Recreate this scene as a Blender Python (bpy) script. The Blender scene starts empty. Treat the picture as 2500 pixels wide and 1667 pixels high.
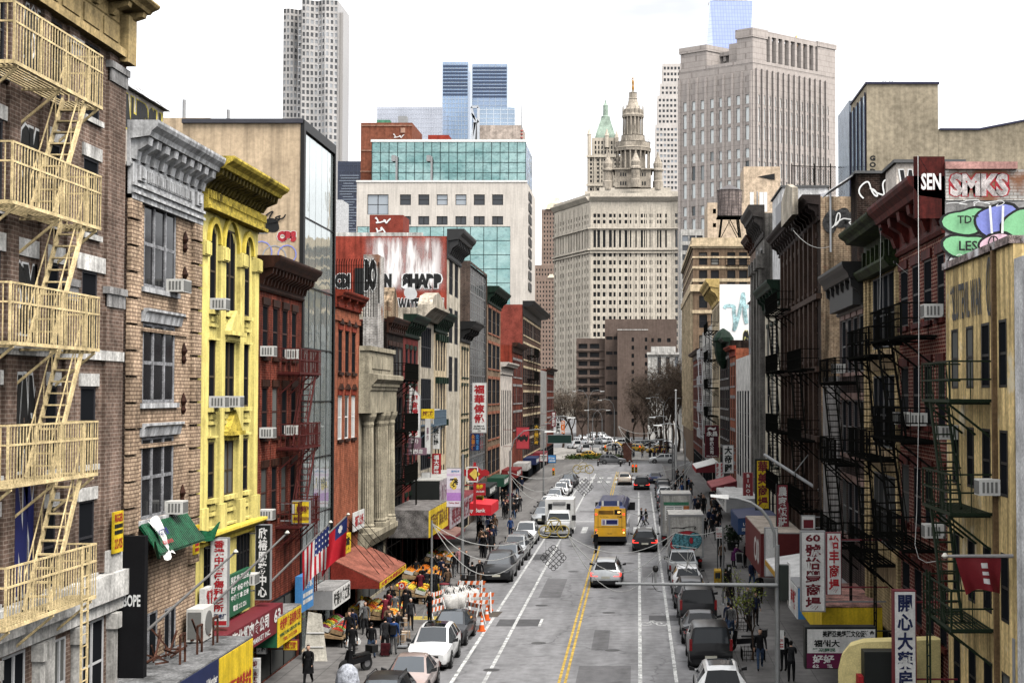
import bpy, bmesh, math, random
from mathutils import Vector, Matrix
R=random.Random(7)
SC=bpy.context.scene; COL=SC.collection; rad=math.radians
# ---------------------------------------------------------------- camera
CAMZ=12.0; FPX=3600.0; PITCH=math.atan(131/3600.0)
cam_d=bpy.data.cameras.new('camera'); cam=bpy.data.objects.new('camera',cam_d); COL.objects.link(cam)
cam_d.sensor_width=36; cam_d.lens=FPX/2500*36; cam_d.clip_end=9000; cam_d.clip_start=.5
cam.location=(0,0,CAMZ); cam.rotation_euler=(math.pi/2+PITCH,0,0); cam_d.shift_x=-307/2500; SC.camera=cam
CR=cam.rotation_euler.to_matrix()
# ---------------------------------------------------------------- sky, sun, exposure
SUN_EL,SUN_AZ=rad(55),rad(130)
W=bpy.data.worlds.new("World"); SC.world=W; W.use_nodes=True
nt=W.node_tree; nt.nodes.clear(); nn=nt.nodes.new; lk=nt.links.new
out=nn('ShaderNodeOutputWorld'); bg=nn('ShaderNodeBackground'); sky=nn('ShaderNodeTexSky')
sky.sky_type='NISHITA'; sky.sun_disc=False; sky.sun_elevation=SUN_EL; sky.sun_rotation=SUN_AZ
tc=nn('ShaderNodeTexCoord'); mp=nn('ShaderNodeMapping'); mp.inputs['Scale'].default_value=(1.2,1.2,5)
no=nn('ShaderNodeTexNoise'); no.inputs['Scale'].default_value=2.2; no.inputs['Detail'].default_value=5; no.inputs['Roughness'].default_value=.55
cr=nn('ShaderNodeValToRGB'); cr.color_ramp.elements[0].position=.30; cr.color_ramp.elements[0].color=(3.85,3.88,3.95,1)
cr.color_ramp.elements[1].position=.74; cr.color_ramp.elements[1].color=(10.5,10.5,10.6,1)
mx=nn('ShaderNodeMix'); mx.data_type='RGBA'; mx.inputs[0].default_value=.93
lk(tc.outputs['Generated'],mp.inputs['Vector']); lk(mp.outputs[0],no.inputs['Vector']); lk(no.outputs['Fac'],cr.inputs[0])
lk(sky.outputs[0],mx.inputs[6]); lk(cr.outputs[0],mx.inputs[7]); lk(mx.outputs[2],bg.inputs['Color'])
bg.inputs['Strength'].default_value=.066; lk(bg.outputs[0],out.inputs['Surface'])
sd=bpy.data.lights.new('sun','SUN'); sd.energy=1.5; sd.angle=rad(34); sd.color=(1,.965,.92)
sun=bpy.data.objects.new('sun',sd); COL.objects.link(sun)
# sun behind the camera and over the bike-lane side, high, seen through cloud
sun.rotation_euler=(math.pi/2-SUN_EL,0,rad(50))
SC.view_settings.view_transform='Standard'; SC.view_settings.look='None'; SC.view_settings.gamma=1; SC.view_settings.exposure=1.95
SC.cycles.max_bounces=5; SC.cycles.diffuse_bounces=0; SC.cycles.glossy_bounces=3; SC.cycles.transparent_max_bounces=4
# ---------------------------------------------------------------- pixel to place helpers (photograph 2500x1667)
def ray(px,py): return CR@Vector(((px-1557)/FPX,(833.5-py)/FPX,-1))
def atX(px,py,X):
    d=ray(px,py); t=X/d.x; return Vector((X,d.y*t,CAMZ+d.z*t))
def atY(px,py,Y):
    d=ray(px,py); t=Y/d.y; return Vector((d.x*t,Y,CAMZ+d.z*t))
def gnd(px,py,z=0):
    d=ray(px,py); t=(z-CAMZ)/d.z; return Vector((d.x*t,d.y*t,z))
XL,XR=-15.5,9.4
# ---------------------------------------------------------------- objects
def link(name,data,parent=None):
    o=bpy.data.objects.new(name,data); COL.objects.link(o)
    if parent is not None: o.parent=parent
    return o
def tag(o,label=None,cat=None,group=None,kind=None):
    if label: o['label']=label
    if cat: o['category']=cat
    if group: o['group']=group
    if kind: o['kind']=kind
    return o
def thing(name,label,cat,loc=(0,0,0),rz=0,group=None):
    o=link(name,None); o.location=loc; o.rotation_euler=(0,0,rz); o.empty_display_size=.2
    return tag(o,label,cat,group)
def kids(): 
    d={}
    for o in COL.objects:
        if o.parent: d.setdefault(o.parent.name,[]).append(o)
    return d
def copy_tree(root,loc,rz=0,label=None,group=None,swap=None,scale=None):
    d=root.get('_k') 
    r=root.copy(); COL.objects.link(r); r.location=loc; r.rotation_euler=(0,0,rz)
    if scale: r.scale=scale
    if label: r['label']=label
    if group: r['group']=group
    def rec(src,dst):
        for ch in src.children:
            c=ch.copy(); COL.objects.link(c); c.parent=dst
            rec(ch,c)
    rec(root,r)
    return r
class MB:
    def __init__(s): s.v=[]; s.f=[]; s.m=[]
    def quad(s,pts,mi=0):
        n=len(s.v); s.v+= [tuple(p) for p in pts]; s.f.append(tuple(range(n,n+len(pts)))); s.m.append(mi); return s
    def hexa(s,b,t,mi=0,bottom=True):
        n=len(s.v); k=len(b); s.v+=[tuple(p) for p in b]+[tuple(p) for p in t]
        fs=[tuple(range(n+k-1,n-1,-1)),tuple(range(n+k,n+2*k))]+[(n+i,n+(i+1)%k,n+k+(i+1)%k,n+k+i) for i in range(k)]
        s.f+=fs; s.m+=[mi]*len(fs); return s
    def box(s,x0,x1,y0,y1,z0,z1,mi=0):
        return s.hexa([(x0,y0,z0),(x1,y0,z0),(x1,y1,z0),(x0,y1,z0)],[(x0,y0,z1),(x1,y0,z1),(x1,y1,z1),(x0,y1,z1)],mi)
    def bar(s,a,b,w,h=None,mi=0,up=(0,0,1)):
        a=Vector(a); b=Vector(b); h=h or w; d=(b-a)
        if d.length<1e-6: return s
        d.normalize(); u=Vector(up)
        if abs(d.dot(u))>.97: u=Vector((0,1,0)) if abs(d.y)<.9 else Vector((1,0,0))
        x=d.cross(u).normalized()*w/2; y=x.cross(d).normalized()*h/2
        return s.hexa([a-x-y,a+x-y,a+x+y,a-x+y],[b-x-y,b+x-y,b+x+y,b-x+y],mi)
    def tube(s,path,r,n=6,mi=0,cap=True):
        path=[Vector(p) for p in path]; rs=r if isinstance(r,(list,tuple)) else [r]*len(path)
        base=len(s.v); L=len(path); ux=None
        for i,p in enumerate(path):
            d=(path[min(i+1,L-1)]-path[max(i-1,0)])
            d=d.normalized() if d.length>1e-9 else Vector((0,0,1))
            if ux is None:
                ux=d.cross(Vector((0,0,1)))
                if ux.length<.05: ux=d.cross(Vector((0,1,0)))
            ux=(ux-d*ux.dot(d)).normalized(); uy=d.cross(ux)
            for k in range(n):
                a=2*math.pi*k/n; q=p+ux*(rs[i]*math.cos(a))+uy*(rs[i]*math.sin(a)); s.v.append(tuple(q))
        for i in range(L-1):
            for k in range(n):
                a=base+i*n+k; b=base+i*n+(k+1)%n; s.f.append((a,b,b+n,a+n)); s.m.append(mi)
        if cap:
            s.f.append(tuple(base+k for k in range(n-1,-1,-1))); s.m.append(mi)
            s.f.append(tuple(base+(L-1)*n+k for k in range(n))); s.m.append(mi)
        return s
    def lathe(s,c,prof,n=16,mi=0,a0=0,a1=2*math.pi):
        base=len(s.v); full=abs(a1-a0-2*math.pi)<1e-6; m=n if full else n+1
        for (r,z) in prof:
            for k in range(m):
                a=a0+(a1-a0)*k/n; s.v.append((c[0]+r*math.cos(a),c[1]+r*math.sin(a),c[2]+z))
        for i in range(len(prof)-1):
            for k in range(n):
                a=base+i*m+k; b=base+i*m+(k+1)%m; s.f.append((a,b,b+m,a+m)); s.m.append(mi)
        if full:
            s.f.append(tuple(base+k for k in range(m-1,-1,-1))); s.m.append(mi)
            s.f.append(tuple(base+(len(prof)-1)*m+k for k in range(m))); s.m.append(mi)
        return s
    def build(s,name,mats,parent=None,smooth=None,loc=None):
        me=s.mesh(name,mats,smooth); o=link(name,me,parent)
        if loc is not None: o.location=loc
        return o
    def mesh(s,name,mats,smooth=None):
        me=bpy.data.meshes.new(name); me.from_pydata(s.v,[],s.f)
        if not isinstance(mats,(list,tuple)): mats=[mats]
        for m in mats: me.materials.append(m)
        if len(mats)>1: me.polygons.foreach_set('material_index',s.m)
        if smooth is not None:
            me.polygons.foreach_set('use_smooth',[True]*len(me.polygons)); me.set_sharp_from_angle(angle=rad(smooth))
        me.update(); return me
class Fr:
    """a wall's own frame: s along the wall, z up, d outwards"""
    def __init__(s,O,U,N): s.O=Vector(O); s.U=Vector(U); s.N=Vector(N)
    def pt(s,a,z,d=0): return s.O+s.U*a+s.N*d+Vector((0,0,z))
    def box(s,mb,a0,a1,z0,z1,d0,d1,mi=0):
        P=s.pt; return mb.hexa([P(a0,z0,d0),P(a1,z0,d0),P(a1,z0,d1),P(a0,z0,d1)],[P(a0,z1,d0),P(a1,z1,d0),P(a1,z1,d1),P(a0,z1,d1)],mi)
    def rect(s,mb,a0,a1,z0,z1,d=0,mi=0):
        P=s.pt; return mb.quad([P(a0,z0,d),P(a1,z0,d),P(a1,z1,d),P(a0,z1,d)],mi)
    def poly(s,mb,pts,d0,d1,mi=0):
        return mb.hexa([s.pt(a,z,d0) for a,z in pts],[s.pt(a,z,d1) for a,z in pts],mi)
    def prof(s,mb,a0,a1,pr,mi=0):
        """profile (d,z) swept along the wall"""
        return mb.hexa([s.pt(a0,z,d) for d,z in pr],[s.pt(a1,z,d) for d,z in pr],mi)
FL=Fr((XL,0,0),(0,1,0),(1,0,0)); FRT=Fr((XR,0,0),(0,1,0),(-1,0,0))
def face_cam(Y): return Fr((0,Y,0),(1,0,0),(0,-1,0))
# ---------------------------------------------------------------- materials
MATS={}
def _base(name):
    m=bpy.data.materials.new(name); m.use_nodes=True; b=m.node_tree.nodes['Principled BSDF']; return m,m.node_tree,b
def mat(name,col,rough=.75,metal=0.,var=.18,scale=1.3,streak=0.,bump=0.,world=True,spec=.12,rnd=0.,dirt=None):
    """a plain surface: colour with cloudy wear and, on walls, rain streaks"""
    if name in MATS: return MATS[name]
    m,t,b=_base(name); MATS[name]=m; N=t.nodes.new; K=t.links.new
    b.inputs['Roughness'].default_value=rough; b.inputs['Metallic'].default_value=metal; b.inputs['Specular IOR Level'].default_value=spec
    if world: src=N('ShaderNodeNewGeometry').outputs['Position']
    else: src=N('ShaderNodeTexCoord').outputs['Object']
    c=wear(t,src,(*col,1),var,scale,streak,rnd,dirt)
    K(c,b.inputs['Base Color'])
    if bump:
        n=N('ShaderNodeTexNoise'); n.inputs['Scale'].default_value=scale*14; K(src,n.inputs['Vector'])
        bp=N('ShaderNodeBump'); bp.inputs['Strength'].default_value=bump; bp.inputs['Distance'].default_value=.02; K(n.outputs['Fac'],bp.inputs['Height']); K(bp.outputs[0],b.inputs['Normal'])
    return m
def mulc(t,a,bv,fac=1.):
    x=t.nodes.new('ShaderNodeMix'); x.data_type='RGBA'; x.blend_type='MULTIPLY'; x.inputs[0].default_value=fac
    for i,q in ((6,a),(7,bv)):
        if isinstance(q,tuple): x.inputs[i].default_value=q
        else: t.links.new(q,x.inputs[i])
    return x.outputs[2]
def ramp(t,src,p0,c0,p1,c1):
    r=t.nodes.new('ShaderNodeValToRGB'); e=r.color_ramp.elements; e[0].position=p0; e[1].position=p1
    e[0].color=(c0,c0,c0,1) if not isinstance(c0,tuple) else c0; e[1].color=(c1,c1,c1,1) if not isinstance(c1,tuple) else c1
    t.links.new(src,r.inputs[0]); return r.outputs[0]
def noise(t,src,scale,detail=4,map=None):
    n=t.nodes.new('ShaderNodeTexNoise'); n.inputs['Scale'].default_value=scale; n.inputs['Detail'].default_value=detail; n.inputs['Roughness'].default_value=.6
    if map:
        q=t.nodes.new('ShaderNodeMapping'); q.inputs['Scale'].default_value=map; t.links.new(src,q.inputs[0]); src=q.outputs[0]
    t.links.new(src,n.inputs['Vector']); return n.outputs['Fac']
def wear(t,src,col,var,scale,streak,rnd=0.,dirt=None):
    c=col
    if var:
        c=mulc(t,c,ramp(t,noise(t,src,scale,6),.32,1-var*2.2,.66,1+var*.8))
        c=mulc(t,c,ramp(t,noise(t,src,scale*9,4),.34,1-var*1.7,.64,1+var*.7))
    if streak:
        c=mulc(t,c,ramp(t,noise(t,src,1.0,6,(3.2,3.2,.16)),.38,max(.08,1-streak*1.5),.58,1.04))
    if dirt:
        x=t.nodes.new('ShaderNodeMix'); x.data_type='RGBA'; t.links.new(ramp(t,noise(t,src,.55,6),dirt[1],0.,dirt[1]+.12,1.),x.inputs[0])
        if isinstance(c,tuple): x.inputs[6].default_value=c
        else: t.links.new(c,x.inputs[6])
        x.inputs[7].default_value=(*dirt[0],1); c=x.outputs[2]
    if rnd:
        oi=t.nodes.new('ShaderNodeObjectInfo'); c=mulc(t,c,ramp(t,oi.outputs['Random'],0,1-rnd,1,1+rnd))
    if isinstance(c,tuple):
        q=t.nodes.new('ShaderNodeRGB'); q.outputs[0].default_value=c; c=q.outputs[0]
    return c
def brick(name,c1,c2,mortar,bw=.26,bh=.1,streak=.25,var=.2,mort=.014,dirt=None):
    if name in MATS: return MATS[name]
    m,t,b=_base(name); MATS[name]=m; N=t.nodes.new; K=t.links.new
    b.inputs['Roughness'].default_value=.85; b.inputs['Specular IOR Level'].default_value=.08
    g=N('ShaderNodeNewGeometry').outputs['Position']; sp=N('ShaderNodeSeparateXYZ'); K(g,sp.inputs[0])
    ad=N('ShaderNodeMath'); K(sp.outputs[0],ad.inputs[0]); K(sp.outputs[1],ad.inputs[1]); cb=N('ShaderNodeCombineXYZ'); K(ad.outputs[0],cb.inputs[0]); K(sp.outputs[2],cb.inputs[1])
    k=N('ShaderNodeTexBrick'); k.inputs['Scale'].default_value=1; k.inputs['Brick Width'].default_value=bw; k.inputs['Row Height'].default_value=bh; k.inputs['Mortar Size'].default_value=mort
    k.inputs['Color1'].default_value=(*c1,1); k.inputs['Color2'].default_value=(*c2,1); k.inputs['Mortar'].default_value=(*mortar,1); K(cb.outputs[0],k.inputs['Vector'])
    c=wear(t,g,(1,1,1,1),var,.45,streak); c=mulc(t,k.outputs['Color'],c)
    if dirt:
        x=N('ShaderNodeMix'); x.data_type='RGBA'; K(ramp(t,noise(t,g,.5,6),dirt[1],0.,dirt[1]+.1,1.),x.inputs[0]); K(c,x.inputs[6]); x.inputs[7].default_value=(*dirt[0],1); c=x.outputs[2]
    K(c,b.inputs['Base Color'])
    bp=N('ShaderNodeBump'); bp.inputs['Strength'].default_value=.5; bp.inputs['Distance'].default_value=.02; K(k.outputs['Fac'],bp.inputs['Height']); bp.invert=True; K(bp.outputs[0],b.inputs['Normal'])
    return m
def glass(name,col=(.012,.013,.015),rough=.08,spec=.0,light=(.13,.13,.12),share=.8,metal=0.,wave=0.,var=0):
    """window glass over a dark room; a few rooms have pale blinds"""
    if name in MATS: return MATS[name]
    m,t,b=_base(name); MATS[name]=m; N=t.nodes.new; K=t.links.new
    b.inputs['Roughness'].default_value=rough; b.inputs['Specular IOR Level'].default_value=spec; b.inputs['Metallic'].default_value=metal
    oi=N('ShaderNodeObjectInfo')
    K(ramp(t,oi.outputs['Random'],share,(*col,1),share+.22,(*light,1)),b.inputs['Base Color'])
    if wave:
        g=N('ShaderNodeNewGeometry').outputs['Position']; bp=N('ShaderNodeBump'); bp.inputs['Strength'].default_value=wave; bp.inputs['Distance'].default_value=.05
        K(noise(t,g,.55,2),bp.inputs['Height']); K(bp.outputs[0],b.inputs['Normal'])
    return m
def flat(name,col,rough=.6,emit=0.,world=False,var=.06,metal=0.,spec=.2): return mat(name,col,rough,metal,var,2.,0,0,world,spec)
# colours used in many places
black=flat('black_paint',(.012,.012,.012),.5); white=flat('white_paint',(.74,.73,.70),.55); iron=flat('black_iron',(.008,.008,.007),.7,spec=.0)
steel=flat('galvanised_steel',(.32,.33,.34),.45,metal=.5); darkred=flat('dark_red_paint',(.13,.02,.02)); grey=flat('grey_paint',(.28,.28,.28)); 
pane_dark=glass('dark_pane'); pane_pale=glass('pale_pane',(.05,.055,.06),.06,.5,(.4,.4,.38),.5)
# ---------------------------------------------------------------- writing
_tc={}
def text_mesh(s,size=1.,off=0.,ext=.0,vert=False,space=1.0,shear=0.):
    key=(s,size,off,ext,vert,space,shear)
    if key in _tc: return _tc[key]
    cu=bpy.data.curves.new('lettering','FONT'); cu.body='\n'.join(s) if vert else s; cu.size=size; cu.offset=off; cu.extrude=ext
    cu.align_x='CENTER'; cu.align_y='CENTER'; cu.space_line=space; cu.resolution_u=2; cu.shear=shear
    if not vert: cu.space_character=space
    o=bpy.data.objects.new('lettering',cu); COL.objects.link(o)
    dg=bpy.context.evaluated_depsgraph_get(); me=bpy.data.meshes.new_from_object(o.evaluated_get(dg)); 
    bpy.data.objects.remove(o); me.name='lettering'
    me.materials.clear()
    xs=[v.co.x for v in me.vertices]; ys=[v.co.y for v in me.vertices]
    bb=(min(xs),max(xs),min(ys),max(ys)) if xs else (0,0,0,0)
    _tc[key]=(me,bb); return _tc[key]
def write(mb,fr,s,a0,a1,z0,z1,d,mi,vert=False,off=0.,space=1.,fit=False,shear=0.,flip=False):
    """letters laid flat on a wall frame inside the rectangle a0..a1, z0..z1 (reading direction a0 -> a1)"""
    me,bb=text_mesh(s,1.,off,0.,vert,space,shear)
    w=bb[1]-bb[0]; h=bb[3]-bb[2]
    if w<1e-6 or h<1e-6: return
    W_,H_=abs(a1-a0),z1-z0; kx,kz=W_/w,H_/h
    if not fit: kx=kz=min(kx,kz)
    sg=1 if a1>a0 else -1; ca,cz=(a0+a1)/2,(z0+z1)/2; mx_,mz_=(bb[0]+bb[1])/2,(bb[2]+bb[3])/2
    n=len(mb.v)
    for v in me.vertices: mb.v.append(tuple(fr.pt(ca+sg*(v.co.x-mx_)*kx,cz+(v.co.y-mz_)*kz,d)))
    for p in me.polygons: mb.f.append(tuple(n+i for i in p.vertices)); mb.m.append(mi)
# ---------------------------------------------------------------- building kit
def LS(px): return atX(px,964,XL).y
def LZ(px,py): return atX(px,py,XL).z
def RS(px): return atX(px,964,XR).y
def RZ(px,py): return atX(px,py,XR).z
_wc={}
def window(b,fr,s0,s1,z0,z1,fm,pm,rails=(.5,),mull=(),sill=None,lint=None,rev=.08,t=.07,stuff=False,over=.12,arch=False,bare=False):
    w,h=s1-s0,z1-z0; key=(round(w,2),round(h,2),id(fr),fm.name,pm.name,rails,mull,sill and sill.name,lint and lint.name,rev,t,over)
    if key not in _wc:
        g=Fr((0,0,0),fr.U,fr.N); mb=MB(); mats=[fm]; d0,d1=-rev+.01,-rev+.07
        if not bare:
            g.box(mb,0,t,0,h,d0,d1); g.box(mb,w-t,w,0,h,d0,d1); g.box(mb,t,w-t,0,t,d0,d1); g.box(mb,t,w-t,h-t,h,d0,d1)
        for r in rails: g.box(mb,t,w-t,h*r-t/2,h*r+t/2,d0,d1-.012)
        for q in mull: g.box(mb,w*q-t*.55,w*q+t*.55,t,h-t,d0,d1+.02)
        if sill: mats.append(sill); g.box(mb,-over,w+over,-.16,-.003,-rev+.1,.1,len(mats)-1)
        if lint: mats.append(lint); g.box(mb,-over,w+over,h+.003,h+.3,-.02,.07,len(mats)-1)
        me=mb.mesh('window',mats); q=MB(); g.rect(q,t*.5,w-t*.5,t*.5,h-t*.5,d0+.03); _wc[key]=(me,q.mesh('pane',[pm]))
    me,pe=_wc[key]; o=link('window',me,b); o.location=fr.pt(s0,z0)-b.location if b else fr.pt(s0,z0)
    p=link('pane',pe,o); return o
def wall_mesh(mb,fr,s0,s1,z0,z1,ops,rev=.08,mi=0):
    S=sorted({s0,s1,*[o[0] for o in ops],*[o[1] for o in ops]}); Z=sorted({z0,z1,*[o[2] for o in ops],*[o[3] for o in ops]})
    for j in range(len(Z)-1):
        zc=(Z[j]+Z[j+1])/2; st=None
        for i in range(len(S)-1):
            sc=(S[i]+S[i+1])/2; hole=any(o[0]<sc<o[1] and o[2]<zc<o[3] for o in ops)
            if not hole and st is None: st=S[i]
            if hole and st is not None: fr.rect(mb,st,S[i],Z[j],Z[j+1],0,mi); st=None
        if st is not None: fr.rect(mb,st,S[-1],Z[j],Z[j+1],0,mi)
    P=fr.pt
    for (a,c,e,f) in [o[:4] for o in ops]:
        mb.quad([P(a,e),P(a,e,-rev),P(a,f,-rev),P(a,f)],mi); mb.quad([P(c,e),P(c,f),P(c,f,-rev),P(c,e,-rev)],mi)
        mb.quad([P(a,f),P(a,f,-rev),P(c,f,-rev),P(c,f)],mi); mb.quad([P(a,e),P(c,e),P(c,e,-rev),P(a,e,-rev)],mi)
def building(name,label,fr,s0,s1,z1,depth,wm,ops=(),side=None,z0=0,roof=None,cat='building',rev=.08,group=None):
    """root at the middle of the base; front wall with real openings, side and rear walls, a flat roof behind a parapet"""
    b=thing(name,label,cat,fr.pt((s0+s1)/2,z0,-depth/2),group=group)
    mb=MB(); wall_mesh(mb,fr,s0,s1,z0,z1,list(ops),rev); P=fr.pt; mats=[wm]; si=0
    if side: mats.append(side); si=1
    mb.quad([P(s0,z0),P(s0,z1),P(s0,z1,-depth),P(s0,z0,-depth)],si); mb.quad([P(s1,z0),P(s1,z0,-depth),P(s1,z1,-depth),P(s1,z1)],si)
    mb.quad([P(s0,z0,-depth),P(s0,z1,-depth),P(s1,z1,-depth),P(s1,z0,-depth)],si)
    put(mb.build('wall',mats),b)
    q=MB(); zr=z1-.35; q.quad([P(s0+.005,zr,-.005),P(s1-.005,zr,-.005),P(s1-.005,zr,-depth+.005),P(s0+.005,zr,-depth+.005)]); put(q.build('roof',[roof or ROOF]),b)
    return b
def put(o,b):
    """hang a mesh made in world coordinates under its thing"""
    o.parent=b; o.location=-b.location; 
    if abs(b.rotation_euler.z)>1e-9: o.matrix_parent_inverse=Matrix.Rotation(-b.rotation_euler.z,4,'Z'); 
    return o
ROOF=flat('tar_roof',(.10,.10,.10),.9)
def cornice(b,fr,s0,s1,z0,z1,proj,m,nb=0,bw=.28,parts=False,m2=None,dent=0,name='cornice',frieze=.0,ret=.0):
    h=z1-z0; mb=MB(); mats=[m,m2 or m]
    fr.prof(mb,s0,s1,[(0,z0),(.1,z0),(.16,z0+.06*h),(.1,z0+.1*h),(.1,z0+.6*h),(proj*.72,z0+.66*h),(proj*.78,z0+.76*h),(proj*.95,z0+.86*h),(proj,z0+.94*h),(proj,z1),(0,z1)])
    if dent:
        for i in range(dent):
            a=s0+(i+.25)*(s1-s0)/dent; fr.box(mb,a,a+(s1-s0)/dent*.5,z0+.5*h,z0+.6*h,.1,.1+proj*.18,1)
    c=put(mb.build(name,mats),b)
    if nb:
        for i in range(nb):
            a=s0+.12+(s1-s0-.24-bw)*(i/(nb-1) if nb>1 else .5)
            q=MB() if parts or i==0 else q
            pr=[(.1,z0+.18*h),(.22,z0+.16*h),(.3*proj,z0+.35*h),(.62*proj,z0+.48*h),(.66*proj,z0+.648*h),(.1,z0+.648*h)]
            fr.prof(q,a,a+bw,pr)
            if parts or i==nb-1:
                o=put(q.build('bracket',[m2 or m]),b); o.parent=c; o.location=(0,0,0)
    return c
def band(b,fr,s0,s1,z0,z1,d,m,name='string_course'): 
    mb=MB(); fr.box(mb,s0,s1,z0,z1,-.05,d); return put(mb.build(name,[m]),b)
def cols(a,c,n,w):
    """n openings of width w evenly between a and c"""
    g=(c-a-n*w)/(n+1); return [(a+g+i*(w+g),a+g+i*(w+g)+w) for i in range(n)]
def grid(cs,rows): return [(a,c,e,f) for (e,f) in rows for (a,c) in cs]
def fill(b,fr,ops,fm,pm,**k):
    for o in ops: window(b,fr,*o[:4],fm,pm,**k)
def shop(b,fr,s0,s1,z1=3.1,fm=None,n=3):
    window(b,fr,s0,s1,.15,z1,fm or black,pane_dark,rails=(.78,),mull=tuple((i+1)/n for i in range(n-1)))
def fire_escape(label,fr,s0,s1,levels,m,d=1.1,rail=1.0,mid=None,sp=.14,stair=None,brk=True,bal=.018,slat=.13,drop=True,sw=.5,flip=False,tread=.24):
    zb=levels[-1]; f=thing('fire_escape',label,'fire escape',fr.pt((s0+s1)/2,zb,d/2))
    for i,z in enumerate(levels):
        mb=MB(); fr.box(mb,s0,s1,z-.09,z-.005,d-.05,d); fr.box(mb,s0,s0+.05,z-.09,z-.005,.02,d-.05); fr.box(mb,s1-.05,s1,z-.09,z-.005,.02,d-.05)
        n=int((d-.1)/slat)
        hole=None
        if stair and i<len(levels)-1: hole=(stair[0]-.75,stair[0]+.1)
        for k in range(n):
            dd=.06+k*slat
            if hole and dd>d-.05-sw-.05:
                fr.box(mb,s0+.05,hole[0],z-.04,z-.01,dd,dd+slat*.42); fr.box(mb,hole[1],s1-.05,z-.04,z-.01,dd,dd+slat*.42)
            else: fr.box(mb,s0+.05,s1-.05,z-.04,z-.01,dd,dd+slat*.42)
        if brk:
            for a in (s0+.25,(s0+s1)/2,s1-.3):
                mb.bar(fr.pt(a,z-.13,d-.03),fr.pt(a,z-1.0,.03),.05,.06); fr.box(mb,a-.03,a+.03,z-.15,z-.092,.02,d-.02)
        pl=put(mb.build('platform',[m]),f)
        r=MB(); hs=[rail]+([mid] if mid else [rail*.52])
        for h in hs:
            r.bar(fr.pt(s0,z+h,d-.02),fr.pt(s1,z+h,d-.02),.035,.05)
            for a in (s0+.02,s1-.02): r.bar(fr.pt(a,z+h,.02),fr.pt(a,z+h,d-.03),.035,.045)
        k=int((s1-s0)/sp)
        for j in range(k+1):
            a=s0+.02+(s1-s0-.04)*j/k; big=(j%9==0); w=bal*2 if not big else .05
            r.bar(fr.pt(a,z,d-.02),fr.pt(a,z+hs[0],d-.02),w)
        k=max(2,int(d/sp))
        for a in (s0+.02,s1-.02):
            for j in range(1,k): r.bar(fr.pt(a,z,d*j/k),fr.pt(a,z+hs[0],d*j/k),bal*2)
        put(r.build('railing',[m]),f)
        if stair and i<len(levels)-1:
            zt,zl=z,levels[i+1]; t0,t1=stair if not(flip and i%2) else (s0+s1-stair[0],s0+s1-stair[1]); st=MB(); da,db=d-.08-sw,d-.1
            for dd in (da,db): st.bar(fr.pt(t0,zt,dd),fr.pt(t1,zl,dd),.05,.17)
            nt_=int((zt-zl)/tread)
            for j in range(1,nt_):
                q=j/nt_; a=t0+(t1-t0)*q; zz=zt+(zl-zt)*q; fr.box(st,a-.1,a+.1,zz-.02,zz+.02,da+.026,db-.026)
            for dd in (da,db):
                for hh in (.85,): st.bar(fr.pt(t0,zt+hh,dd),fr.pt(t1,zl+hh,dd),.025,.03)
                for j in range(0,5): 
                    q=j/4; st.bar(fr.pt(t0+(t1-t0)*q,zt+(zl-zt)*q,dd),fr.pt(t0+(t1-t0)*q,zt+(zl-zt)*q+.85,dd),.022)
            put(st.build('stair',[m]),f)
    if drop:
        l=MB(); a=s1-1.1; dd=d+.02
        for a2 in (a,a+.42): l.bar(fr.pt(a2,zb-3.2,dd),fr.pt(a2,zb+1.2,dd),.05,.05)
        for j in range(14): l.bar(fr.pt(a+.026,zb-3.0+j*.3,dd),fr.pt(a+.394,zb-3.0+j*.3,dd),.025)
        put(l.build('ladder',[m]),f)
    return f
_acm=None
AC_BODY=flat('air_conditioner_enamel',(.62,.61,.57),.5); AC_DARK=flat('air_conditioner_grille',(.16,.16,.15),.6)
def ac(label,fr,s,z,w=.6,h=.42,d=.38,group=None):
    """a window air conditioner: case, slatted rear grille and side louvres, standing on the sill"""
    t=thing('air_conditioner',label,'air conditioner',fr.pt(s,z,.0),group=group); c=MB(); fr.box(c,s-w/2,s+w/2,z,z+h,-.15,d); put(c.build('case',[AC_BODY]),t)
    g=MB(); fr.box(g,s-w/2+.04,s+w/2-.04,z+.04,z+h-.04,d+.002,d+.012)
    for e,sg in ((s-w/2-.01,1),(s+w/2+.002,1)):
        for k in range(4): fr.box(g,e,e+.008,z+.07,z+h-.07,d*.15+k*d*.2,d*.15+k*d*.2+d*.11)
    put(g.build('grille',[AC_DARK]),t); return t
def graff(b,fr,txt,a0,a1,z0,z1,fillm,linem,off=.06,line=.05,d=.006,shear=0.,name='graffiti',fit=True):
    mb=MB(); write(mb,fr,txt,a0,a1,z0,z1,d,0,off=off+line,fit=fit,shear=shear); 
    sg=.94; ca,cz=(a0+a1)/2,(z0+z1)/2
    write(mb,fr,txt,ca+(a0-ca)*sg,ca+(a1-ca)*sg,cz+(z0-cz)*sg,cz+(z1-cz)*sg,d+.004,1,off=off,fit=fit,shear=shear)
    return put(mb.build(name,[linem,fillm]),b)
def blob(mb,fr,ca,cz,ra,rz_,d,mi,n=22,wob=.12,seed=0):
    q=random.Random(seed); ph=[q.uniform(0,6.28) for _ in range(3)]
    pts=[]
    for k in range(n):
        a=2*math.pi*k/n; w=1+wob*(math.sin(2*a+ph[0])+.6*math.sin(3*a+ph[1])); pts.append(fr.pt(ca+ra*w*math.cos(a),cz+rz_*w*math.sin(a),d))
    mb.quad(pts,mi)
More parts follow.
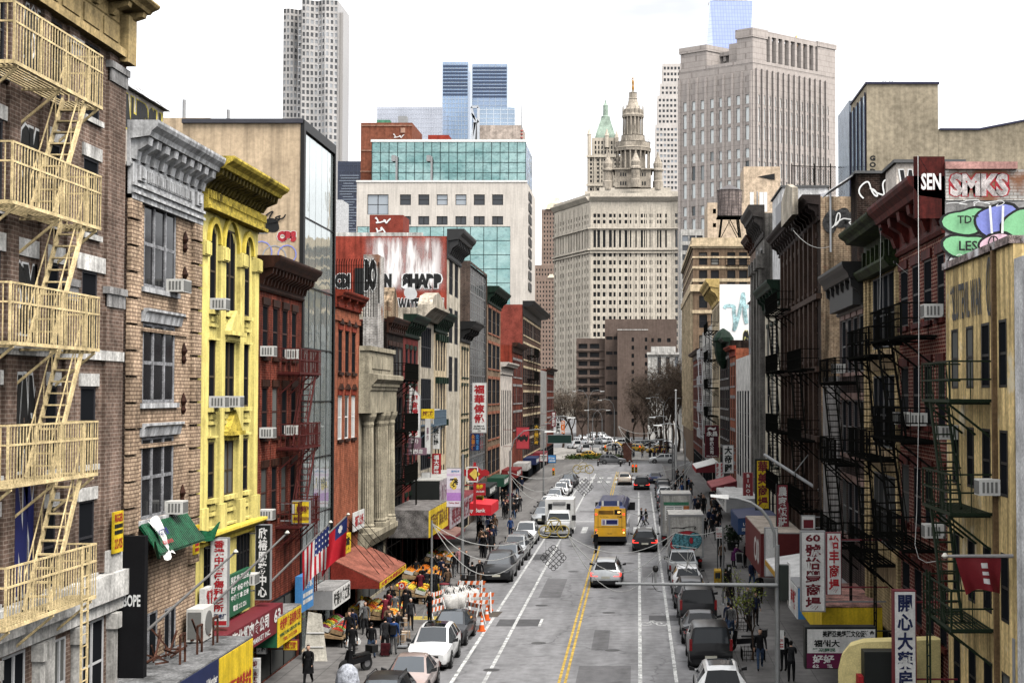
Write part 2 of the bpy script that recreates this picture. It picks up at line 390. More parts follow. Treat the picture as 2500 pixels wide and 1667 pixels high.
def strokes(mb,fr,pts,w,d,mi=0):
    """a brush line on a wall"""
    for (a,z),(a2,z2) in zip(pts,pts[1:]):
        L=math.hypot(a2-a,z2-z) or 1; nx,nz=-(z2-z)/L*w/2,(a2-a)/L*w/2; ex,ez=(a2-a)/L*w*.35,(z2-z)/L*w*.35
        d+=.0004
        mb.quad([fr.pt(a-ex+nx,z-ez+nz,d),fr.pt(a-ex-nx,z-ez-nz,d),fr.pt(a2+ex-nx,z2+ez-nz,d),fr.pt(a2+ex+nx,z2+ez+nz,d)],mi)
def scrawl(mb,fr,a0,a1,z0,z1,w,d,mi,seed=1,n=26):
    """a looping handwritten tag"""
    q=random.Random(seed); N=n*7; L=a1-a0; nl=max(2,n//5); ph=[q.uniform(0,6.28) for _ in range(4)]; p=[]
    for i in range(N+1):
        t=i/N; a=t*nl*2*math.pi; k=.6+.4*math.sin(a*.43+ph[0]); p.append((a0+L*(.08+.84*t)+L*.09*math.sin(a+ph[1])+L*.03*math.sin(2.3*a+ph[2]),(z0+z1)/2+(z1-z0)*.5*k*math.sin(a*1.0+1.1*math.sin(a*.5+ph[3]))))
    strokes(mb,fr,p,w,d,mi)
def soft_patch(name,col,x0,x1,z0,z1,ex,ez,amount=.5):
    """thin paint with soft drifting edges: a sheet whose cover fades out by streaky noise"""
    m,t,b=_base(name); N=t.nodes.new; K=t.links.new; g=N('ShaderNodeNewGeometry').outputs['Position']; sp=N('ShaderNodeSeparateXYZ'); K(g,sp.inputs[0])
    def mr(o,a,c,u,v):
        r=N('ShaderNodeMapRange'); r.interpolation_type='SMOOTHSTEP'; K(o,r.inputs[0]); r.inputs[1].default_value=a; r.inputs[2].default_value=c; r.inputs[3].default_value=u; r.inputs[4].default_value=v; return r.outputs[0]
    def mul(a,c):
        r=N('ShaderNodeMath'); r.operation='MULTIPLY'; K(a,r.inputs[0]); K(c,r.inputs[1]); return r.outputs[0]
    f=mul(mul(mr(sp.outputs[0],x0,x0+ex,0,1),mr(sp.outputs[0],x1-ex,x1,1,0)),mul(mr(sp.outputs[2],z0,z0+ez,0,1),mr(sp.outputs[2],z1-ez,z1,1,0)))
    s=N('ShaderNodeMath'); s.operation='ADD'; K(ramp(t,noise(t,g,1,6,(1.5,1.5,.22)),.42,0.,.6,1.),s.inputs[0]); s.inputs[1].default_value=amount-.5; f=mul(f,s.outputs[0])
    b.inputs['Base Color'].default_value=(*col,1); b.inputs['Roughness'].default_value=.9; K(f,b.inputs['Alpha']); return m
# paints for walls
tan_iron=mat('tan_painted_iron',(.78,.61,.33),.55,0,.2,2.2,spec=.1,dirt=((.28,.15,.06),.66)); tanp=mat('tan_paint',(.56,.41,.19),.7,streak=.25); pale_stone=mat('pale_stone',(.58,.56,.52),.8,streak=.3)
white_stone=mat('white_stone',(.68,.66,.62),.8,streak=.25); grey_metal=mat('grey_painted_metal',(.60,.60,.60),.6,streak=.35,var=.15); grey_stone=mat('grey_stone',(.33,.32,.31),.85,streak=.35)
yellowp=mat('yellow_paint',(.86,.66,.10),.6,var=.06,streak=.12); yellow2=mat('pale_yellow_paint',(.86,.72,.23),.7,var=.09,streak=.2,dirt=((.36,.28,.08),.63)); olive=mat('dirty_yellow_paint',(.66,.50,.08),.7,var=.3,scale=3,dirt=((.10,.075,.015),.58))
brownp=mat('brown_paint',(.045,.018,.011),.6,streak=.3); redp=mat('red_painted_brick',(.26,.045,.025),.8,streak=.3); greenp=mat('dark_green_paint',(.011,.026,.016),.6,streak=.3)
creamp=mat('cream_paint',(.62,.50,.33),.75,streak=.3); stucco=mat('beige_stucco',(.52,.40,.27),.9,var=.1,scale=.6,streak=.22); beige=mat('beige_limestone',(.42,.37,.27),.8,streak=.25)
BR_brown=brick('brown_brick',(.23,.155,.12),(.15,.10,.077),(.33,.26,.21),bw=.3,bh=.11); BR_tan=brick('tan_brick',(.66,.49,.34),(.50,.36,.245),(.25,.17,.12),streak=.2,bw=.3,bh=.12,mort=.02); BR_red=brick('red_brick',(.20,.036,.019),(.14,.026,.015),(.25,.10,.07),streak=.45,var=.25,mort=.012)
BR_orange=brick('orange_brick',(.36,.105,.05),(.29,.08,.04),(.38,.16,.1),streak=.25); BR_side=brick('dark_side_brick',(.10,.065,.05),(.07,.05,.04),(.16,.13,.11)); BR_dark=brick('sooty_brick',(.038,.022,.017),(.020,.013,.010),(.06,.046,.038),streak=.5,var=.3)
BR_white=brick('whitewashed_brick',(.66,.64,.6),(.55,.53,.5),(.35,.3,.26),streak=.35,dirt=((.2,.1,.06),.57)); BR_rdk=brick('dark_red_brick',(.13,.019,.012),(.08,.013,.009),(.34,.21,.16),streak=.25,bw=.3,bh=.12,mort=.018)
BR_cream=brick('cream_brick',(.62,.47,.25),(.52,.38,.19),(.3,.22,.12),streak=.3,bw=.3,bh=.12); BR_tside=brick('worn_tan_brick',(.48,.37,.25),(.40,.29,.19),(.26,.18,.12),streak=.5,dirt=((.17,.07,.045),.6))
graf_blue=flat('blue_spray',(.02,.025,.12)); graf_white=flat('white_spray',(.72,.72,.7)); graf_black=flat('black_spray',(.014,.014,.014)); graf_red=flat('red_spray',(.36,.03,.04)); graf_teal=flat('teal_spray',(.1,.36,.40)); graf_green=flat('green_spray',(.22,.5,.26)); graf_violet=flat('violet_spray',(.22,.25,.6)); graf_pink=flat('pink_spray',(.75,.5,.58))
# ================================================================ fruit-stall side of the street (x<0)
F=FL
# --- B1 brown brick house with the tan fire escape
rows1=[(19.85,21.95),(16.55,18.7),(13.3,15.5),(10.05,12.25),(6.95,9.05)]
c1=[(31.2,32.0),(33.0,33.8),(34.9,35.8),(38.6,39.4),(41.05,42.2)]
ops=grid(c1,rows1)
gops=[(33.6,34.9,.2,5.2),(36.2,37.6,.2,5.6),(39.35,40.25,.6,5.5),(41.2,43.1,.6,5.6)]
b=building('brown_brick_building','five storey brown brick tenement with tan cornice behind the tan fire escape',F,29.5,44.1,22.3,16,BR_brown,ops+gops)
for o in ops: window(b,F,*o,flat('dark_sash',(.03,.03,.035)),pane_dark,sill=white_stone,lint=None)
for o in gops: window(b,F,*o,flat('pale_sash',(.5,.5,.5)),pane_dark,rails=(.4,.75),mull=(.5,))
mb=MB()
for i,(e,f) in enumerate(rows1):
    for (a,c) in c1:
        if i not in (0,2): F.box(mb,a-.15,c+.15,f+.004,f+.36,-.02,.05)
F.box(mb,29.5,44.0,15.504,15.95,-.02,.06)
put(mb.build('lintel',[white_stone]),b)
mb=MB()
for (a,c) in ((39.7,40.4),(42.7,44.1),(35.95,36.6),(37.95,38.4),(32.2,32.8),(34.1,34.6)): F.box(mb,a,c,6.9,22.2,-.02,.1)
put(mb.build('pilaster',[BR_brown]),b)
mb=MB()
for (a,c) in ((39.6,40.5),(42.6,44.2)):
    for z in (21.55,14.95): F.box(mb,a+.04,c-.03,z,z+.2,.0,.2); F.box(mb,a+.1,c-.08,z-.38,z,.05,.15)
put(mb.build('pilaster_capital',[grey_stone]),b)
band(b,F,29.5,44.1,13.0,13.28,.14,white_stone)
# painted ground storey
mb=MB(); F.box(mb,29.5,44.15,6.1,6.85,-.02,.35); F.box(mb,29.5,44.15,5.7,6.1,-.02,.18); F.box(mb,42.8,44.0,6.85,7.5,0,.2)
put(mb.build('shop_cornice',[white_stone]),b)
mb=MB()
for a in (33.2,35.2,38.0,40.6,43.3): F.box(mb,a,a+.32,.1,5.6,0,.22); F.box(mb,a-.06,a+.38,5.2,5.65,.0,.32)
F.box(mb,38.35,39.2,.1,5.65,0,.12)
put(mb.build('shop_pilaster',[pale_stone]),b)
# cornice
mb=MB(); F.box(mb,29.5,44.1,22.25,23.0,-.05,.12); F.box(mb,29.5,44.15,22.02,22.25,-.05,.3); F.box(mb,43.5,44.2,21.9,23.3,-.02,.36)
for i in range(9): F.box(mb,29.9+i*1.52,29.9+i*1.52+1.2,22.4,22.9,.12,.16)
put(mb.build('frieze',[tanp]),b)
cornice(b,F,29.5,44.25,22.95,23.75,1.05,tanp,nb=12,parts=True,bw=.3)
g=graff(b,F,'AMOR',36.0,38.4,19.9,22.0,graf_black,graf_white,off=.09); g=graff(b,F,'ASK',35.95,38.3,16.6,18.9,graf_black,graf_white,off=.09)
g=graff(b,F,'BOXE',35.95,38.4,13.45,15.4,graf_black,graf_white,off=.1); g=graff(b,F,'WAM',35.95,38.3,10.0,12.6,graf_black,graf_white,off=.1); g=graff(b,F,'MNY',35.95,38.4,6.9,9.8,graf_blue,graf_white,off=.1,line=.04)
fire_escape('tan painted iron fire escape of five balconies and steep stairs on the brown brick tenement',F,33.8,39.45,[19.75,16.5,13.25,9.95,6.7],tan_iron,d=1.1,rail=1.35,mid=.9,sp=.17,stair=(38.5,36.5),slat=.12,bal=.011,sw=.62,tread=.30)
# --- B2 tan brick with grey metal cornice
a0,a1=44.6,51.9
cw=(46.15,49.35); rows=[(15.4,18.15),(11.75,14.3),(8.1,10.7)]
ops=[(*cw,e,f) for e,f in rows]+[(46.2,47.9,2.9,5.1),(48.6,49.8,3.3,5.0)]
b=building('tan_brick_building','tan brick house with grey metal cornice and triple windows',F,a0,a1,19.0,16,BR_tan,ops,side=BR_side)
gsash=flat('weathered_grey_sash',(.30,.30,.31),.7,var=.3)
for o in ops[:3]: window(b,F,*o,gsash,glass('curtained_pane',(.012,.012,.014),.1,.12,(.2,.19,.17),.8),rails=(.5,),mull=(.31,.66),t=.11,sill=grey_metal,over=.25)
for o in ops[3:]: window(b,F,*o,gsash,pane_dark,rails=(),mull=(.5,))
mb=MB()
for e,f in rows[1:]: F.prof(mb,45.95,49.75,[(-.02,f+.003),(.1,f+.003),(.16,f+.28),(.24,f+.34),(.24,f+.42),(-.02,f+.42)])
put(mb.build('lintel',[grey_metal]),b)
mb=MB()
for s_,w_ in ((44.6,.95),(51.0,.9)):
    z=6.2
    while z<18.0: F.box(mb,s_,s_+w_,z,z+.72,-.02,.14); z+=.8
put(mb.build('quoin',[BR_tan]),b)
mb=MB()
for e,f in rows:
    F.box(mb,45.7,50.6,e-.75,e-.62,-.02,.08); F.box(mb,45.7,50.6,e-1.4,e-1.28,-.02,.07)
put(mb.build('string_course',[BR_tan]),b)
mb=MB()
for z in (17.2,16.0,13.4,11.7,8.6): 
    mb.lathe(F.pt(50.15,z,.06),[(.03,-.35),(.1,-.2),(.05,-.05),(.12,.1),(.06,.25),(.02,.38)],7)
put(mb.build('terracotta_ornament',[brownp]),b)
mb=MB(); F.box(mb,a0,a1,17.98,19.1,-.05,.16); F.box(mb,a0-.05,a1,18.15,18.24,.16,.24); F.box(mb,a0-.05,a1,18.38,18.47,.16,.24)
F.box(mb,45.9,50.5,18.62,19.0,.16,.19)
for i in range(26): F.box(mb,46.0+i*.173,46.08+i*.173,18.66,18.96,.19,.24)
for a in (45.0,50.9): F.box(mb,a,a+.6,18.58,19.04,.16,.24); F.box(mb,a+.15,a+.45,18.66,18.96,.24,.3)
put(mb.build('frieze',[grey_metal]),b)
cornice(b,F,a0-.1,a1,18.95,20.35,.95,grey_metal,nb=9,parts=True,bw=.42)
t=thing('roof_hut','patched silver roof hut with graffiti on its wall above the grey metal cornice','roof structure',F.pt(48,20,-2)); mb=MB(); F.box(mb,44.9,51.6,18.7,22.0,-4.2,-1.2); put(mb.build('wall',[mat('old_white_paint',(.58,.52,.46))]),t)
mb=MB(); mb.hexa([F.pt(44.8,22,-1.0),F.pt(51.8,22,-1.0),F.pt(51.8,22,-4.3),F.pt(44.8,22,-4.3)],[F.pt(46.5,23.2,-2.4),F.pt(49.8,23.2,-2.4),F.pt(49.8,23.2,-3.2),F.pt(46.5,23.2,-3.2)]); put(mb.build('roof',[mat('silver_patched_roof',(.55,.55,.56),.6,var=.5,scale=1.5,dirt=((.08,.08,.08),.55))]),t)
graff(t,F,'OZEAHIRSU',45.1,51.5,20.3,21.9,graf_black,mat('yellow_line2',(.6,.5,.1)),off=.07,d=-1.19); G=face_cam(44.88); graff(t,G,'XOW',-19.6,-16.8,20.9,21.9,graf_black,graf_white,off=.1)
# tiled awning over the shop
aw=thing('tiled_awning','green corrugated tile awning with upturned corners below the tan brick house','awning',F.pt(47.9,7.2))
gtile=mat('green_glazed_tile',(.012,.09,.04),.4,var=.25,scale=2)
mb=MB()
for i in range(26): 
    a=45.9+i*.178
    mb.tube([F.pt(a,7.98,.1),F.pt(a,7.4,.5),F.pt(a,7.1,.74)],.07,6)
mb.quad([F.pt(45.8,7.95,.05),F.pt(50.5,7.95,.05),F.pt(50.5,7.05,.74),F.pt(45.8,7.05,.74)]); put(mb.build('roof_tiles',[gtile]),aw)
for a,sg in ((45.8,-1),(50.5,1)):
    mb=MB(); mb.hexa([F.pt(a,7.02,.62),F.pt(a+sg*.5,7.0,.8),F.pt(a+sg*1.1,7.6,.9),F.pt(a+sg*.6,7.3,.74),F.pt(a,7.4,.5)],[F.pt(a,7.02,.74),F.pt(a+sg*.5,7.0,.9),F.pt(a+sg*1.1,7.6,.95),F.pt(a+sg*.6,7.3,.84),F.pt(a,7.4,.6)]); put(mb.build('upturned_corner',[gtile]),aw)
# banner hung over the awning
bn=thing('cloth_banner','crumpled white election banner hanging over the green tiled awning','banner',F.pt(46.5,7.2,.5))
mb=MB(); P=[]
for i in range(9):
    for j in range(9):
        u,v=i/8,j/8; a=46.15+.95*u+.12*math.sin(v*5); P.append(F.pt(a,8.1-1.15*v-.1*math.sin(u*6),.2+.62*v+.06*math.sin(u*9+v*4)))
for i in range(8):
    for j in range(8): mb.quad([P[i*9+j],P[(i+1)*9+j],P[(i+1)*9+j+1],P[i*9+j+1]])
put(mb.build('cloth',[white],smooth=60),bn)
mb=MB(); bf=Fr(F.pt(0,0,.0),(0,1,0),(1,0,0)); 
class _T: pass
def tilt_frame(fr,a,z,d,ang):
    U=fr.U; N=fr.N; O=fr.pt(a,z,d); return O,U,(Vector((0,0,1))*math.cos(ang)-N*math.sin(ang)),(N*math.cos(ang)+Vector((0,0,1))*math.sin(ang))
def write_t(mb,O,U,V,N,txt,a0,a1,v0,v1,d,mi,off=.0,fit=False):
    g=Fr((0,0,0),(1,0,0),(0,1,0)); t=MB(); write(t,g,txt,a0,a1,v0,v1,d,mi,off=off,fit=fit)
    n=len(mb.v)
    for x,y,z in t.v: mb.v.append(tuple(O+U*x+V*z+N*y))
    for f_,m_ in zip(t.f,t.m): mb.f.append(tuple(n+i for i in f_)); mb.m.append(m_)
O,U,V,N=tilt_frame(F,46.6,7.5,.56,rad(28))
write_t(mb,O,U,V,N,'VOTE 黃',-.5,.5,-.02,.4,.1,0,off=.04); write_t(mb,O,U,V,N,'福建同鄉市議員',-.5,.5,-.25,-.06,.1,1,off=.02)
put(mb.build('lettering',[graf_blue,graf_red]),bn)
# black box sign standing out from the brick
def box_sign(name,label,fr,s,z0,z1,d0,d1,th,fm,bm,lines,sides=(1,-1),border=.06,cat='sign',arms=True,top=None):
    """a sign that stands out from the wall: case, two faces across the street's length, lettering and wall brackets. lines: (text, v0, v1, material, vertical, fit)"""
    t=thing(name,label,cat,fr.pt(s,z0,(d0+d1)/2)); c=MB(); fr.box(c,s-th/2,s+th/2,z0,z1,d0,d1)
    if arms:
        for z in (z0+.15*(z1-z0),z0+.85*(z1-z0)): fr.box(c,s-.03,s+.03,z-.03,z+.03,.0,d0-.003)
    put(c.build('case',[fm]),t)
    for sg in sides:
        q=MB(); a=s+sg*(th/2+.004); e=border; P=fr.pt
        if top: q.quad([P(a,z0+e,d0+e),P(a,z0+e,d1-e),P(a,z1-e-top,d1-e),P(a,z1-e,d0+e)])
        else: q.quad([P(a,z0+e,d0+e),P(a,z0+e,d1-e),P(a,z1-e,d1-e),P(a,z1-e,d0+e)])
        put(q.build('face',[bm]),t)
        g=Fr(fr.pt(s+sg*(th/2+.004),0,0),fr.N,fr.U*sg); ms=[]; q=MB(); H=z1-z0
        rev=(fr.N.cross(Vector((0,0,1))).dot(fr.U*sg)<0)
        for (txt,v0,v1,m,vert,fit) in lines:
            if m not in ms: ms.append(m)
            x0,x1=d0+e+.05,d1-e-.05
            if rev: x0,x1=x1,x0
            write(q,g,txt,x0,x1,z0+H*v0,z0+H*v1,.006,ms.index(m),vert=vert,off=.03,fit=fit,space=1.12 if vert else 1.)
        if q.v: put(q.build('lettering',ms),t)
    return t
S0=flat('sign_box_black',(.010,.010,.011),.6,spec=.05)
box_sign('black_box_sign','tall black box sign with a white scrawled tag beside the tan brick house',FL,44.32,.6,7.8,.06,.8,.3,S0,S0,[('BOPE',.71,.76,graf_white,False,True)],arms=False)
# --- B3 yellow house
a0,a1=51.95,60.0
yc=[(53.3,54.1),(55.15,56.65),(57.95,58.75)]
rows=[(15.1,18.25),(11.55,14.05),(8.25,10.3)]
ops=grid(yc,rows)+[(52.9,54.6,4.4,6.6),(57.2,59.2,4.4,6.6)]
b=building('yellow_painted_building','bright yellow painted house with arched top windows and dirty bracketed cornice',F,a0,a1,19.6,16,yellow2,ops,side=stucco)
for o in ops[:9]: window(b,F,*o,flat('bronze_sash',(.07,.05,.03)),pane_dark,rails=(.45,),mull=(.5,) if o[1]-o[0]>1 else ())
for o in ops[9:]: window(b,F,*o,black,pane_dark,rails=(.33,.66),mull=(.25,.5,.75))
# half round window heads: yellow spandrels in front of the square openings, raised hood moulds
mb=MB()
def arch(mb,fr,a,c,z,d0,d1,w,n=10,mi=0):
    m_=(a+c)/2; r=(c-a)/2
    for k in range(n):
        t0,t1=math.pi*k/n,math.pi*(k+1)/n
        p=lambda t,R_: (m_+R_*math.cos(t),z+R_*1.15*math.sin(t))
        fr.poly(mb,[p(t0,r),p(t1,r),p(t1,r+w),p(t0,r+w)],d0,d1,mi)
for (a,c) in yc: arch(mb,F,a-.22,c+.22,17.55 if c-a<1 else 17.45,-.02,.12,.2)
put(mb.build('hood_mould',[yellowp]),b)
mb=MB()
for (a,c) in yc:
    z=17.5; r=(c-a)/2; m_=(a+c)/2; n=8
    for sg in (-1,1):
        pts=[(m_+sg*r,z)]+[(m_+sg*r*math.cos(t),z+(18.25-z)*math.sin(t)) for t in [math.pi/2*k/n for k in range(1,n+1)]]+[(m_+sg*r,18.25)]
        F.poly(mb,pts,-.2,-.02)
put(mb.build('arched_head',[yellow2]),b)
mb=MB()
for a in (52.0,54.35,56.95,59.15):
    F.box(mb,a,a+.62,8.0,17.2,-.02,.12); F.box(mb,a-.08,a+.7,16.95,17.5,-.02,.2); F.box(mb,a-.1,a+.72,7.0,8.0,-.02,.22)
    for k in range(3): F.box(mb,a+.0+k*.22,a+.17+k*.22,17.0,17.45,.2,.27)
put(mb.build('pilaster',[yellow2]),b)
mb=MB()
for (e,f) in rows:
    for (a,c) in yc:
        F.box(mb,a-.1,c+.1,e-.16,e-.002,-.02,.16); F.box(mb,a-.05,c+.05,e-.62,e-.5,-.02,.1)
        for k in range(int((c-a)/.16)): F.box(mb,a+.05+k*.16,a+.13+k*.16,e-.42,e-.24,-.02,.08)
        F.box(mb,a-.1,c+.1,e-1.1,e-1.02,-.02,.14)
put(mb.build('sill_ornament',[yellow2]),b)
for e in (14.05,10.3):
    mb=MB(); F.poly(mb,[(55.0,e+.35),(56.8,e+.35),(55.9,e+1.15)],-.02,.3); F.poly(mb,[(54.9,e+.2),(56.9,e+.2),(56.9,e+.35),(54.9,e+.35)],-.02,.4); F.box(mb,55.1,56.7,e+.01,e+.2,-.02,.2)
    put(mb.build('pediment',[yellow2 if e>12 else olive]),b)
mb=MB(); F.prof(mb,a0,a1,[(-.02,6.85),(.32,6.85),(.5,7.0),(.5,7.1),(-.02,7.1)]); F.box(mb,a0,a1,6.62,6.85,-.02,.1); put(mb.build('string_course',[yellowp]),b)
mb=MB(); F.box(mb,52.0,60.0,5.6,6.85,.1,.16) if False else F.box(mb,53.2,60.0,6.62,6.84,.1,.14); put(mb.build('shop_fascia',[yellowp]),b)
mb=MB(); F.box(mb,a0,a1,18.75,19.3,-.02,.3); F.box(mb,a0,a1,18.62,18.75,-.02,.42)
for i in range(40): F.box(mb,a0+.1+i*.198,a0+.2+i*.198,19.0,19.28,.3,.38)
put(mb.build('frieze',[olive]),b)
cornice(b,F,a0-.1,a1+.1,19.2,20.45,1.25,olive,nb=18,bw=.2,m2=mat('sooty_yellow_paint',(.12,.09,.02),.8,var=.4,scale=3))
# --- B4 red brick
a0,a1=60.0,67.9
rc=cols(60.1,67.7,4,.95); rows=[(13.6,15.75),(10.25,12.35),(6.9,9.0)]
ops=grid(rc,rows)+[(60.5,67.4,.2,3.3)]
b=building('red_brick_building','narrow red brick tenement with dark brown bracketed cornice next to the mirrored building',F,a0,a1,17.2,16,BR_red,ops)
for o in ops[:12]: window(b,F,*o,flat('brown_sash',(.05,.02,.015)),pane_dark,sill=brownp,lint=brownp)
shop(b,F,60.5,67.4,3.3)
cornice(b,F,a0-.1,a1,16.3,17.7,.95,brownp,nb=14,bw=.2)
fire_escape('dark red iron fire escape on the red brick tenement with brown cornice',F,63.3,67.5,[13.0,9.75,6.4],flat('dark_red_iron',(.07,.012,.01)),d=1.0,stair=(66.9,64.6),sp=.2,bal=.012,slat=.2)
# --- B5 mirrored building with blank stucco side
a0,a1=67.95,75.2
b=building('mirrored_office_building','tall narrow building with mirrored glass front and blank beige stucco side wall',F,a0,a1,24.6,5.6,stucco,[(68.25,74.95,.2,24.3)],side=stucco,rev=.12)
mirror=bpy.data.materials.new('mirror_glass'); mirror.use_nodes=True; _b=mirror.node_tree.nodes['Principled BSDF']; _b.inputs['Base Color'].default_value=(.36,.40,.39,1); _b.inputs['Metallic'].default_value=.55; _b.inputs['Roughness'].default_value=.03
_g=mirror.node_tree.nodes.new('ShaderNodeNewGeometry'); _bp=mirror.node_tree.nodes.new('ShaderNodeBump'); _bp.inputs['Strength'].default_value=.07; _bp.inputs['Distance'].default_value=.1; mirror.node_tree.links.new(noise(mirror.node_tree,_g.outputs['Position'],.8,2),_bp.inputs['Height']); mirror.node_tree.links.new(_bp.outputs[0],_b.inputs['Normal'])
zs=[.2,3.6,6.3,9.0,11.7,14.2,17.1,20.3,24.3]; ss=[68.25+i*(6.7/5) for i in range(6)]
pr=random.Random(3)
for i in range(len(zs)-1):
    mb=MB()
    for j in range(5):
        e=.025; t=[pr.uniform(-.006,.006) for _ in range(4)]; P=F.pt
        mb.quad([P(ss[j]+e,zs[i]+e,-.06+t[0]),P(ss[j+1]-e,zs[i]+e,-.06+t[1]),P(ss[j+1]-e,zs[i+1]-e,-.06+t[2]),P(ss[j]+e,zs[i+1]-e,-.06+t[3])])
    put(mb.build('glass_panel',[mirror]),b)
mb=MB()
for z in zs[1:-1]: F.box(mb,68.25,74.95,z-.03,z+.03,-.11,-.02)
for s_ in ss[1:-1]: F.box(mb,s_-.018,s_+.018,.2,17.0,-.1,-.035)
F.box(mb,67.9,68.25,.1,24.75,-.12,.06); F.box(mb,74.95,75.15,.1,24.75,-.12,.06); F.box(mb,68.25,74.95,24.3,24.75,-.12,.06); F.box(mb,68.25,74.95,.1,24.3,-.3,-.115)
put(mb.build('mullion_frame',[black]),b)
mb=MB(); mb.box(-21.1,-15.5,67.8,68.1,24.58,24.78); put(mb.build('coping',[flat('dark_coping',(.05,.05,.06))]),b)
G=face_cam(67.94)
mb=MB()
scrawl(mb,G,-18.1,-16.2,19.9,20.5,.07,.01,0,4,22); blob(mb,G,-17.75,19.75,.5,.38,.008,0,seed=2); blob(mb,G,-16.95,19.85,.42,.3,.008,0,seed=5)
put(mb.build('graffiti',[graf_black]),b)
graff(b,G,'BKS',-18.2,-16.95,19.45,20.1,graf_black,graf_white,off=.08); graff(b,G,'CBS',-16.7,-15.75,19.05,19.6,graf_red,graf_white,off=.09)
mb=MB()
for k,(x,z,r_) in enumerate(((-17.4,18.6,.5),(-16.8,18.35,.55),(-16.2,18.5,.42),(-16.9,17.7,.6),(-16.2,17.6,.45))):
    pts=[(x+r_*math.cos(t*.5),z+r_*math.sin(t*.5)) for t in range(14)]; strokes(mb,G,pts,.05,.006+.001*k,k%2)
put(mb.build('graffiti',[graf_violet,flat('grey_spray',(.3,.32,.36))]),b)
# lower stucco block behind
b=building('stucco_rear_building','lower beige stucco block behind the mirrored building with roof vents',face_cam(72),-26.5,-21.0,25.6,8,stucco)
mb=MB()
for x,h in ((-22.6,1.1),(-20.4,.6)): mb.tube([(x,73,25.4),(x,73,25.6+h)],.09,8)
put(mb.build('vent_pipe',[grey]),b)
# --- B6 orange brick
a0,a1=75.25,82.0
rc=cols(75.5,81.7,3,1.0); rows=[(13.2,15.4),(9.7,12.0)]
ops=grid(rc,rows)+[(75.8,81.4,.2,3.2)]
b=building('orange_brick_building','orange red brick house with two rows of three tall windows beside the bank',F,a0,a1,17.0,14,BR_orange,ops)
for i,o in enumerate(ops[:6]): window(b,F,*o,white if i>2 else brownp,pane_dark if i<3 else glass('half_blind',(.05,.05,.05),.1,.3,(.6,.6,.58),.3),sill=brownp,lint=redp)
shop(b,F,75.8,81.4,3.2); cornice(b,F,a0,a1,16.5,17.4,.55,redp,nb=4,bw=.3); band(b,F,a0,a1,15.85,16.1,.1,BR_orange)
for (a,c) in rc:
    for z in (15.7,12.3):
        mb=MB(); F.poly(mb,[(a-.1,z),(c+.1,z),((a+c)/2,z+.3)],-.02,.14); put(mb.build('window_pediment',[brownp]),b)
# --- B7 bank with columns
a0,a1=82.05,91.0
b=building('bank_building','beige stone former bank with giant fluted columns and heavy entablature',F,a0,a1,14.6,14,beige,[(84.0,86.4,4.2,11.0),(87.6,89.6,4.2,11.0),(83.4,90.2,.3,3.4)],rev=.6)
for o in ((84.0,86.4,4.2,11.0),(87.6,89.6,4.2,11.0)): window(b,F,*o,beige,pane_dark,rails=(.3,.6),mull=(.5,),rev=.6)
shop(b,F,83.4,90.2,3.4)
for s_ in (83.1,87.0,88.0,90.3):
    mb=MB(); n=24; R0=.46
    zz=[4.6,4.8,5.0,10.4]
    prof=[(.46,4.3),(.46,4.55),(.40,4.6),(.43,4.7),(.37,4.8)]; mb.lathe(F.pt(s_,0,.3),prof,20)
    base=len(mb.v)
    for z,r_ in ((4.8,.37),(7.5,.36),(10.2,.31)):
        for k in range(40):
            a=2*math.pi*k/40; q=r_*(1 if k%2 else .9); mb.v.append(tuple(F.pt(s_+q*math.cos(a),z,.3+q*math.sin(a))))
    for i in range(2):
        for k in range(40): a=base+i*40+k; c=base+i*40+(k+1)%40; mb.f.append((a,c,c+40,a+40)); mb.m.append(0)
    mb.lathe(F.pt(s_,0,.3),[(.31,10.2),(.36,10.35),(.34,10.5),(.48,10.8),(.5,11.0)],16)
    put(mb.build('column',[beige]),b)
mb=MB(); F.prof(mb,a0-.1,a1,[(-.02,11.0),(.62,11.0),(.62,12.2),(.7,12.3),(.7,12.5),(1.05,12.9),(1.05,13.15),(.8,13.2),(-.02,13.2)])
for i in range(34): F.box(mb,a0+.05+i*.262,a0+.2+i*.262,12.5,12.68,.7,.84)
put(mb.build('entablature',[beige]),b)
mb=MB(); F.box(mb,a0+.2,a1-.5,13.2,14.5,-.02,.5); F.box(mb,a0+.1,a1-.4,14.5,14.75,-.02,.62); F.box(mb,a0+1.2,a1-1.6,13.5,14.2,.5,.55); put(mb.build('parapet',[beige]),b)
mb=MB(); F.prof(mb,a0-.1,a1,[(-.02,3.5),(.5,3.5),(.6,3.7),(.75,4.0),(.75,4.3),(-.02,4.3)]); put(mb.build('base_course',[beige]),b)
# --- rest of the row, smaller
dsash=flat('dark_sash',(.03,.03,.035))
def row_house(name,label,a0,a1,z1,wm,ncol,rows,w,lm=None,cm=None,ch=1.0,cp=.7,nb=0,side=None,fr=None,fm=None,pm=None,mull=(),shop_n=3,depth=14,fl=3.2,rails=(.5,)):
    fr=fr or F; ops=grid(cols(a0+.15,a1-.15,ncol,w),rows) if ncol else []
    so=[(a0+.5,a1-.5,.2,fl)] if shop_n else []
    b=building(name,label,fr,a0,a1,z1,depth,wm,ops+so,side=side)
    for o in ops: window(b,fr,*o,fm or dsash,pm or pane_dark,sill=lm,lint=lm,mull=mull,rails=rails)
    if shop_n: shop(b,fr,a0+.5,a1-.5,fl,n=shop_n)
    if cm: cornice(b,fr,a0-.05,a1+.05,z1-ch*.75,z1+ch*.25,cp,cm,nb=nb,bw=.2)
    return b
R3=lambda z1,n,h=2.1,st=3.3,top=1.8: [(z1-top-h-i*st,z1-top-i*st) for i in range(n)]
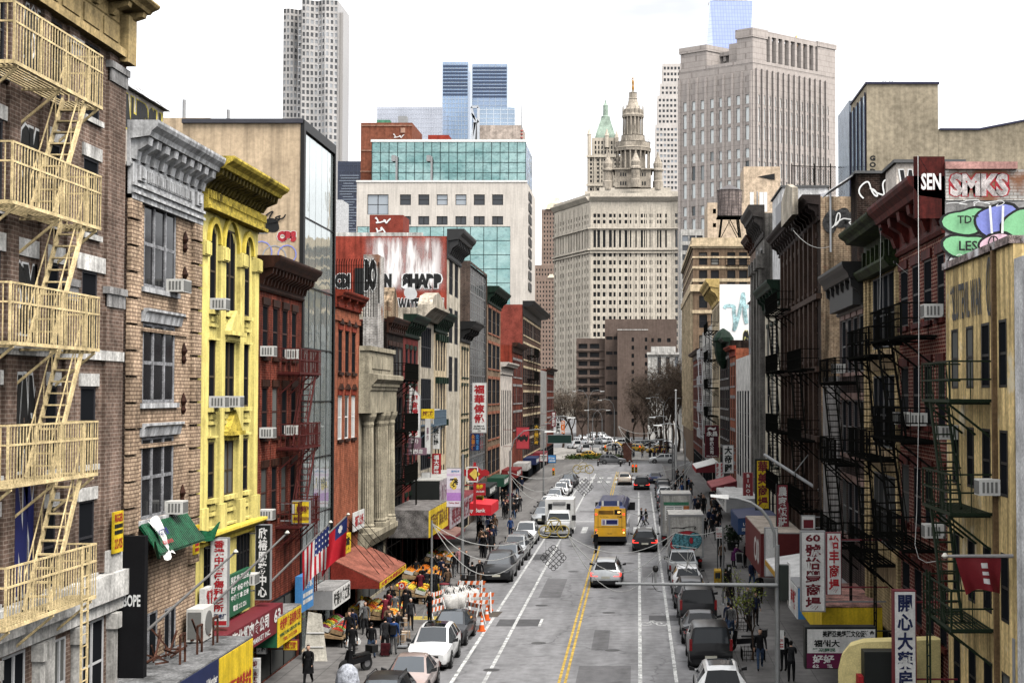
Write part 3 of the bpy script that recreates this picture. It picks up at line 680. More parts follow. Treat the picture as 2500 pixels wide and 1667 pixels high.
b=row_house('soot_black_building','soot dark ornate house with gabled attic just beyond the bank',91.05,97.3,16.6,BR_dark,4,R3(16.6,4,2.2,3.2,1.5),1.0,brownp,brownp,1.0,.5,8)
mb=MB(); F.poly(mb,[(93.2,16.85),(95.6,16.85),(95.6,17.9),(94.4,18.9),(93.2,17.9)],-1.2,-.05); put(mb.build('gable_dormer',[BR_tside]),b)
bw_=building('whitewashed_stair_house','whitewashed brick penthouse with graffiti behind the bank parapet',face_cam(89.0),-16.6,-15.7,20.5,2.1,BR_white,z0=13)
graff(bw_,face_cam(88.95),'BO',-16.55,-15.75,18.2,20.3,graf_black,graf_white,off=.08)
fire_escape('black iron fire escape on the soot dark house beyond the bank',F,91.6,96.9,[13.0,9.8,6.6],iron,stair=(96.2,93.8),sp=.22,slat=.25)
b=row_house('maroon_brick_building','slim maroon brick house with dark green cornice',97.35,104.0,17.0,mat('maroon_brick',(.16,.03,.025),.85,streak=.3),3,R3(17.0,4,2.3,3.3,1.9),.95,greenp,greenp,1.5,.9,7)
b=row_house('ornate_stone_building','pale stone house with curved ornate pediment beyond the maroon house',104.05,112.0,18.2,mat('pale_limestone',(.5,.44,.35),.8,streak=.35),1,[(14.0,17.0),(10.2,13.2),(6.6,9.4)],5.2,None,None,mull=(.2,.4,.6,.8),fm=dsash)
mb=MB(); F.prof(mb,104,112.05,[(-.05,17.4),(.3,17.4),(.9,18.0),(1.2,18.2),(1.2,18.4),(-.05,18.4)]); F.poly(mb,[(104.4,18.4),(111.6,18.4),(110.6,19.1),(108,19.5),(105.4,19.1)],-.1,.9); put(mb.build('pediment',[mat('pale_limestone',(.5,.44,.35))]),b)
fire_escape('blue grey iron balconies on the pale stone house with curved pediment',F,104.6,111.2,[9.9],flat('blue_grey_iron',(.10,.14,.18)),sp=.25,drop=False,slat=.3)
b=row_house('peach_pilaster_building','peach coloured narrow house with green capitals and cornice',112.05,119.4,18.0,creamp,4,R3(18.0,4,2.5,3.3,1.6),.8,None,greenp,1.6,.9,8)
mb=MB()
for z in (9.6,12.9,16.2):
    for a in cols(112.1,119.4,5,.5): F.box(mb,a[0],a[1],z,z+.5,-.02,.32)
put(mb.build('pilaster_capital',[greenp]),b)
b=row_house('cream_tall_building','tall cream front with black cornice and red graffiti covered side wall',119.45,128.4,24.9,mat('cream_limestone',(.56,.50,.40),.8,streak=.3),2,[(20.3,23.2),(16.3,19.2),(12.3,15.2)],2.4,None,flat('black_metal_cornice',(.03,.03,.03)),2.4,1.4,9,side=mat('red_side_wall',(.30,.055,.035),.85,streak=.25,var=.15),mull=(.33,.66),depth=15.5)
G=face_cam(119.40)
mb=MB(); MB.box(mb,-31,-17.5,119.46,119.9,24.85,25.2); 
put(mb.build('coping',[pale_stone]),b)
mb=MB(); mb.quad([G.pt(-22.5,19.2,.012),G.pt(-15.52,19.2,.012),G.pt(-15.52,24.8,.012),G.pt(-22.5,24.8,.012)]); wash=soft_patch('whitewash',(.78,.74,.72),-22.4,-15.3,20.2,25.2,1.8,1.2,.75)
put(mb.build('whitewash_patch',[wash]),b)
for t_,x0,x1 in (('CDI',-24.6,-23.3),('GDN',-21.8,-19.9),('SHARP',-19.2,-15.8)): graff(b,G,t_,x0,x1,20.6,21.9,graf_black,graf_white,off=.1,d=.025)
for t_,x0,x1 in (('BANE',-22.2,-19.6),('WATER',-19.5,-17.3),('LNE',-17.2,-15.7)): graff(b,G,t_,x0,x1,18.7,19.9,graf_black,graf_white,off=.06,d=.025)
mb=MB(); MB.box(mb,-22.95,-21.95,119.32,119.44,20.2,22.3); put(mb.build('window',[black]),b)
b=row_house('cream_green_bracket_building','narrow cream house with black bay cornice and green brackets',128.45,135.7,18.0,creamp,3,R3(18.0,4,2.4,3.2,2.0),.9,greenp,black,1.8,1.4,5)
b=building('dark_glass_building','dark grey glass curtain wall building with fine grid above the furniture sign',F,135.75,151.5,24.4,16,BR_side,[(136.2,151.2,3.6,24.2)])
dg=glass('smoky_glass',(.04,.045,.05),.12,.4,(.09,.1,.1),.5)
n=9
for i in range(n):
    for j in range(8):
        pz0=3.6+j*2.575; a=136.2+i*15/n; window(b,F,a,a+15/n,pz0,pz0+2.575,flat('aluminium_mullion',(.22,.22,.22),.4,metal=.6),dg,rails=(.33,.66),t=.08,rev=.2)
b=row_house('brown_pier_building','brown brick loft with wide piers and green cornice',151.55,166.3,22.8,brick('loft_brick',(.28,.19,.12),(.22,.14,.09),(.2,.16,.12),streak=.3),3,R3(22.8,5,2.6,3.7,1.7),3.6,mat('rust_terracotta',(.25,.1,.06)),greenp,1.8,1.2,8,mull=(.5,))
b=row_house('white_pilaster_building','low white pilastered front with arched shop openings',166.35,182.0,15.4,mat('old_white_paint',(.58,.52,.46),.8,streak=.3),6,[(6.2,12.6)],1.1,None,mat('old_white_paint',(.5,.4,.35)),1.4,.9,0,side=BR_side)
b=row_house('dusky_red_building','dusky red brick house with low cornice',182.05,198.2,18.2,BR_red,6,R3(18.2,3,2.1,3.3,1.8),1.3,grey_stone,brownp,1.2,.8,0,side=redp)
b=row_house('tall_dark_loft','tall dark brown loft with pale pilaster lines and dark cornice at the far end',198.25,235.0,24.2,mat('dark_loft_brick',(.085,.05,.035),.85,streak=.3),12,R3(24.2,6,2.1,3.3,1.9),1.7,creamp,black,2.0,1.6,0,side=mat('red_side_wall2',(.22,.05,.035)))
graff(b,face_cam(198.2),'ROSE',-18.2,-15.9,15.2,18.6,graf_pink,graf_white,off=.1)
fire_escape('black iron fire escape on the tall dark loft near the square',F,206,215,[17.6,14.3,11.0,7.7],iron,sp=.5,slat=.4,drop=False,stair=(214,210))
b=row_house('grey_slab_building','blank grey concrete slab beside the square with a vertical shop sign',235.05,251,16.0,mat('grey_concrete',(.30,.29,.275),.85,streak=.2),0,[],1,None,None,shop_n=4)
b=row_house('brick_corner_building','brick house with dark windows at the square corner',251.05,272,16.4,BR_red,6,R3(16.4,3,2.1,3.4,1.6),1.6,grey_stone,brownp,1.0,.8,0)
# ================================================================ bike-lane side of the street (x>0)
F=FRT
ochre=mat('ochre_stucco',(.78,.58,.27),.9,var=.16,scale=.9,streak=.35,dirt=((.70,.63,.47),.6)); gr_iron=flat('green_black_iron',(.013,.022,.012),.6,spec=.08)
# --- white wall at the frame's edge
b=building('white_painted_building','white painted wall with a yellow shop sign beyond the ochre stucco house',F,26,36.75,15.4,14,mat('white_render',(.68,.67,.66),.85,streak=.15),[(27,36,.2,3.2)]); shop(b,F,27,36,3.2)
# --- ochre stucco house
a0,a1=36.8,44.9
oc=[(RS(q),RS(p)) for p,q in ((2324,2340),(2360,2377),(2397,2417),(2440,2459))]
rows=[(12.2,13.95),(9.4,11.1),(6.2,7.95),(3.3,4.9)]
ops=grid(oc,rows)
b=building('ochre_stucco_building','dirty ochre stucco house with narrow dark windows and green fire escape',F,a0,a1,15.8,14,ochre,ops,rev=.06)
for o in ops: window(b,F,*o,black,pane_dark,rails=(.5,),rev=.06)
mb=MB(); F.box(mb,a0-.02,a1,15.8,16.0,-.35,.12); put(mb.build('coping',[mat('patched_coping',(.35,.28,.26),.8,var=.5,scale=4,dirt=((.7,.7,.7),.5))]),b)
mb=MB(); q=random.Random(2)
for s_ in (43.6,42.6,41.2,40.1,39.3): strokes(mb,F,[(s_,15.8),(s_+q.uniform(-.2,.2),12),(s_+q.uniform(-.4,.4),6.5)],.035,.03)
put(mb.build('cable',[black]),b)
mb=MB(); F.box(mb,38.55,38.72,2,15.9,.0,.12); put(mb.build('downpipe',[mat('rust_pipe',(.16,.10,.05))]),b)
mb=MB(); write(mb,F,'*SLUTEVIL WAR',44.2,40.2,14.2,15.3,.02,0,off=.02,fit=True); pts=[(39.3+.28*math.cos(t*.45),14.9+.75*math.sin(t*.45)) for t in range(15)]; strokes(mb,F,pts,.1,.022); strokes(mb,F,[(39.3,14.3),(39.3,15.5)],.07,.024)
put(mb.build('graffiti',[mat('faded_spray',(.10,.10,.10))]),b)
fire_escape('dark green iron fire escape with grated balconies on the ochre stucco house',F,39.1,42.9,[11.9,8.9,5.85],gr_iron,d=1.15,stair=(42.2,40.4),sp=.42,bal=.012,slat=.12)
# --- dark red brick with graffiti covered side wall
a0,a1=44.95,52.9
rc=[(RS(q),RS(p)) for p,q in ((2200,2218),(2229,2247),(2257,2276),(2290,2307))]
rows=[(14.4,16.4),(11.0,13.0),(7.6,9.6),(4.3,6.2)]; ops=grid(rc,rows)
maroon=mat('oxblood_paint',(.085,.013,.010),.65,streak=.4)
b=building('dark_red_brick_building','dark red brick tenement with oxblood cornice and graffiti painted side wall',F,a0,a1,18.9,12,BR_rdk,ops+[(45.3,52.5,.2,3.2)],side=mat('grey_block_wall',(.36,.35,.34),.9,streak=.2))
for o in ops: window(b,F,*o,black,pane_dark,sill=maroon,lint=maroon)
shop(b,F,45.3,52.5,3.2)
cornice(b,F,a0-.02,a1,16.95,18.7,1.15,maroon,nb=5,bw=.5)
mb=MB(); F.poly(mb,[(44.93,17.4),(44.99,17.4),(44.99,19.3),(44.93,19.3)],0,.95); put(mb.build('cornice_end',[maroon]),b)
G=face_cam(44.93)
graff(b,G,'SEN',8.65,9.3,18.25,18.8,graf_white,maroon,off=.03,line=.03,d=.02)
mb=MB(); mb.box(9.4,11.6,44.8,45.2,18.9,19.12); put(mb.build('coping',[mat('pink_coping',(.45,.25,.22))]),b)
mb=MB(); G.rect(mb,9.42,11.9,17.95,18.88,.006,0); put(mb.build('whitewash_patch',[BR_white]),b)
graff(b,G,'SMKS',9.5,11.4,18.05,18.8,mat('thin_white_spray',(.62,.56,.54),.8,var=.3,scale=5),graf_red,off=.055,line=.06,d=.012)
mb=MB(); scrawl(mb,Fr((0,44.86,0),(1,0,0),(0,-1,0)),9.5,11.3,17.75,17.95,.02,.0,0,5,22); scrawl(mb,Fr((0,44.86,0),(1,0,0),(0,-1,0)),9.5,11.3,16.1,16.3,.02,.0,0,7,22); put(mb.build('graffiti',[graf_white]),b)
def bub(name,items):
    """rounded spray paint shapes with black outlines"""
    mb=MB(); ms=[graf_black]
    for k,(x,z,rx,rz_,m,sd) in enumerate(items):
        if m not in ms: ms.append(m)
        blob(mb,G,x,z,rx+.08,rz_+.08,.012+.008*k,0,seed=sd,wob=.17); blob(mb,G,x,z,rx,rz_,.017+.008*k,ms.index(m),seed=sd,wob=.17)
    return put(mb.build(name,ms),b)
bub('graffiti',[(10.05,17.3,.62,.42,graf_green,1),(10.95,17.35,.62,.45,graf_violet,2),(11.75,17.2,.5,.5,graf_green,3),(10.0,16.55,.6,.36,graf_green,4),(10.95,16.55,.55,.32,graf_pink,6)])
mb=MB(); G2=Fr((0,44.85,0),(1,0,0),(0,-1,0))
write(mb,G2,'TDT',9.75,10.4,17.2,17.5,.03,0,off=.02); write(mb,G2,'LES',9.75,10.4,16.4,16.7,.03,0,off=.02); strokes(mb,G2,[(10.75,17.75),(10.8,16.95)],.07,.03,1); strokes(mb,G2,[(11.15,17.75),(11.12,16.95)],.07,.03,1)
pts=[(10.85+.16*math.cos(t*.5),16.6+.24*math.sin(t*.5)) for t in range(14)]; strokes(mb,G2,pts,.04,.034,0); strokes(mb,G2,[(10.85,16.38),(10.85,16.82)],.04,.035,0); strokes(mb,G2,[(10.7,16.6),(11.0,16.6)],.04,.036,0)
put(mb.build('lettering',[graf_black,graf_white]),b)
graff(b,G,'SOBER',9.45,11.4,15.82,16.25,graf_white,graf_black,off=.08,d=.01)
fire_escape('black iron fire escape of three balconies on the dark red brick tenement',F,46.2,52.3,[13.9,10.6,7.2],iron,d=1.15,stair=(51.4,48.6),sp=.24,bal=.012,slat=.16)
# --- cream brick, green cornice
a0,a1=52.95,60.4
ops=[(54.0,58.9,13.8,16.6),(54.0,58.9,10.0,12.75),(54.0,58.9,6.3,9.0),(53.5,60,.2,3.2)]
b=building('cream_brick_building','cream brick house with mossy green cornice and wide dark triple windows',F,a0,a1,18.2,12,BR_cream,ops)
for o in ops[:3]: window(b,F,*o,flat('pale_bar_sash',(.12,.12,.12)),pane_dark,rails=(.45,),mull=(.25,.5,.75))
shop(b,F,53.5,60,3.2)
moss=mat('mossy_green_metal',(.026,.042,.012),.7,var=.4,streak=.4); 
mb=MB()
for z in (12.95,9.2,5.0): F.box(mb,53.7,59.3,z,z+.75,-.02,.05)
put(mb.build('spandrel_panel',[mat('tan_panel',(.47,.34,.2),.85,streak=.4)]),b)
mb=MB()
for a in (53.0,59.35): F.box(mb,a,a+.4,3.4,17,-.02,.1)
F.box(mb,59.85,60.3,3.4,17,-.02,.16); put(mb.build('pilaster',[BR_cream]),b)
mb=MB(); F.prof(mb,a0,a1+.05,[(-.02,16.65),(.35,16.65),(.55,16.9),(.55,17.0),(.12,17.05),(-.02,17.05)])
for i in range(7): F.box(mb,a0+.3+i*1.05,a0+.5+i*1.05,17.05,17.75,-.02,.3)
put(mb.build('frieze',[moss]),b)
cornice(b,F,a0,a1+.1,17.3,18.6,1.15,moss,nb=0)
fire_escape('black iron balconies and ladders on the cream brick house with mossy cornice',F,53.6,59.2,[13.5,9.7,5.9],iron,d=1.0,stair=(57.8,55.4),sp=.24,bal=.012,slat=.16)
# --- little dark house with black cornice
a0,a1=60.6,68.6
b=row_house('dark_peeling_building','small dark house with peeling paint, black cornice and soot covered brick',a0,a1,17.2,brick('peeling_brick',(.06,.035,.03),(.035,.022,.019),(.11,.095,.088),streak=.6,dirt=((.36,.33,.31),.63)),4,[(13.0,15.4),(9.4,11.8),(5.8,8.2)],1.15,flat('peeling_lintel',(.22,.14,.12)),None,fr=F,fm=flat('pale_bar_sash',(.12,.12,.12)))
cornice(b,F,a0-.1,a1+.1,15.6,17.5,1.0,black,nb=6,bw=.3,dent=20)
mb=MB(); F.box(mb,a0+.4,a1-.3,15.75,16.7,.1,.5); put(mb.build('frieze',[flat('weathered_black',(.035,.035,.035))]),b)
fire_escape('black iron fire escape on the small dark house with black cornice',F,62.8,68.3,[12.6,9.1,5.6],iron,d=1.0,stair=(67.4,64.6),sp=.28,slat=.22,bal=.014)
b=building('graffiti_extension','low white rear extension with pink outlined graffiti in the alley gap',F,69.3,75.0,12.9,8,mat('dull_render',(.22,.21,.2),streak=.4),())
graff(b,face_cam(69.28),'ED',9.6,11.0,11.2,12.7,graf_white,graf_red,off=.1,line=.04)
# --- tall sooty loft with worn tan brick side
a0,a1=75.5,97.0
b=building('sooty_ornate_loft','tall sooty ornate loft with worn tan brick side wall and graffiti at its top',F,a0,a1,22.2,5.5,BR_dark,grid(cols(76,96.5,8,1.5),[(17.6,20.2),(13.9,16.6),(10.2,12.8),(6.6,9.2)])+[(76.5,96.3,.2,3.6)],side=BR_tside)
for o in grid(cols(76,96.5,8,1.5),[(17.6,20.2),(13.9,16.6),(10.2,12.8),(6.6,9.2)]): window(b,F,*o,flat('brown_sash',(.05,.03,.025)),pane_dark,mull=(.5,),sill=mat('brownstone',(.05,.031,.023)),lint=mat('brownstone',(.05,.031,.023)))
shop(b,F,76.5,96.3,3.6,n=6)
mb=MB()
for (a,c) in cols(75.6,97,9,.5): F.box(mb,a,c,4.4,21,-.02,.18)
put(mb.build('pilaster',[mat('brownstone',(.05,.031,.023))]),b)
for z in (9.6,13.2,16.95): band(b,F,a0,a1,z,z+.28,.25,mat('brownstone',(.05,.031,.023)))
cornice(b,F,a0-.02,a1,21.0,22.3,.95,mat('sooty_cornice',(.03,.022,.02)),nb=16,bw=.3)
mb=MB(); F.poly(mb,[(76.5,21.4),(82.5,21.4),(82.5,22.8),(79.5,23.4),(76.5,22.8)],1.05,1.35); put(mb.build('pediment',[mat('pale_limestone',(.5,.44,.35))]),b)
G=face_cam(75.48)
mb=MB()
for k in range(5): blob(mb,G,9.9+k*.55,20.9+.2*(k%2),.42,.55,.008+.002*k,0,seed=k)
put(mb.build('graffiti',[mat('faded_black_spray',(.06,.06,.06),var=.6,scale=4)]),b); mb=MB(); scrawl(mb,G,9.7,12.2,20.5,21.4,.06,.025,0,8,18); put(mb.build('graffiti',[graf_white]),b)
fire_escape('black iron fire escape at the far end of the sooty ornate loft',F,88,96,[17.2,13.5,9.8,6.2],iron,d=1.1,stair=(95,92),sp=.35,slat=.25,drop=False)
fire_escape('black iron fire escape at the alley end of the sooty ornate loft',F,76.2,83,[13.4,9.7,6.1],iron,d=1.0,stair=(82,79),sp=.35,slat=.25,drop=False)
# roof structures
def roofbox(name,label,x0,x1,y0,y1,z0,z1,m,cap=None):
    t=thing(name,label,'roof structure',((x0+x1)/2,(y0+y1)/2,z0)); mb=MB(); mb.box(x0,x1,y0,y1,z0,z1); put(mb.build('wall',[m]),t)
    mb=MB(); mb.box(x0-.12,x1+.12,y0-.12,y1+.12,z1+.003,z1+.13); put(mb.build('roof',[cap or ROOF]),t); return t
t=roofbox('roof_bulkhead','whitewashed stair bulkhead with black block graffiti letters above the cream brick house',10.05,12.6,57,59.5,17.85,21.0,mat('old_white_paint',(.5,.46,.4)))
graff(t,face_cam(56.98),'WORD',10.1,12.5,19.2,20.8,graf_black,graf_white,off=.06,line=.05)
t=roofbox('roof_bulkhead','sooty brick bulkhead with scrawled white graffiti above the small dark house',10.6,13.4,71,73,12.9,22.7,BR_dark); mb=MB(); scrawl(mb,face_cam(70.98),10.7,13.2,21.3,22.4,.07,.02,0,3,20); put(mb.build('graffiti',[graf_white]),t)
t=thing('roof_canopy','white corrugated canopy on the roof beside the sooty bulkhead','canopy',(10,72.5,22.2)); mb=MB(); mb.hexa([(9.3,71.5,21.9),(10.6,71.5,22.75),(10.6,74,22.75),(9.3,74,21.9)],[(9.3,71.5,21.96),(10.6,71.5,22.81),(10.6,74,22.81),(9.3,74,21.96)]); put(mb.build('sheet',[mat('white_sheet',(.6,.6,.6))]),t); mb=MB(); mb.tube([(9.45,72,12.9 if False else 19),(9.45,72,21.9)],.05,6); put(mb.build('post',[steel]),t)
t=thing('dormer_vent','black roof housing with white painted swirl above the sooty cornice','roof structure',(10,93,22.2)); mb=MB(); mb.hexa([(9.0,91.5,22.5),(11.8,91.5,22.5),(11.8,96,22.5),(9.0,96,22.5)],[(9.0,92.3,24.2),(11.8,92.3,24.7),(11.8,96,24.7),(9.0,96,24.2)]); put(mb.build('housing',[flat('grey_sheet',(.25,.25,.26))]),t)
G=face_cam(91.4); mb=MB(); blob(mb,G,10.6,23.5,1.0,.85,.0,0,seed=3); pts=[(10.6+(.75-.04*k)*math.cos(k*.5),23.4+(.6-.03*k)*math.sin(k*.5)) for k in range(14)]; strokes(mb,G,pts,.13,.02,1); put(mb.build('graffiti',[graf_black,graf_white]),t)
# --- beyond
R3=lambda z1,n,h=2.1,st=3.3,top=1.8: [(z1-top-h-i*st,z1-top-i*st) for i in range(n)]
b=row_house('green_corniced_building','narrow cream house with arched windows under a dark green cornice beside the sooty loft',97.1,108.8,19.2,mat('pale_cream_paint',(.62,.56,.44),.8,streak=.3),3,R3(19.2,4,2.6,3.5,2.4),1.7,greenp,greenp,1.7,.9,6,fr=F)
b=roofbox('penthouse','white rendered roof house above the green cornice',9.9,13,100.5,108,18.85,26.2,mat('white_render',(.62,.61,.6)))
mb=MB(); G=face_cam(100.48); G.rect(mb,10.4,12.6,20.3,22.9,.01,0); put(mb.build('painted_window',[mat('green_painted_window',(.10,.14,.11))]),b)
b=row_house('grey_pilaster_building','grey stone front with tall fluted pilasters and an ornate green roof bracket',108.9,117.4,25.5,mat('grey_limestone',(.18,.168,.152),.85,streak=.4),2,R3(25.5,5,2.6,3.9,2.6),1.5,grey_stone,mat('brown_metal_cornice',(.05,.045,.042)),2.4,1.2,7,fr=F)
mb=MB()
for a in (109,111.2,114.2,116.6): F.box(mb,a,a+.7,3.5,22.5,-.02,.4); F.box(mb,a-.15,a+.85,21.4,22.3,.0,.6)
put(mb.build('pilaster',[mat('grey_limestone',(.18,.168,.152))]),b)
b=row_house('brown_side_building','thin brown brick house squeezed beside the grey pilasters',117.45,123,24.5,BR_brown,2,R3(24.5,5,2.2,3.5,2.0),1.2,grey_stone,brownp,1.2,.8,4,fr=F)
b=row_house('white_strip_window_building','white modern front with four black vertical window strips',123.05,141,15.4,mat('white_panel',(.66,.64,.60),.7,streak=.12),5,[(4.6,12.4)],1.9,None,None,fr=F,rails=(.25,.5,.75))
t=roofbox('roof_bulkhead','grey shuttered roof house with white letters above the white modern front',9.8,13,124,130,15.05,20.0,mat('grey_shutter',(.2,.21,.22)))
graff(t,face_cam(123.98),'PN',9.95,11.4,18.2,19.6,graf_white,graf_black,off=.06)
b=row_house('salmon_brick_building','salmon brick house beyond the white modern front',141.05,150,16.5,BR_orange,3,R3(16.5,4,2,3.2,1.6),1.4,grey_stone,redp,1,.7,0,fr=F)
b=row_house('green_turret_building','dark house with a bulging dark green turret bay',150.05,168.9,17.6,BR_dark,5,R3(17.6,4,2,3.2,1.8),1.5,grey_stone,greenp,1.2,.9,0,fr=F)
mb=MB(); mb.lathe((9.1,157,0),[(.2,14.8),(.7,15.6),(.95,16.6),(1.0,17.6),(1.15,17.8),(1.1,18.1),(.7,18.7),(.1,19.1)],10); put(mb.build('turret_bay',[greenp]),b)
b=row_house('billboard_side_building','brick house whose white side wall carries pale teal graffiti',169,186,24.7,creamp,5,R3(24.7,6,2.1,3.3,2.2),1.6,None,mat('yellow_cornice',(.5,.36,.14)),2.6,1.6,6,fr=F,side=mat('white_side_wall',(.80,.79,.77),.8,var=.05),depth=10)
G=face_cam(168.97); mb=MB(); scrawl(mb,G,10.0,13,19.5,23.8,.4,.01,0,6,14); put(mb.build('graffiti',[mat('faded_teal',(.42,.62,.64),var=.3)]),b)
graff(b,G,'OBLAS',9.7,12.0,16.6,18.3,graf_teal if False else mat('blue_fill',(.18,.36,.7)),graf_blue,off=.1); graff(b,G,'GM',12,13,17,19.5,graf_black,mat('yellow_line',(.6,.55,.2)),off=.08)
b=row_house('silver_balcony_building','pale house with silver painted balconies before the tan corner tower',186.05,214,21.0,pale_stone,7,R3(21,5,2.2,3.5,2.0),1.8,None,None,fr=F,depth=9,side=mat('grey_block_wall',(.36,.35,.34)))
fire_escape('silver painted iron fire escape on the pale house before the tan tower',F,190,200,[17,13.5,10,6.6],flat('silver_iron',(.5,.5,.5)),d=1.4,sp=.5,slat=.4,drop=False,stair=(199,195))
fire_escape('black iron fire escape on the brick house with the white side wall',F,171,181,[19.5,16.2,12.9,9.6,6.3],iron,d=1.3,sp=.5,slat=.4,drop=False,stair=(180,176))
b=row_house('dark_red_end_building','dark red brick house just before the tan corner tower',214.05,249.5,18.5,BR_red,8,R3(18.5,4,2.1,3.4,1.8),1.9,grey_stone,brownp,1.2,.9,0,fr=F,depth=9,side=mat('red_side_wall',(.32,.07,.045)))
# ================================================================ the city beyond
class Face:
    """rows of windows of one tower: the largest hundred are parts, the rest one mass"""
    def __init__(s,b): s.b=b; s.n=0; s.rest={}
    def add(s,fr,s0,s1,z0,z1,wm,cs,rows,pm,rev=.5,name='wall',skip=None):
        ops=[o for o in grid(cs,rows) if not (skip and skip(o))]; mb=MB(); wall_mesh(mb,fr,s0,s1,z0,z1,ops,rev); put(mb.build(name,[wm]),s.b)
        for o in ops: s.win(fr,o,pm,rev)
    def win(s,fr,o,pm,rev):
        if s.n<100:
            key=(round(o[1]-o[0],2),round(o[3]-o[2],2),id(fr),pm.name)
            if key not in _wc: q=MB(); g=Fr((0,0,0),fr.U,fr.N); g.rect(q,0,o[1]-o[0],0,o[3]-o[2],-rev+.02); _wc[key]=(q.mesh('window',[pm]),0)
            w=link('window',_wc[key][0],s.b); w.location=fr.pt(o[0],o[2])-s.b.location; s.n+=1
        else: fr.rect(s.rest.setdefault(pm.name,(MB(),pm))[0],*o[:4],-rev+.02)
    def done(s):
        for mb,pm in s.rest.values(): tag(put(mb.build('window_mass',[pm]),s.b),kind='stuff')
def shell(b,fr,s0,s1,z0,z1,dep,m,name='wall'):
    """sides, back and roof behind a front wall"""
    mb=MB(); P=fr.pt
    mb.quad([P(s0,z0),P(s0,z1),P(s0,z1,-dep),P(s0,z0,-dep)]); mb.quad([P(s1,z0),P(s1,z0,-dep),P(s1,z1,-dep),P(s1,z1)]); mb.quad([P(s0,z0,-dep),P(s0,z1,-dep),P(s1,z1,-dep),P(s1,z0,-dep)]); mb.quad([P(s0,z1),P(s1,z1),P(s1,z1,-dep),P(s0,z1,-dep)])
    return put(mb.build(name,[m]),b)
def PX(px,Y): return atY(px,900,Y).x
def PZ(py,Y): return atY(1557,py,Y).z
def rows_px(Y,y0,y1,n,frac=.6): 
    st=(y1-y0)/n; return [(PZ(y0+i*st+st*frac,Y),PZ(y0+i*st,Y)) for i in range(n)]
far_pane=flat('far_pane',(.016,.017,.019),.3); far_sky=glass('far_sky_pane',(.03,.033,.038),.12,.5,(.30,.33,.36),.55)
# --- white precast block with green glass crown
Y=290; G=face_cam(Y); teal_=bpy.data.materials.new('green_curtain_glass'); teal_.use_nodes=True; _b=teal_.node_tree.nodes['Principled BSDF']
_b.inputs['Metallic'].default_value=.85; _b.inputs['Roughness'].default_value=.06
_g=teal_.node_tree.nodes.new('ShaderNodeNewGeometry'); _bp=teal_.node_tree.nodes.new('ShaderNodeBump'); _bp.inputs['Strength'].default_value=.5; _bp.inputs['Distance'].default_value=.4; teal_.node_tree.links.new(noise(teal_.node_tree,_g.outputs['Position'],.25,3),_bp.inputs['Height']); teal_.node_tree.links.new(_bp.outputs[0],_b.inputs['Normal'])
_r=ramp(teal_.node_tree,noise(teal_.node_tree,_g.outputs['Position'],.16,4,(1,1,1.8)),.35,(.17,.30,.29,1),.65,(.33,.47,.45,1)); teal_.node_tree.links.new(_r,_b.inputs['Base Color'])
precast=mat('pale_precast',(.56,.515,.46),.85,var=.05,scale=.3,streak=.09)
b=thing('precast_office_block','white precast office block with green mirrored glass crown behind the shop row','building',(PX(1080,Y),Y+12,0))
x0,x1=PX(868,Y),PX(1285,Y); zt=PZ(445,Y); ops=[]
sq=[(PX(p,Y),PX(p+27,Y)) for p in (974,1019,1064,1110,1155,1200)]
ops=grid(sq,[(PZ(501,Y),PZ(475,Y)),(PZ(549,Y),PZ(528,Y))])+[(PX(894,Y),PX(946,Y),PZ(524,Y),PZ(475,Y)),(PX(983,Y),PX(1245,Y),PZ(760,Y),PZ(553,Y)),(PX(866,Y)+.3,PX(972,Y),PZ(640,Y),PZ(553,Y))]
mb=MB(); wall_mesh(mb,G,x0,x1,0,zt,ops,.3); put(mb.build('wall',[precast]),b); shell(b,G,x0,x1,0,zt,24,precast)
for o in ops[:12]: window(b,G,*o,black,far_sky,rails=(.5,) if o[3]>PZ(505,Y) else (),mull=() if o[3]>PZ(505,Y) else (.5,),t=.12,rev=.3)
def curtain(b,fr,s0,s1,z0,z1,n,m,pm,line,t=.12,d=0.0,nm='glass_panel'):
    ds=(s1-s0)/n; dz=(z1-z0)/m; q=random.Random(n)
    for j in range(m):
        mb=MB()
        for i in range(n):
            e=[q.uniform(-.02,.02) for _ in range(4)]; P=fr.pt
            mb.quad([P(s0+i*ds,z0+j*dz,d+e[0]),P(s0+(i+1)*ds,z0+j*dz,d+e[1]),P(s0+(i+1)*ds,z0+(j+1)*dz,d+e[2]),P(s0+i*ds,z0+(j+1)*dz,d+e[3])])
        put(mb.build(nm,[pm]),b)
    mb=MB()
    for i in range(n+1): fr.box(mb,s0+i*ds-t/2,s0+i*ds+t/2,z0,z1,d+.03,d+.12)
    for j in range(m+1): fr.box(mb,s0-t/2,s1+t/2,z0+j*dz-t/2,z0+j*dz+t/2,d+.025,d+.1)
    put(mb.build('mullion_grid',[line]),b)
gline=flat('dark_green_mullion',(.02,.04,.04))
window(b,G,*ops[12],black,far_sky,rails=(.5,),mull=(.5,),t=.12,rev=.3)
o=ops[13]; curtain(b,G,o[0],o[1],o[2],o[3],8,6,teal_,gline,d=-.28); o=ops[14]; curtain(b,G,o[0],o[1],o[2],o[3],4,3,teal_,gline,d=-.28)
u0,u1=PX(902,Y),PX(1281,Y); z2=PZ(345,Y); G2=face_cam(Y+1.2); curtain(b,G2,u0,u1,zt+.02,z2,18,4,teal_,gline); shell(b,face_cam(Y+1.25),u0,u1,zt+.02,z2,18,teal_,'crown_wall')
mb=MB(); G2.box(mb,u0-.2,u1+.2,z2,z2+.5,-.5,.3); G.box(mb,x0-.1,x1+.1,zt+.0,zt+.35,-.4,.15); put(mb.build('coping',[white]),b)
mb=MB()
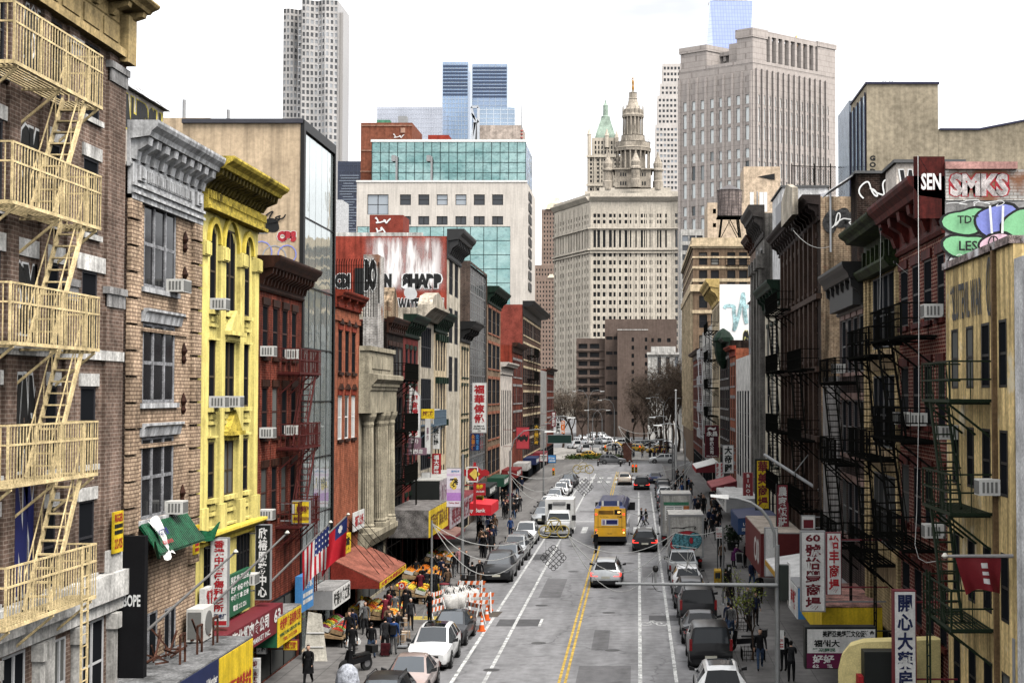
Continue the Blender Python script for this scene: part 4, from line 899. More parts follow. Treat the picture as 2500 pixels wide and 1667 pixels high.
for p in (962,1048): G2.box(mb,PX(p,Y),PX(p,Y)+.35,zt,zt+5.2,.6,.9); G2.box(mb,PX(p,Y)-.8,PX(p,Y)-.02,zt+4.2,zt+5.4,.5,1.0)
put(mb.build('floodlight_mast',[grey]),b)
for i in range(9): 
    z=PZ(470+i*28,Y); F2=Fr((x1,Y,0),(0,1,0),(1,0,0)); window(b,F2,4,12,z-.8,z+.8,black,far_pane,rails=(),mull=(.5,),t=.1,rev=-.1)
# red brick stair tower + roof plant
b=building('red_brick_tower','plain red brown brick tower behind the green glass crown',face_cam(300),PX(877,300),PX(1003,300),PZ(300,300),14,mat('red_brown_brick',(.24,.085,.05),.85,streak=.15))
mb=MB(); G=face_cam(299.9); 
for y in (306,367,418): G.box(mb,PX(877,300)-.05,PX(1003,300)+.05,PZ(y+2,300),PZ(y,300),0,.1)
G.box(mb,PX(975,300),PX(986,300),PZ(325,300),PZ(313,300),0,.12,0); put(mb.build('string_course',[mat('buff_band',(.42,.25,.18))]),b); mb=MB(); scrawl(mb,face_cam(299.85),PX(953,300),PX(984,300),PZ(339,300),PZ(328,300),.15,.03,0,4,14); put(mb.build('graffiti',[graf_white]),b)
t=thing('roof_chiller','green roof chiller and tank on the red brown brick tower','roof plant',(PX(930,304),304,PZ(300,300)-.35)); mb=MB(); z=PZ(300,300)-.35; mb.box(PX(918,304),PX(950,304),303,305,z,z+1.5); put(mb.build('chiller',[mat('green_unit',(.1,.25,.16))]),t); mb=MB(); mb.box(PX(970,304),PX(991,304),303,305,z,z+2.3); put(mb.build('tank',[grey]),t)
b=building('concrete_plant_room','bare concrete plant room above the green glass crown',face_cam(312),PX(1165,312),PX(1272,312),PZ(306,312),10,mat('pink_concrete',(.50,.42,.36),.85,streak=.15))
b=building('red_plant_room','low red painted roof room above the green glass crown',face_cam(312),PX(1042,312),PX(1093,312),PZ(330,312),6,mat('red_room',(.34,.05,.03)))
t=thing('lattice_stack','slanted white lattice stack on the office roof','chimney',(PX(1158,311),311,60)); mb=MB(); Y=311
for (p0,p1) in (((1150,262),(1160,300)),((1160,300),(1157,345)),((1150,345),(1160,300)),((1168,262),(1168,345)),((1150,262),(1168,262)),((1150,278),(1168,300))): mb.bar(atY(*p0,Y),atY(*p1,Y),.5,.5)
put(mb.build('frame',[flat('pale_grey',(.5,.52,.55))]),t); mb=MB(); mb.tube([(PX(1158,312),312,60),(PX(1158,312),312,PZ(300,312))],.55,10); put(mb.build('flue',[grey]),t)
t=thing('antenna_mast','thin antenna mast with red balls above the office block','antenna',(PX(1272,295),295,55)); mb=MB(); mb.tube([(PX(1272,295),295,53),(PX(1272,295),295,PZ(275,295)),(PX(1273,295),295,PZ(210,295))],[.14,.1,.05],6); put(mb.build('mast',[grey]),t); mb=MB()
for y in (320,328,337): mb.lathe((PX(1272,295),295,PZ(y,295)),[(.02,-.28),(.28,-.1),(.28,.1),(.02,.28)],8)
put(mb.build('marker_ball',[mat('faded_red',(.4,.12,.1))]),t)
b=building('red_roof_house','dark red stair house with white scrawls on the red side wall building',face_cam(150),PX(900,150),PX(982,150),PZ(525,150),4,mat('red_room2',(.22,.045,.03)),z0=20)
mb=MB(); G=face_cam(149.97); scrawl(mb,G,PX(908,150),PX(952,150),PZ(548,150),PZ(532,150),.14,.02,0,4,14); scrawl(mb,G,PX(915,150),PX(940,150),PZ(572,150),PZ(553,150),.14,.02,0,9,10); put(mb.build('graffiti',[graf_white]),b)
# --- curved steel tower
Y=1000; steelp=flat('brushed_steel_cladding',(.44,.42,.40),.4,var=.12,metal=.3)
def wavy(b,x0,x1,z0,z1,y,amp,n,nf,ph,dark,fold):
    q=random.Random(int(x0)); zs=[z0+(z1-z0)*i/nf for i in range(nf+1)]; W_=x1-x0; mats=[steelp,dark]; mb=MB(); ws=[]
    def off(u,z): return amp*(1.5*math.sin(u*math.pi*2*fold+ph)+.55*math.sin(u*math.pi*2*fold*1.7+ph+z*.035)+.5*math.sin(z*.05+u*5))
    def pt(u,z,d=0): return (x0+W_*u,y-off(u,z)-d,z)
    for i in range(nf):
        for k in range(n):
            u0,u1=k/n,(k+1)/n; h=zs[i+1]-zs[i]
            a,c=u0+(u1-u0)*.2,u1-(u1-u0)*.2; zb,zc=zs[i]+h*.28,zs[i+1]-h*.08
            mb.quad([pt(u0,zs[i]),pt(u1,zs[i]),pt(u1,zb),pt(u0,zb)]); mb.quad([pt(u0,zc),pt(u1,zc),pt(u1,zs[i+1]),pt(u0,zs[i+1])]); mb.quad([pt(u0,zb),pt(a,zb),pt(a,zc),pt(u0,zc)]); mb.quad([pt(c,zb),pt(u1,zb),pt(u1,zc),pt(c,zc)])
            ws.append([pt(a,zb,-.35),pt(c,zb,-.35),pt(c,zc,-.35),pt(a,zc,-.35)])
    back=[(x1,y+40),(x0,y+40)]
    mb.quad([(x0,y-off(0,z0),z0),(x0,y-off(0,z1),z1),(x0,y+40,z1),(x0,y+40,z0)]); mb.quad([(x1,y-off(1,z0),z0),(x1,y+40,z0),(x1,y+40,z1),(x1,y-off(1,z1),z1)])
    mb.quad([pt(k/n,z1) for k in range(n+1)]+[(x1,y+40,z1),(x0,y+40,z1)]); put(mb.build('wall',[steelp]),b)
    ws.sort(key=lambda w:-w[0][2]); q=MB(); q_=random.Random(3)
    for i,w in enumerate(ws):
        mm=0 if q_.random()<.68 else 1
        if i<50: m_=MB(); m_.quad(w); put(m_.build('window',[(dark,wp2)[mm]]),b)
        else: q.quad(w,mm)
    tag(put(q.build('window_mass',[dark,wp2]),b),kind='stuff')
wp2=flat('tower_pale_pane',(.30,.31,.32),.2)
b=thing('rippled_steel_tower','tall rippled steel apartment tower standing alone in the sky','tower',(PX(750,Y),Y,0))
wp=flat('tower_pane',(.085,.088,.092),.25)
wavy(b,PX(676,Y),PX(728,Y),0,PZ(13,Y),Y+10,.9,6,62,.3,wp,1); wavy(b,PX(731,Y),PX(818,Y),0,PZ(1,Y),Y,1.1,9,64,1.2,wp,1.5)
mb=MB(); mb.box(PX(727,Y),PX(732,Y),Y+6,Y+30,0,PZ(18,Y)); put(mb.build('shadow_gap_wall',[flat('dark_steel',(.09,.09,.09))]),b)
mb=MB(); mb.box(PX(818.5,Y),PX(826,Y),Y+8,Y+30,0,PZ(24,Y)); put(mb.build('side_wing',[steelp]),b)
# --- blue glass towers
def glass_tower(name,label,Y,p0,p1,yt,dep,col,n,m,dark_top=0,rot=0,line=(.4,.45,.5),met=.7):
    b=thing(name,label,'tower',(PX((p0+p1)/2,Y),Y+dep/2,0)); gm=bpy.data.materials.get(name+'_glass')
    gm=bpy.data.materials.new(name+'_glass'); gm.use_nodes=True; bb=gm.node_tree.nodes['Principled BSDF']; bb.inputs['Metallic'].default_value=met; bb.inputs['Roughness'].default_value=.12
    gg=gm.node_tree.nodes.new('ShaderNodeNewGeometry'); gm.node_tree.links.new(ramp(gm.node_tree,noise(gm.node_tree,gg.outputs['Position'],.02,3),.38,(*[c*.72 for c in col],1),.62,(*col,1)),bb.inputs['Base Color'])
    G=face_cam(Y); x0,x1=PX(p0,Y),PX(p1,Y); z1=PZ(yt,Y); lm=flat(name+'_line',line,.4)
    mb=MB(); G.box(mb,x0,x1,0,z1,-dep,0); put(mb.build('wall',[gm]),b)
    mb=MB()
    for i in range(n+1): xx=x0+(x1-x0)*i/n; G.box(mb,xx-.18,xx+.18,0,z1,.01,.4)
    put(mb.build('mullion',[lm]),b); mb=MB()
    for j in range(m): zz=z1-(j+.5)*4.2; G.box(mb,x0,x1,zz-.2,zz+.2,.01,.25)
    put(mb.build('floor_line',[lm]),b)
    if dark_top:
        mb=MB()
        for j in range(dark_top): zz=z1-4-j*3.4; G.box(mb,x0+.6,x1-.6,zz-1.1,zz+.8,.4,.7)
        put(mb.build('louvre',[flat('navy_louvre',(.05,.07,.12))]),b)
    return b
glass_tower('blue_glass_tower','blue glass tower with dark louvred top, narrower shaft',1400,1077,1140,152,40,(.36,.48,.66),8,60,9)
glass_tower('blue_glass_tower','blue glass tower with dark louvred top and white vertical fins',1405,1150,1236,157,40,(.36,.46,.62),6,60,9,line=(.6,.65,.7))
glass_tower('stepped_glass_wing','lower blue glass wing stepping down from the louvred tower',1395,1168,1255,263,40,(.42,.52,.64),5,30,0,line=(.65,.7,.75))
glass_tower('pale_glass_tower','pale grey blue glass slab beside the louvred tower',1360,917,1077,262,40,(.58,.60,.66),26,24,0,line=(.5,.52,.58))
b=glass_tower('navy_slab_tower','dark navy slab tower with ribbon windows behind the mirrored building',900,822,880,394,30,(.02,.027,.055),6,50,0,line=(.05,.06,.09),met=.1)
mb=MB(); G=face_cam(899.5); q=random.Random(4)
for j in range(22): z=PZ(430+j*6.5,900); G.box(mb,PX(824+q.uniform(0,12),900),PX(876-q.uniform(0,20),900),z,z+.5,0,.1)
put(mb.build('ribbon_window',[flat('pale_ribbon',(.2,.23,.28))]),b)
b=building('pale_low_tower','pale small tower standing in front of the navy slab',face_cam(850),PX(818,850),PX(832,850),PZ(488,850),20,mat('pale_tower_wall',(.55,.55,.55)))
# --- antiprism glass skyscraper
Y=1500; cx=PX(1786,Y); b=thing('tapered_glass_skyscraper','tapered blue glass skyscraper rising behind the grey courthouse tower','tower',(cx,Y+25,0))
mb=MB(); zt=417; A=[(-33,-33),(33,-33),(33,33),(-33,33)]; B=[(0,-31),(31,0),(0,31),(-31,0)]
r45=lambda p,a:(p[0]*math.cos(a)-p[1]*math.sin(a),p[0]*math.sin(a)+p[1]*math.cos(a))
A=[r45(p,rad(47)) for p in A]; B=[r45(p,rad(47)) for p in B]
a_=[Vector((cx+p[0],Y+25+p[1],20)) for p in A]; t_=[Vector((cx+p[0],Y+25+p[1],zt)) for p in B]
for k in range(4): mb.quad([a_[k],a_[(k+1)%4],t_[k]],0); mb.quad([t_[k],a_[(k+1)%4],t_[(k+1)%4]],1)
mb.quad(t_,0)
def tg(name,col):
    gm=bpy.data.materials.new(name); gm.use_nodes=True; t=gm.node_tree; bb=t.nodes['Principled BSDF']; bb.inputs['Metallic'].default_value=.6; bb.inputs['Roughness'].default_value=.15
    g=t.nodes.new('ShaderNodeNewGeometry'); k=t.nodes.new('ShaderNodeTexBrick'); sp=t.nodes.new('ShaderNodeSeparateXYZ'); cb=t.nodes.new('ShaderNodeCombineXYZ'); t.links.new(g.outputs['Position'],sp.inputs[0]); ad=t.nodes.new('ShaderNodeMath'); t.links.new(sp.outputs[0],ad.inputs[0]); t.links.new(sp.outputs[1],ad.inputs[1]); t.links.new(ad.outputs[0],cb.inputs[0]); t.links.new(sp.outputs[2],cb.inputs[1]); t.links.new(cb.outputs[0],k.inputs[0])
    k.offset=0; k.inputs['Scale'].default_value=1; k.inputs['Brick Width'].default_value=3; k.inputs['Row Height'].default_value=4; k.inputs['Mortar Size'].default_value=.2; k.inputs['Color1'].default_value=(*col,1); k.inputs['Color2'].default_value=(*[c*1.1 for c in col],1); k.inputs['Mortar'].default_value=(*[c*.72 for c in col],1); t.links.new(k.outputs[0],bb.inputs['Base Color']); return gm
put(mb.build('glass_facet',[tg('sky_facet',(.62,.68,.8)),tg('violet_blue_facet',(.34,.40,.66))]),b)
mb=MB(); mb.lathe((cx,Y+25,0),[(22,zt),(22,zt+3)],20); put(mb.build('parapet',[pale_stone]),b)
# --- grey courthouse tower
A_=Vector((PX(1840,560),560,0)); L_=Vector((PX(1658,579),579,0)); Rr=Vector((PX(2043,588),588,0)); gran=brick('grey_granite',(.42,.375,.345),(.40,.357,.328),(.29,.255,.235),bw=3.2,bh=2.2,streak=.06,var=.06,mort=.1)
b=thing('granite_courthouse_tower','huge grey granite courthouse tower with stepped crown','tower',A_)
UL=(A_-L_).normalized(); NL=Vector((UL.y,-UL.x,0)); UR=(Rr-A_).normalized(); NR=Vector((UR.y,-UR.x,0)); fl=Fr(L_,UL,NL); fr_=Fr(A_,UR,NR); wl=(A_-L_).length; wr=(Rr-A_).length
zc=PZ(160,565); ztop=PZ(98,565); FA=Face(b); pale_pane=glass('courthouse_pane',(.10,.115,.12),.15,.5,(.80,.84,.82),.10)
rws=[(z,z+(5.6 if i%3 else 3.6)) for i,z in enumerate([20+i*6.9 for i in range(20)]) if z+6<zc-4]
cl=[(wl*q,wl*q+2.0) for q in (.06,.18,.30,.43,.55,.66,.78,.9)]; FA.add(fl,0,wl,0,zc,gran,cl,rws,pale_pane,rev=.5)
cr_=[(wr*(.05+i*.064),wr*(.05+i*.064)+1.35) for i in range(14)]; FA.add(fr_,0,wr,0,zc,gran,cr_,rws,pale_pane,rev=.4); FA.done()
mb=MB(); 
for q in range(14): fr_.box(mb,wr*(.03+q*.064),wr*(.03+q*.064)+.75,20,zc-2,.0,.9)
for q in (.0,.12,.24,.36,.49,.60,.72,.84,.96): fl.box(mb,wl*q,min(wl*q+.9,wl),20,zc-3,0,.7)
put(mb.build('pier',[gran]),b)
mb=MB()
C_=L_+(Rr-A_)
def prism(mb,pts,z0,z1): mb.hexa([(p.x,p.y,z0) for p in pts],[(p.x,p.y,z1) for p in pts])
prism(mb,[L_+NL*.1,A_+(NL+NR)*.1,Rr+NR*.1,C_],zc,zc+1.2)
i_=lambda u,v: L_+(A_-L_)*u+(Rr-A_)*v
prism(mb,[i_(0,.02),i_(.36,.02),i_(.36,.5),i_(0,.5)],zc+1.2,PZ(113,565)); prism(mb,[i_(-.01,.01),i_(.37,.01),i_(.37,.5),i_(-.01,.5)],PZ(113,565),PZ(98,565))
prism(mb,[i_(.36,.2),i_(.8,.2),i_(.8,.9),i_(.36,.9)],zc+1.2,PZ(135,565)); prism(mb,[i_(.36,.17),i_(.8,.17),i_(.8,.25),i_(.36,.25)],PZ(122,565),PZ(112,565))
for k in range(5): prism(mb,[i_(.40+k*.09,.18),i_(.43+k*.09,.18),i_(.43+k*.09,.25),i_(.40+k*.09,.25)],PZ(135,565),PZ(122,565))
prism(mb,[i_(.79,.0),i_(1.0,.0),i_(1.0,.16),i_(.79,.16)],zc+1.2,PZ(90,560)); prism(mb,[i_(.78,-.01),i_(1.01,-.01),i_(1.01,.17),i_(.78,.17)],PZ(90,560),PZ(68,560))
prism(mb,[i_(.86,.78),i_(1,.78),i_(1,1),i_(.86,1)],zc+1.2,PZ(118,585)); prism(mb,[i_(.85,.77),i_(1.01,.77),i_(1.01,1.01),i_(.85,1.01)],PZ(118,585),PZ(106,585))
prism(mb,[i_(.92,.16),i_(1,.16),i_(1,.78),i_(.92,.78)],PZ(105,575),PZ(93,575)); prism(mb,[i_(.5,.16),i_(.93,.16),i_(.93,.78),i_(.5,.78)],zc+1.2,PZ(110,575))
for k in range(8): prism(mb,[i_(.95,.2+k*.075),i_(1,.2+k*.075),i_(1,.225+k*.075),i_(.95,.225+k*.075)],zc+1.2,PZ(105,575))
put(mb.build('crown',[gran]),b)
prism(mb:=MB(),[i_(0,0),i_(1,0),i_(1,1),i_(0,1)],-1,-.5)
mb=MB(); mb.quad([tuple(C_),tuple(C_+Vector((0,0,zc))),tuple(L_+Vector((0,0,zc))),tuple(L_)]); put(mb.build('wall',[gran]),b)
t=thing('gilded_pinnacle','small gilded pyramid pinnacle peeping over the courthouse roof','spire',(PX(1947,720),720,130)); mb=MB(); mb.lathe((PX(1947,720),720,0),[(4,PZ(140,720)),(3.6,PZ(113,720)),(2.2,PZ(108,720)),(.7,PZ(97,720)),(.8,PZ(95,720)),(.15,PZ(87,720))],8); put(mb.build('spire',[flat('gilding',(.35,.17,.03),.35,metal=.6)]),t)
# --- pale stepped tower behind
Y=1100; b=thing('stepped_limestone_tower','pale limestone tower stepping up behind the municipal spire','tower',(PX(1630,Y),Y,0)); lim=mat('pinkish_limestone',(.56,.52,.485),.8,var=.06,scale=.1,streak=.08); FA=Face(b)
for (p0,p1,yt,yb,k) in ((1600,1665,305,520,0),(1605,1665,232,305,1),(1612,1665,200,232,2),(1618,1665,149,200,3)):
    G=face_cam(Y+k*3); n=max(2,int((p1-p0)/9)); FA.add(G,PX(p0,Y),PX(p1,Y),PZ(yb,Y) if k else 0,PZ(yt,Y),lim,cols(PX(p0,Y),PX(p1,Y),n,1.7),[r for r in rows_px(Y,yt+8,yb,max(1,int((yb-yt)/13)),.5)],far_sky,rev=.4); shell(b,G,PX(p0,Y),PX(p1,Y),PZ(yb,Y) if k else 0,PZ(yt,Y),30,lim)
FA.done()
# --- gothic tower with green pyramid roof
Y=1150; cx=PX(1477,Y); b=thing('gothic_tower','cream gothic tower with green copper pyramid roof and corner turrets','tower',(cx,Y,0)); crm=mat('cream_terracotta',(.60,.53,.43),.8,var=.08,scale=.1,streak=.12); cop=mat('green_copper',(.30,.38,.31),.7,var=.2,scale=.2); FA=Face(b)
G=face_cam(Y); x0,x1=PX(1433,Y),PX(1520,Y); FA.add(G,x0,x1,0,PZ(380,Y),crm,cols(x0+1,x1-1,9,1.5),rows_px(Y,388,480,9,.6),far_pane,rev=.8); shell(b,G,x0,x1,0,PZ(380,Y),28,crm)
G3=face_cam(Y+3); x2,x3=PX(1444,Y),PX(1510,Y); FA.add(G3,x2,x3,PZ(380,Y),PZ(335,Y),crm,cols(x2+1,x3-1,7,1.2),rows_px(Y,343,378,3,.7),far_pane,rev=.6); shell(b,G3,x2,x3,PZ(380,Y),PZ(335,Y),22,crm); FA.done()
mb=MB()
for p in (1436,1450,1464,1478,1492,1506): G.box(mb,PX(p,Y),PX(p,Y)+1.1,0,PZ(377,Y),0,1.2)
for y in (380,450): G.box(mb,x0-.8,x1+.8,PZ(y+5,Y),PZ(y,Y),0,2)
put(mb.build('pier',[crm]),b)
mb=MB(); cy=Y+14
def sq(mb,cx,cy,pr,n=4): mb.lathe((cx,cy,0),[(r*1.414/ (1 if n!=4 else 1),z) for r,z in pr],n,a0=math.pi/4,a1=math.pi/4+2*math.pi)
sc=Y/3600; sq(mb,cx,cy,[(26*sc,PZ(336,Y)),(24*sc,PZ(325,Y)),(12*sc,PZ(287,Y)),(11*sc,PZ(282,Y))]); put(mb.build('roof',[cop]),b)
mb=MB(); mb.lathe((cx,cy,0),[(11*sc,PZ(284,Y)),(11*sc,PZ(277,Y)),(6.5*sc,PZ(275,Y)),(6*sc,PZ(252,Y)),(7*sc,PZ(251,Y)),(3*sc,PZ(244,Y)),(.3*sc,PZ(234,Y))],8); put(mb.build('lantern',[cop]),b)
for p,yt,yb in ((1438,312,380),(1481,315,360),(1505,320,360)):
    mb=MB(); mb.lathe((PX(p,Y),Y+1,0),[(5*sc,PZ(yb,Y)),(5*sc,PZ(yt+18,Y)),(6*sc,PZ(yt+17,Y)),(.3,PZ(yt,Y))],8); put(mb.build('corner_turret',[crm]),b)
# --- municipal building
Y=800; cx=PX(1545,Y); b=thing('municipal_building','vast white limestone municipal building with tiered central tower and golden statue','building',(cx,Y+15,0)); lst=mat('white_limestone',(.62,.555,.46),.8,var=.10,scale=.12,streak=.15); lst2=mat('weathered_limestone',(.43,.375,.305),.85,var=.2,scale=.25,streak=.25); sc=Y/3600; FA=Face(b)
xa,xb=PX(1440,Y),PX(1640,Y); O1=Vector((PX(1352,850),850,0)); E1=Vector((xa,Y,0)); U1=(E1-O1).normalized(); f1=Fr(O1,U1,Vector((U1.y,-U1.x,0))); w1=(E1-O1).length; G=face_cam(Y)
zt=PZ(484,Y); rr=rows_px(Y,616,1005,20,.56)+rows_px(Y,522,552,2,.6); lg=[(PZ(604,Y),PZ(562,Y))]
def grp(a,c,n):
    o=[]; w=(c-a)/n
    for i in range(n):
        x=a+i*w; o+= [(x+w*.10,x+w*.28),(x+w*.35,x+w*.53),(x+w*.70,x+w*.88)]
    return o
FA.add(G,xa,xb,0,zt,lst,grp(xa+1,xb-1,5),rr+lg,far_pane,rev=.9); f2o=Vector((xb,Y,0)); f2e=Vector((PX(1765,790),790,0)); U2=(f2e-f2o).normalized(); f2=Fr(f2o,U2,Vector((U2.y,-U2.x,0))); w2=(f2e-f2o).length
FA.add(f2,0,w2,0,zt,lst,grp(1,w2-1,3),rr+lg,far_sky,rev=.7); FA.add(f1,0,w1,0,zt,lst,[(w1*q,w1*q+1.5) for q in [.03+.075*i for i in range(13)]],rr+lg,far_pane,rev=.6); FA.done()
mb=MB(); prism(mb,[O1,E1,f2o,f2e,f2e+Vector((0,60,0)),O1+Vector((0,60,0))],zt,zt+.5); put(mb.build('roof',[ROOF]),b)
for (fr2,w0,w_) in ((f1,0,w1),(G,xa,xb),(f2,0,w2)):
    mb=MB(); fr2.prof(mb,w0,w_,[(-.1,PZ(492,Y)),(.6,PZ(492,Y)),(2.6,PZ(482,Y)),(2.6,PZ(480,Y)),(-.1,PZ(480,Y))])
    for y,d in ((556,1.2),(608,1.4),(615,.9),(1003,1.0)): fr2.box(mb,w0,w_,PZ(y+3,Y),PZ(y,Y),0,d)
    fr2.box(mb,w0,w_,PZ(480,Y),PZ(472,Y),-2,.4)
    k=w0+.4
    while k<w_-.5: fr2.box(mb,k,k+.55,PZ(1000,Y),PZ(500,Y),0,.28); k+=(w_-w0)/ (15 if fr2 is G else 9)
    put(mb.build('cornice',[lst]),b)
mb=MB(); xs=PX(1425,Y); xe=PX(1660,Y); mb.box(xs,xe,Y+8,Y+40,zt,PZ(462,Y)); mb.box(PX(1462,Y),PX(1640,Y),Y+10,Y+38,PZ(462,Y),PZ(452,Y)); put(mb.build('attic',[lst]),b)
def T(y): return PZ(y,Y)
cy=Y+20; mb=MB(); h=45*sc; mb.box(cx-h,cx+h,cy-h,cy+h,T(455),T(406)); mb.box(cx-h-1,cx+h+1,cy-h-1,cy+h+1,T(408),T(404)); put(mb.build('tower_block',[lst2]),b)
for yy in (415,437):
    for dx in (-30,-24,-18,18,24,30): 
        mb=MB(); mb.quad([(cx+(dx-1.6)*sc,cy-h-.05,T(yy+9)),(cx+(dx+1.6)*sc,cy-h-.05,T(yy+9)),(cx+(dx+1.6)*sc,cy-h-.05,T(yy)),(cx+(dx-1.6)*sc,cy-h-.05,T(yy))]); put(mb.build('tower_window',[far_pane]),b)
def colonnade(r,y0,y1,n,cr,name='colonnade'):
    mb=MB(); mb.lathe((cx,cy,0),[(r*.70*sc,T(y0)),(r*.70*sc,T(y1))],20)
    for k in range(n): a=2*math.pi*(k+.5)/n; mb.lathe((cx+r*.93*sc*math.cos(a),cy+r*.93*sc*math.sin(a),0),[(cr*sc,T(y0)),(cr*.85*sc,T(y1))],7)
    put(mb.build(name,[lst2]),b)
colonnade(45,404,358,20,2.4); colonnade(27,317,272,16,1.9)
mb=MB(); mb.lathe((cx,cy,0),[(45*sc,T(358)),(46*sc,T(352)),(47*sc,T(350)),(44*sc,T(348)),(44*sc,T(336)),(45*sc,T(335)),(30*sc,T(335)),(29*sc,T(318)),(30*sc,T(317))],28); put(mb.build('drum',[lst2]),b)
mb=MB(); mb.lathe((cx,cy,0),[(27*sc,T(272)),(28*sc,T(267)),(25*sc,T(262)),(25*sc,T(253)),(22*sc,T(250)),(17*sc,T(247)),(13*sc,T(236)),(11*sc,T(226)),(12*sc,T(224)),(10*sc,T(222)),(10*sc,T(210)),(11*sc,T(209)),(4*sc,T(207)),(3*sc,T(202))],20); put(mb.build('cupola',[lst2]),b)
mb=MB()
for k in range(14): 
    a=2*math.pi*k/14; mb.lathe((cx+26*sc*math.cos(a),cy+26*sc*math.sin(a),0),[(1.3*sc,T(268)),(1.2*sc,T(256)),(.2,T(243))],5)
for k in range(16):
    a=2*math.pi*k/16; mb.lathe((cx+43*sc*math.cos(a),cy+43*sc*math.sin(a),0),[(1.2*sc,T(337)),(1.0*sc,T(330)),(.2,T(322))],5)
put(mb.build('finial',[lst2]),b)
mb=MB(); mb.lathe((cx,cy,0),[(2.5*sc,T(203)),(3.4*sc,T(197)),(2.2*sc,T(190)),(3.0*sc,T(184)),(2.4*sc,T(179)),(1.0*sc,T(177)),(1.5*sc,T(174)),(1.2*sc,T(171)),(.2,T(169))],10); mb.tube([(cx,cy,T(182)),(cx-4*sc,cy,T(176)),(cx+1*sc,cy,T(170))],[1.2*sc,.8*sc,.5*sc],6); put(mb.build('statue',[flat('gold_leaf',(.38,.19,.035),.35,metal=.55)]),b)
for p,dy in ((1483,-6),(1552,-34),(1607,-6)):
    mb=MB(); mb.lathe((PX(p,Y),cy+dy*.3-6,0),[(13*sc,T(456)),(13*sc,T(436)),(11*sc,T(434)),(11*sc,T(412)),(14*sc,T(410)),(14*sc,T(406)),(11*sc,T(403)),(12*sc,T(392)),(9*sc,T(386)),(3*sc,T(372)),(.3,T(362))],12); put(mb.build('corner_turret',[lst2]),b)
# --- brown art deco tower with pale dome
Y=1000; b=thing('brown_setback_tower','brown brick setback tower with pale roof dome beside the municipal building','tower',(PX(1340,Y),Y,0)); bb_=mat('pinkish_brown_brick',(.28,.205,.165),.85,var=.1,scale=.1,streak=.1); FA=Face(b)
for (p0,p1,yt,k) in ((1296,1372,678,0),(1301,1372,645,1),(1318,1392,505,2)):
    G=face_cam(Y+k*7); FA.add(G,PX(p0,Y),PX(p1,Y),0,PZ(yt,Y),bb_,cols(PX(p0,Y)+.4,PX(p1,Y)-.4,9,.85),rows_px(Y,yt+9,905,int((905-yt)/11),.5),far_pane,rev=.4); shell(b,G,PX(p0,Y),PX(p1,Y),0,PZ(yt,Y),24,bb_)
FA.done(); mb=MB(); sq(mb,PX(1355,Y),Y+20,[(36*Y/3600*.75,PZ(505,Y)),(28*Y/3600*.75,PZ(490,Y)),(8*Y/3600,PZ(480,Y)),(5*Y/3600,PZ(474,Y))]); put(mb.build('dome',[mat('pale_roof',(.6,.52,.4))]),b)
mb=MB(); sq(mb,PX(1345,Y),Y+2,[(9*Y/3600,PZ(678,Y)),(1,PZ(669,Y))]); put(mb.build('roof_cap',[mat('pale_roof',(.6,.52,.4))]),b)
# --- brown brick civic block
Y=430; b=thing('brown_civic_block','dark brown brick civic block with ribbon windows and stair towers','building',(PX(1530,Y),Y+15,0)); db=mat('dark_civic_brick',(.125,.092,.076),.85,var=.08,scale=.15,streak=.08); FA=Face(b); G=face_cam(Y)
FA.add(G,PX(1407,Y),PX(1478,Y),0,PZ(826,Y),db,[(PX(1440,Y),PX(1463,Y)),(PX(1412,Y),PX(1434,Y))],rows_px(Y,839,1030,9,.55),far_pane,rev=.6); shell(b,G,PX(1407,Y),PX(1478,Y),0,PZ(826,Y),26,db)
G=face_cam(Y-2); FA.add(G,PX(1477,Y),PX(1512,Y),0,PZ(780,Y),db,[(PX(1480,Y),PX(1496,Y)),(PX(1498,Y),PX(1507,Y))],rows_px(Y,822,1040,6,.22),far_pane,rev=.6); shell(b,G,PX(1477,Y),PX(1652,Y),0,PZ(780,Y),30,db)
FA.add(G,PX(1512,Y)+.01,PX(1652,Y),0,PZ(780,Y),db,[(PX(1590,Y),PX(1596,Y)),(PX(1605,Y),PX(1614,Y)),(PX(1628,Y),PX(1637,Y))],rows_px(Y,826,1040,11,.5),far_pane,rev=.6)
G=face_cam(Y-6); FA.add(G,PX(1508,Y),PX(1582,Y),0,PZ(808,Y),db,[(PX(1542,Y),PX(1548,Y)),(PX(1574,Y),PX(1580,Y))],rows_px(Y,826,1040,11,.5),far_pane,rev=.6); shell(b,G,PX(1508,Y),PX(1582,Y),0,PZ(808,Y),6,db); FA.done()
mb=MB()
for y in (808,): G.box(mb,PX(1508,Y),PX(1582,Y),PZ(y,Y),PZ(y-2,Y),-.5,.1)
put(mb.build('coping',[pale_stone]),b)
mb=MB(); F3=face_cam(Y-.2)
for j in range(9): z=PZ(843+j*21.2,Y); F3.box(mb,PX(1407,Y),PX(1478,Y),z-1.6,z-1.2,.0,.25)
put(mb.build('string_course',[mat('civic_band',(.16,.12,.1))]),b)
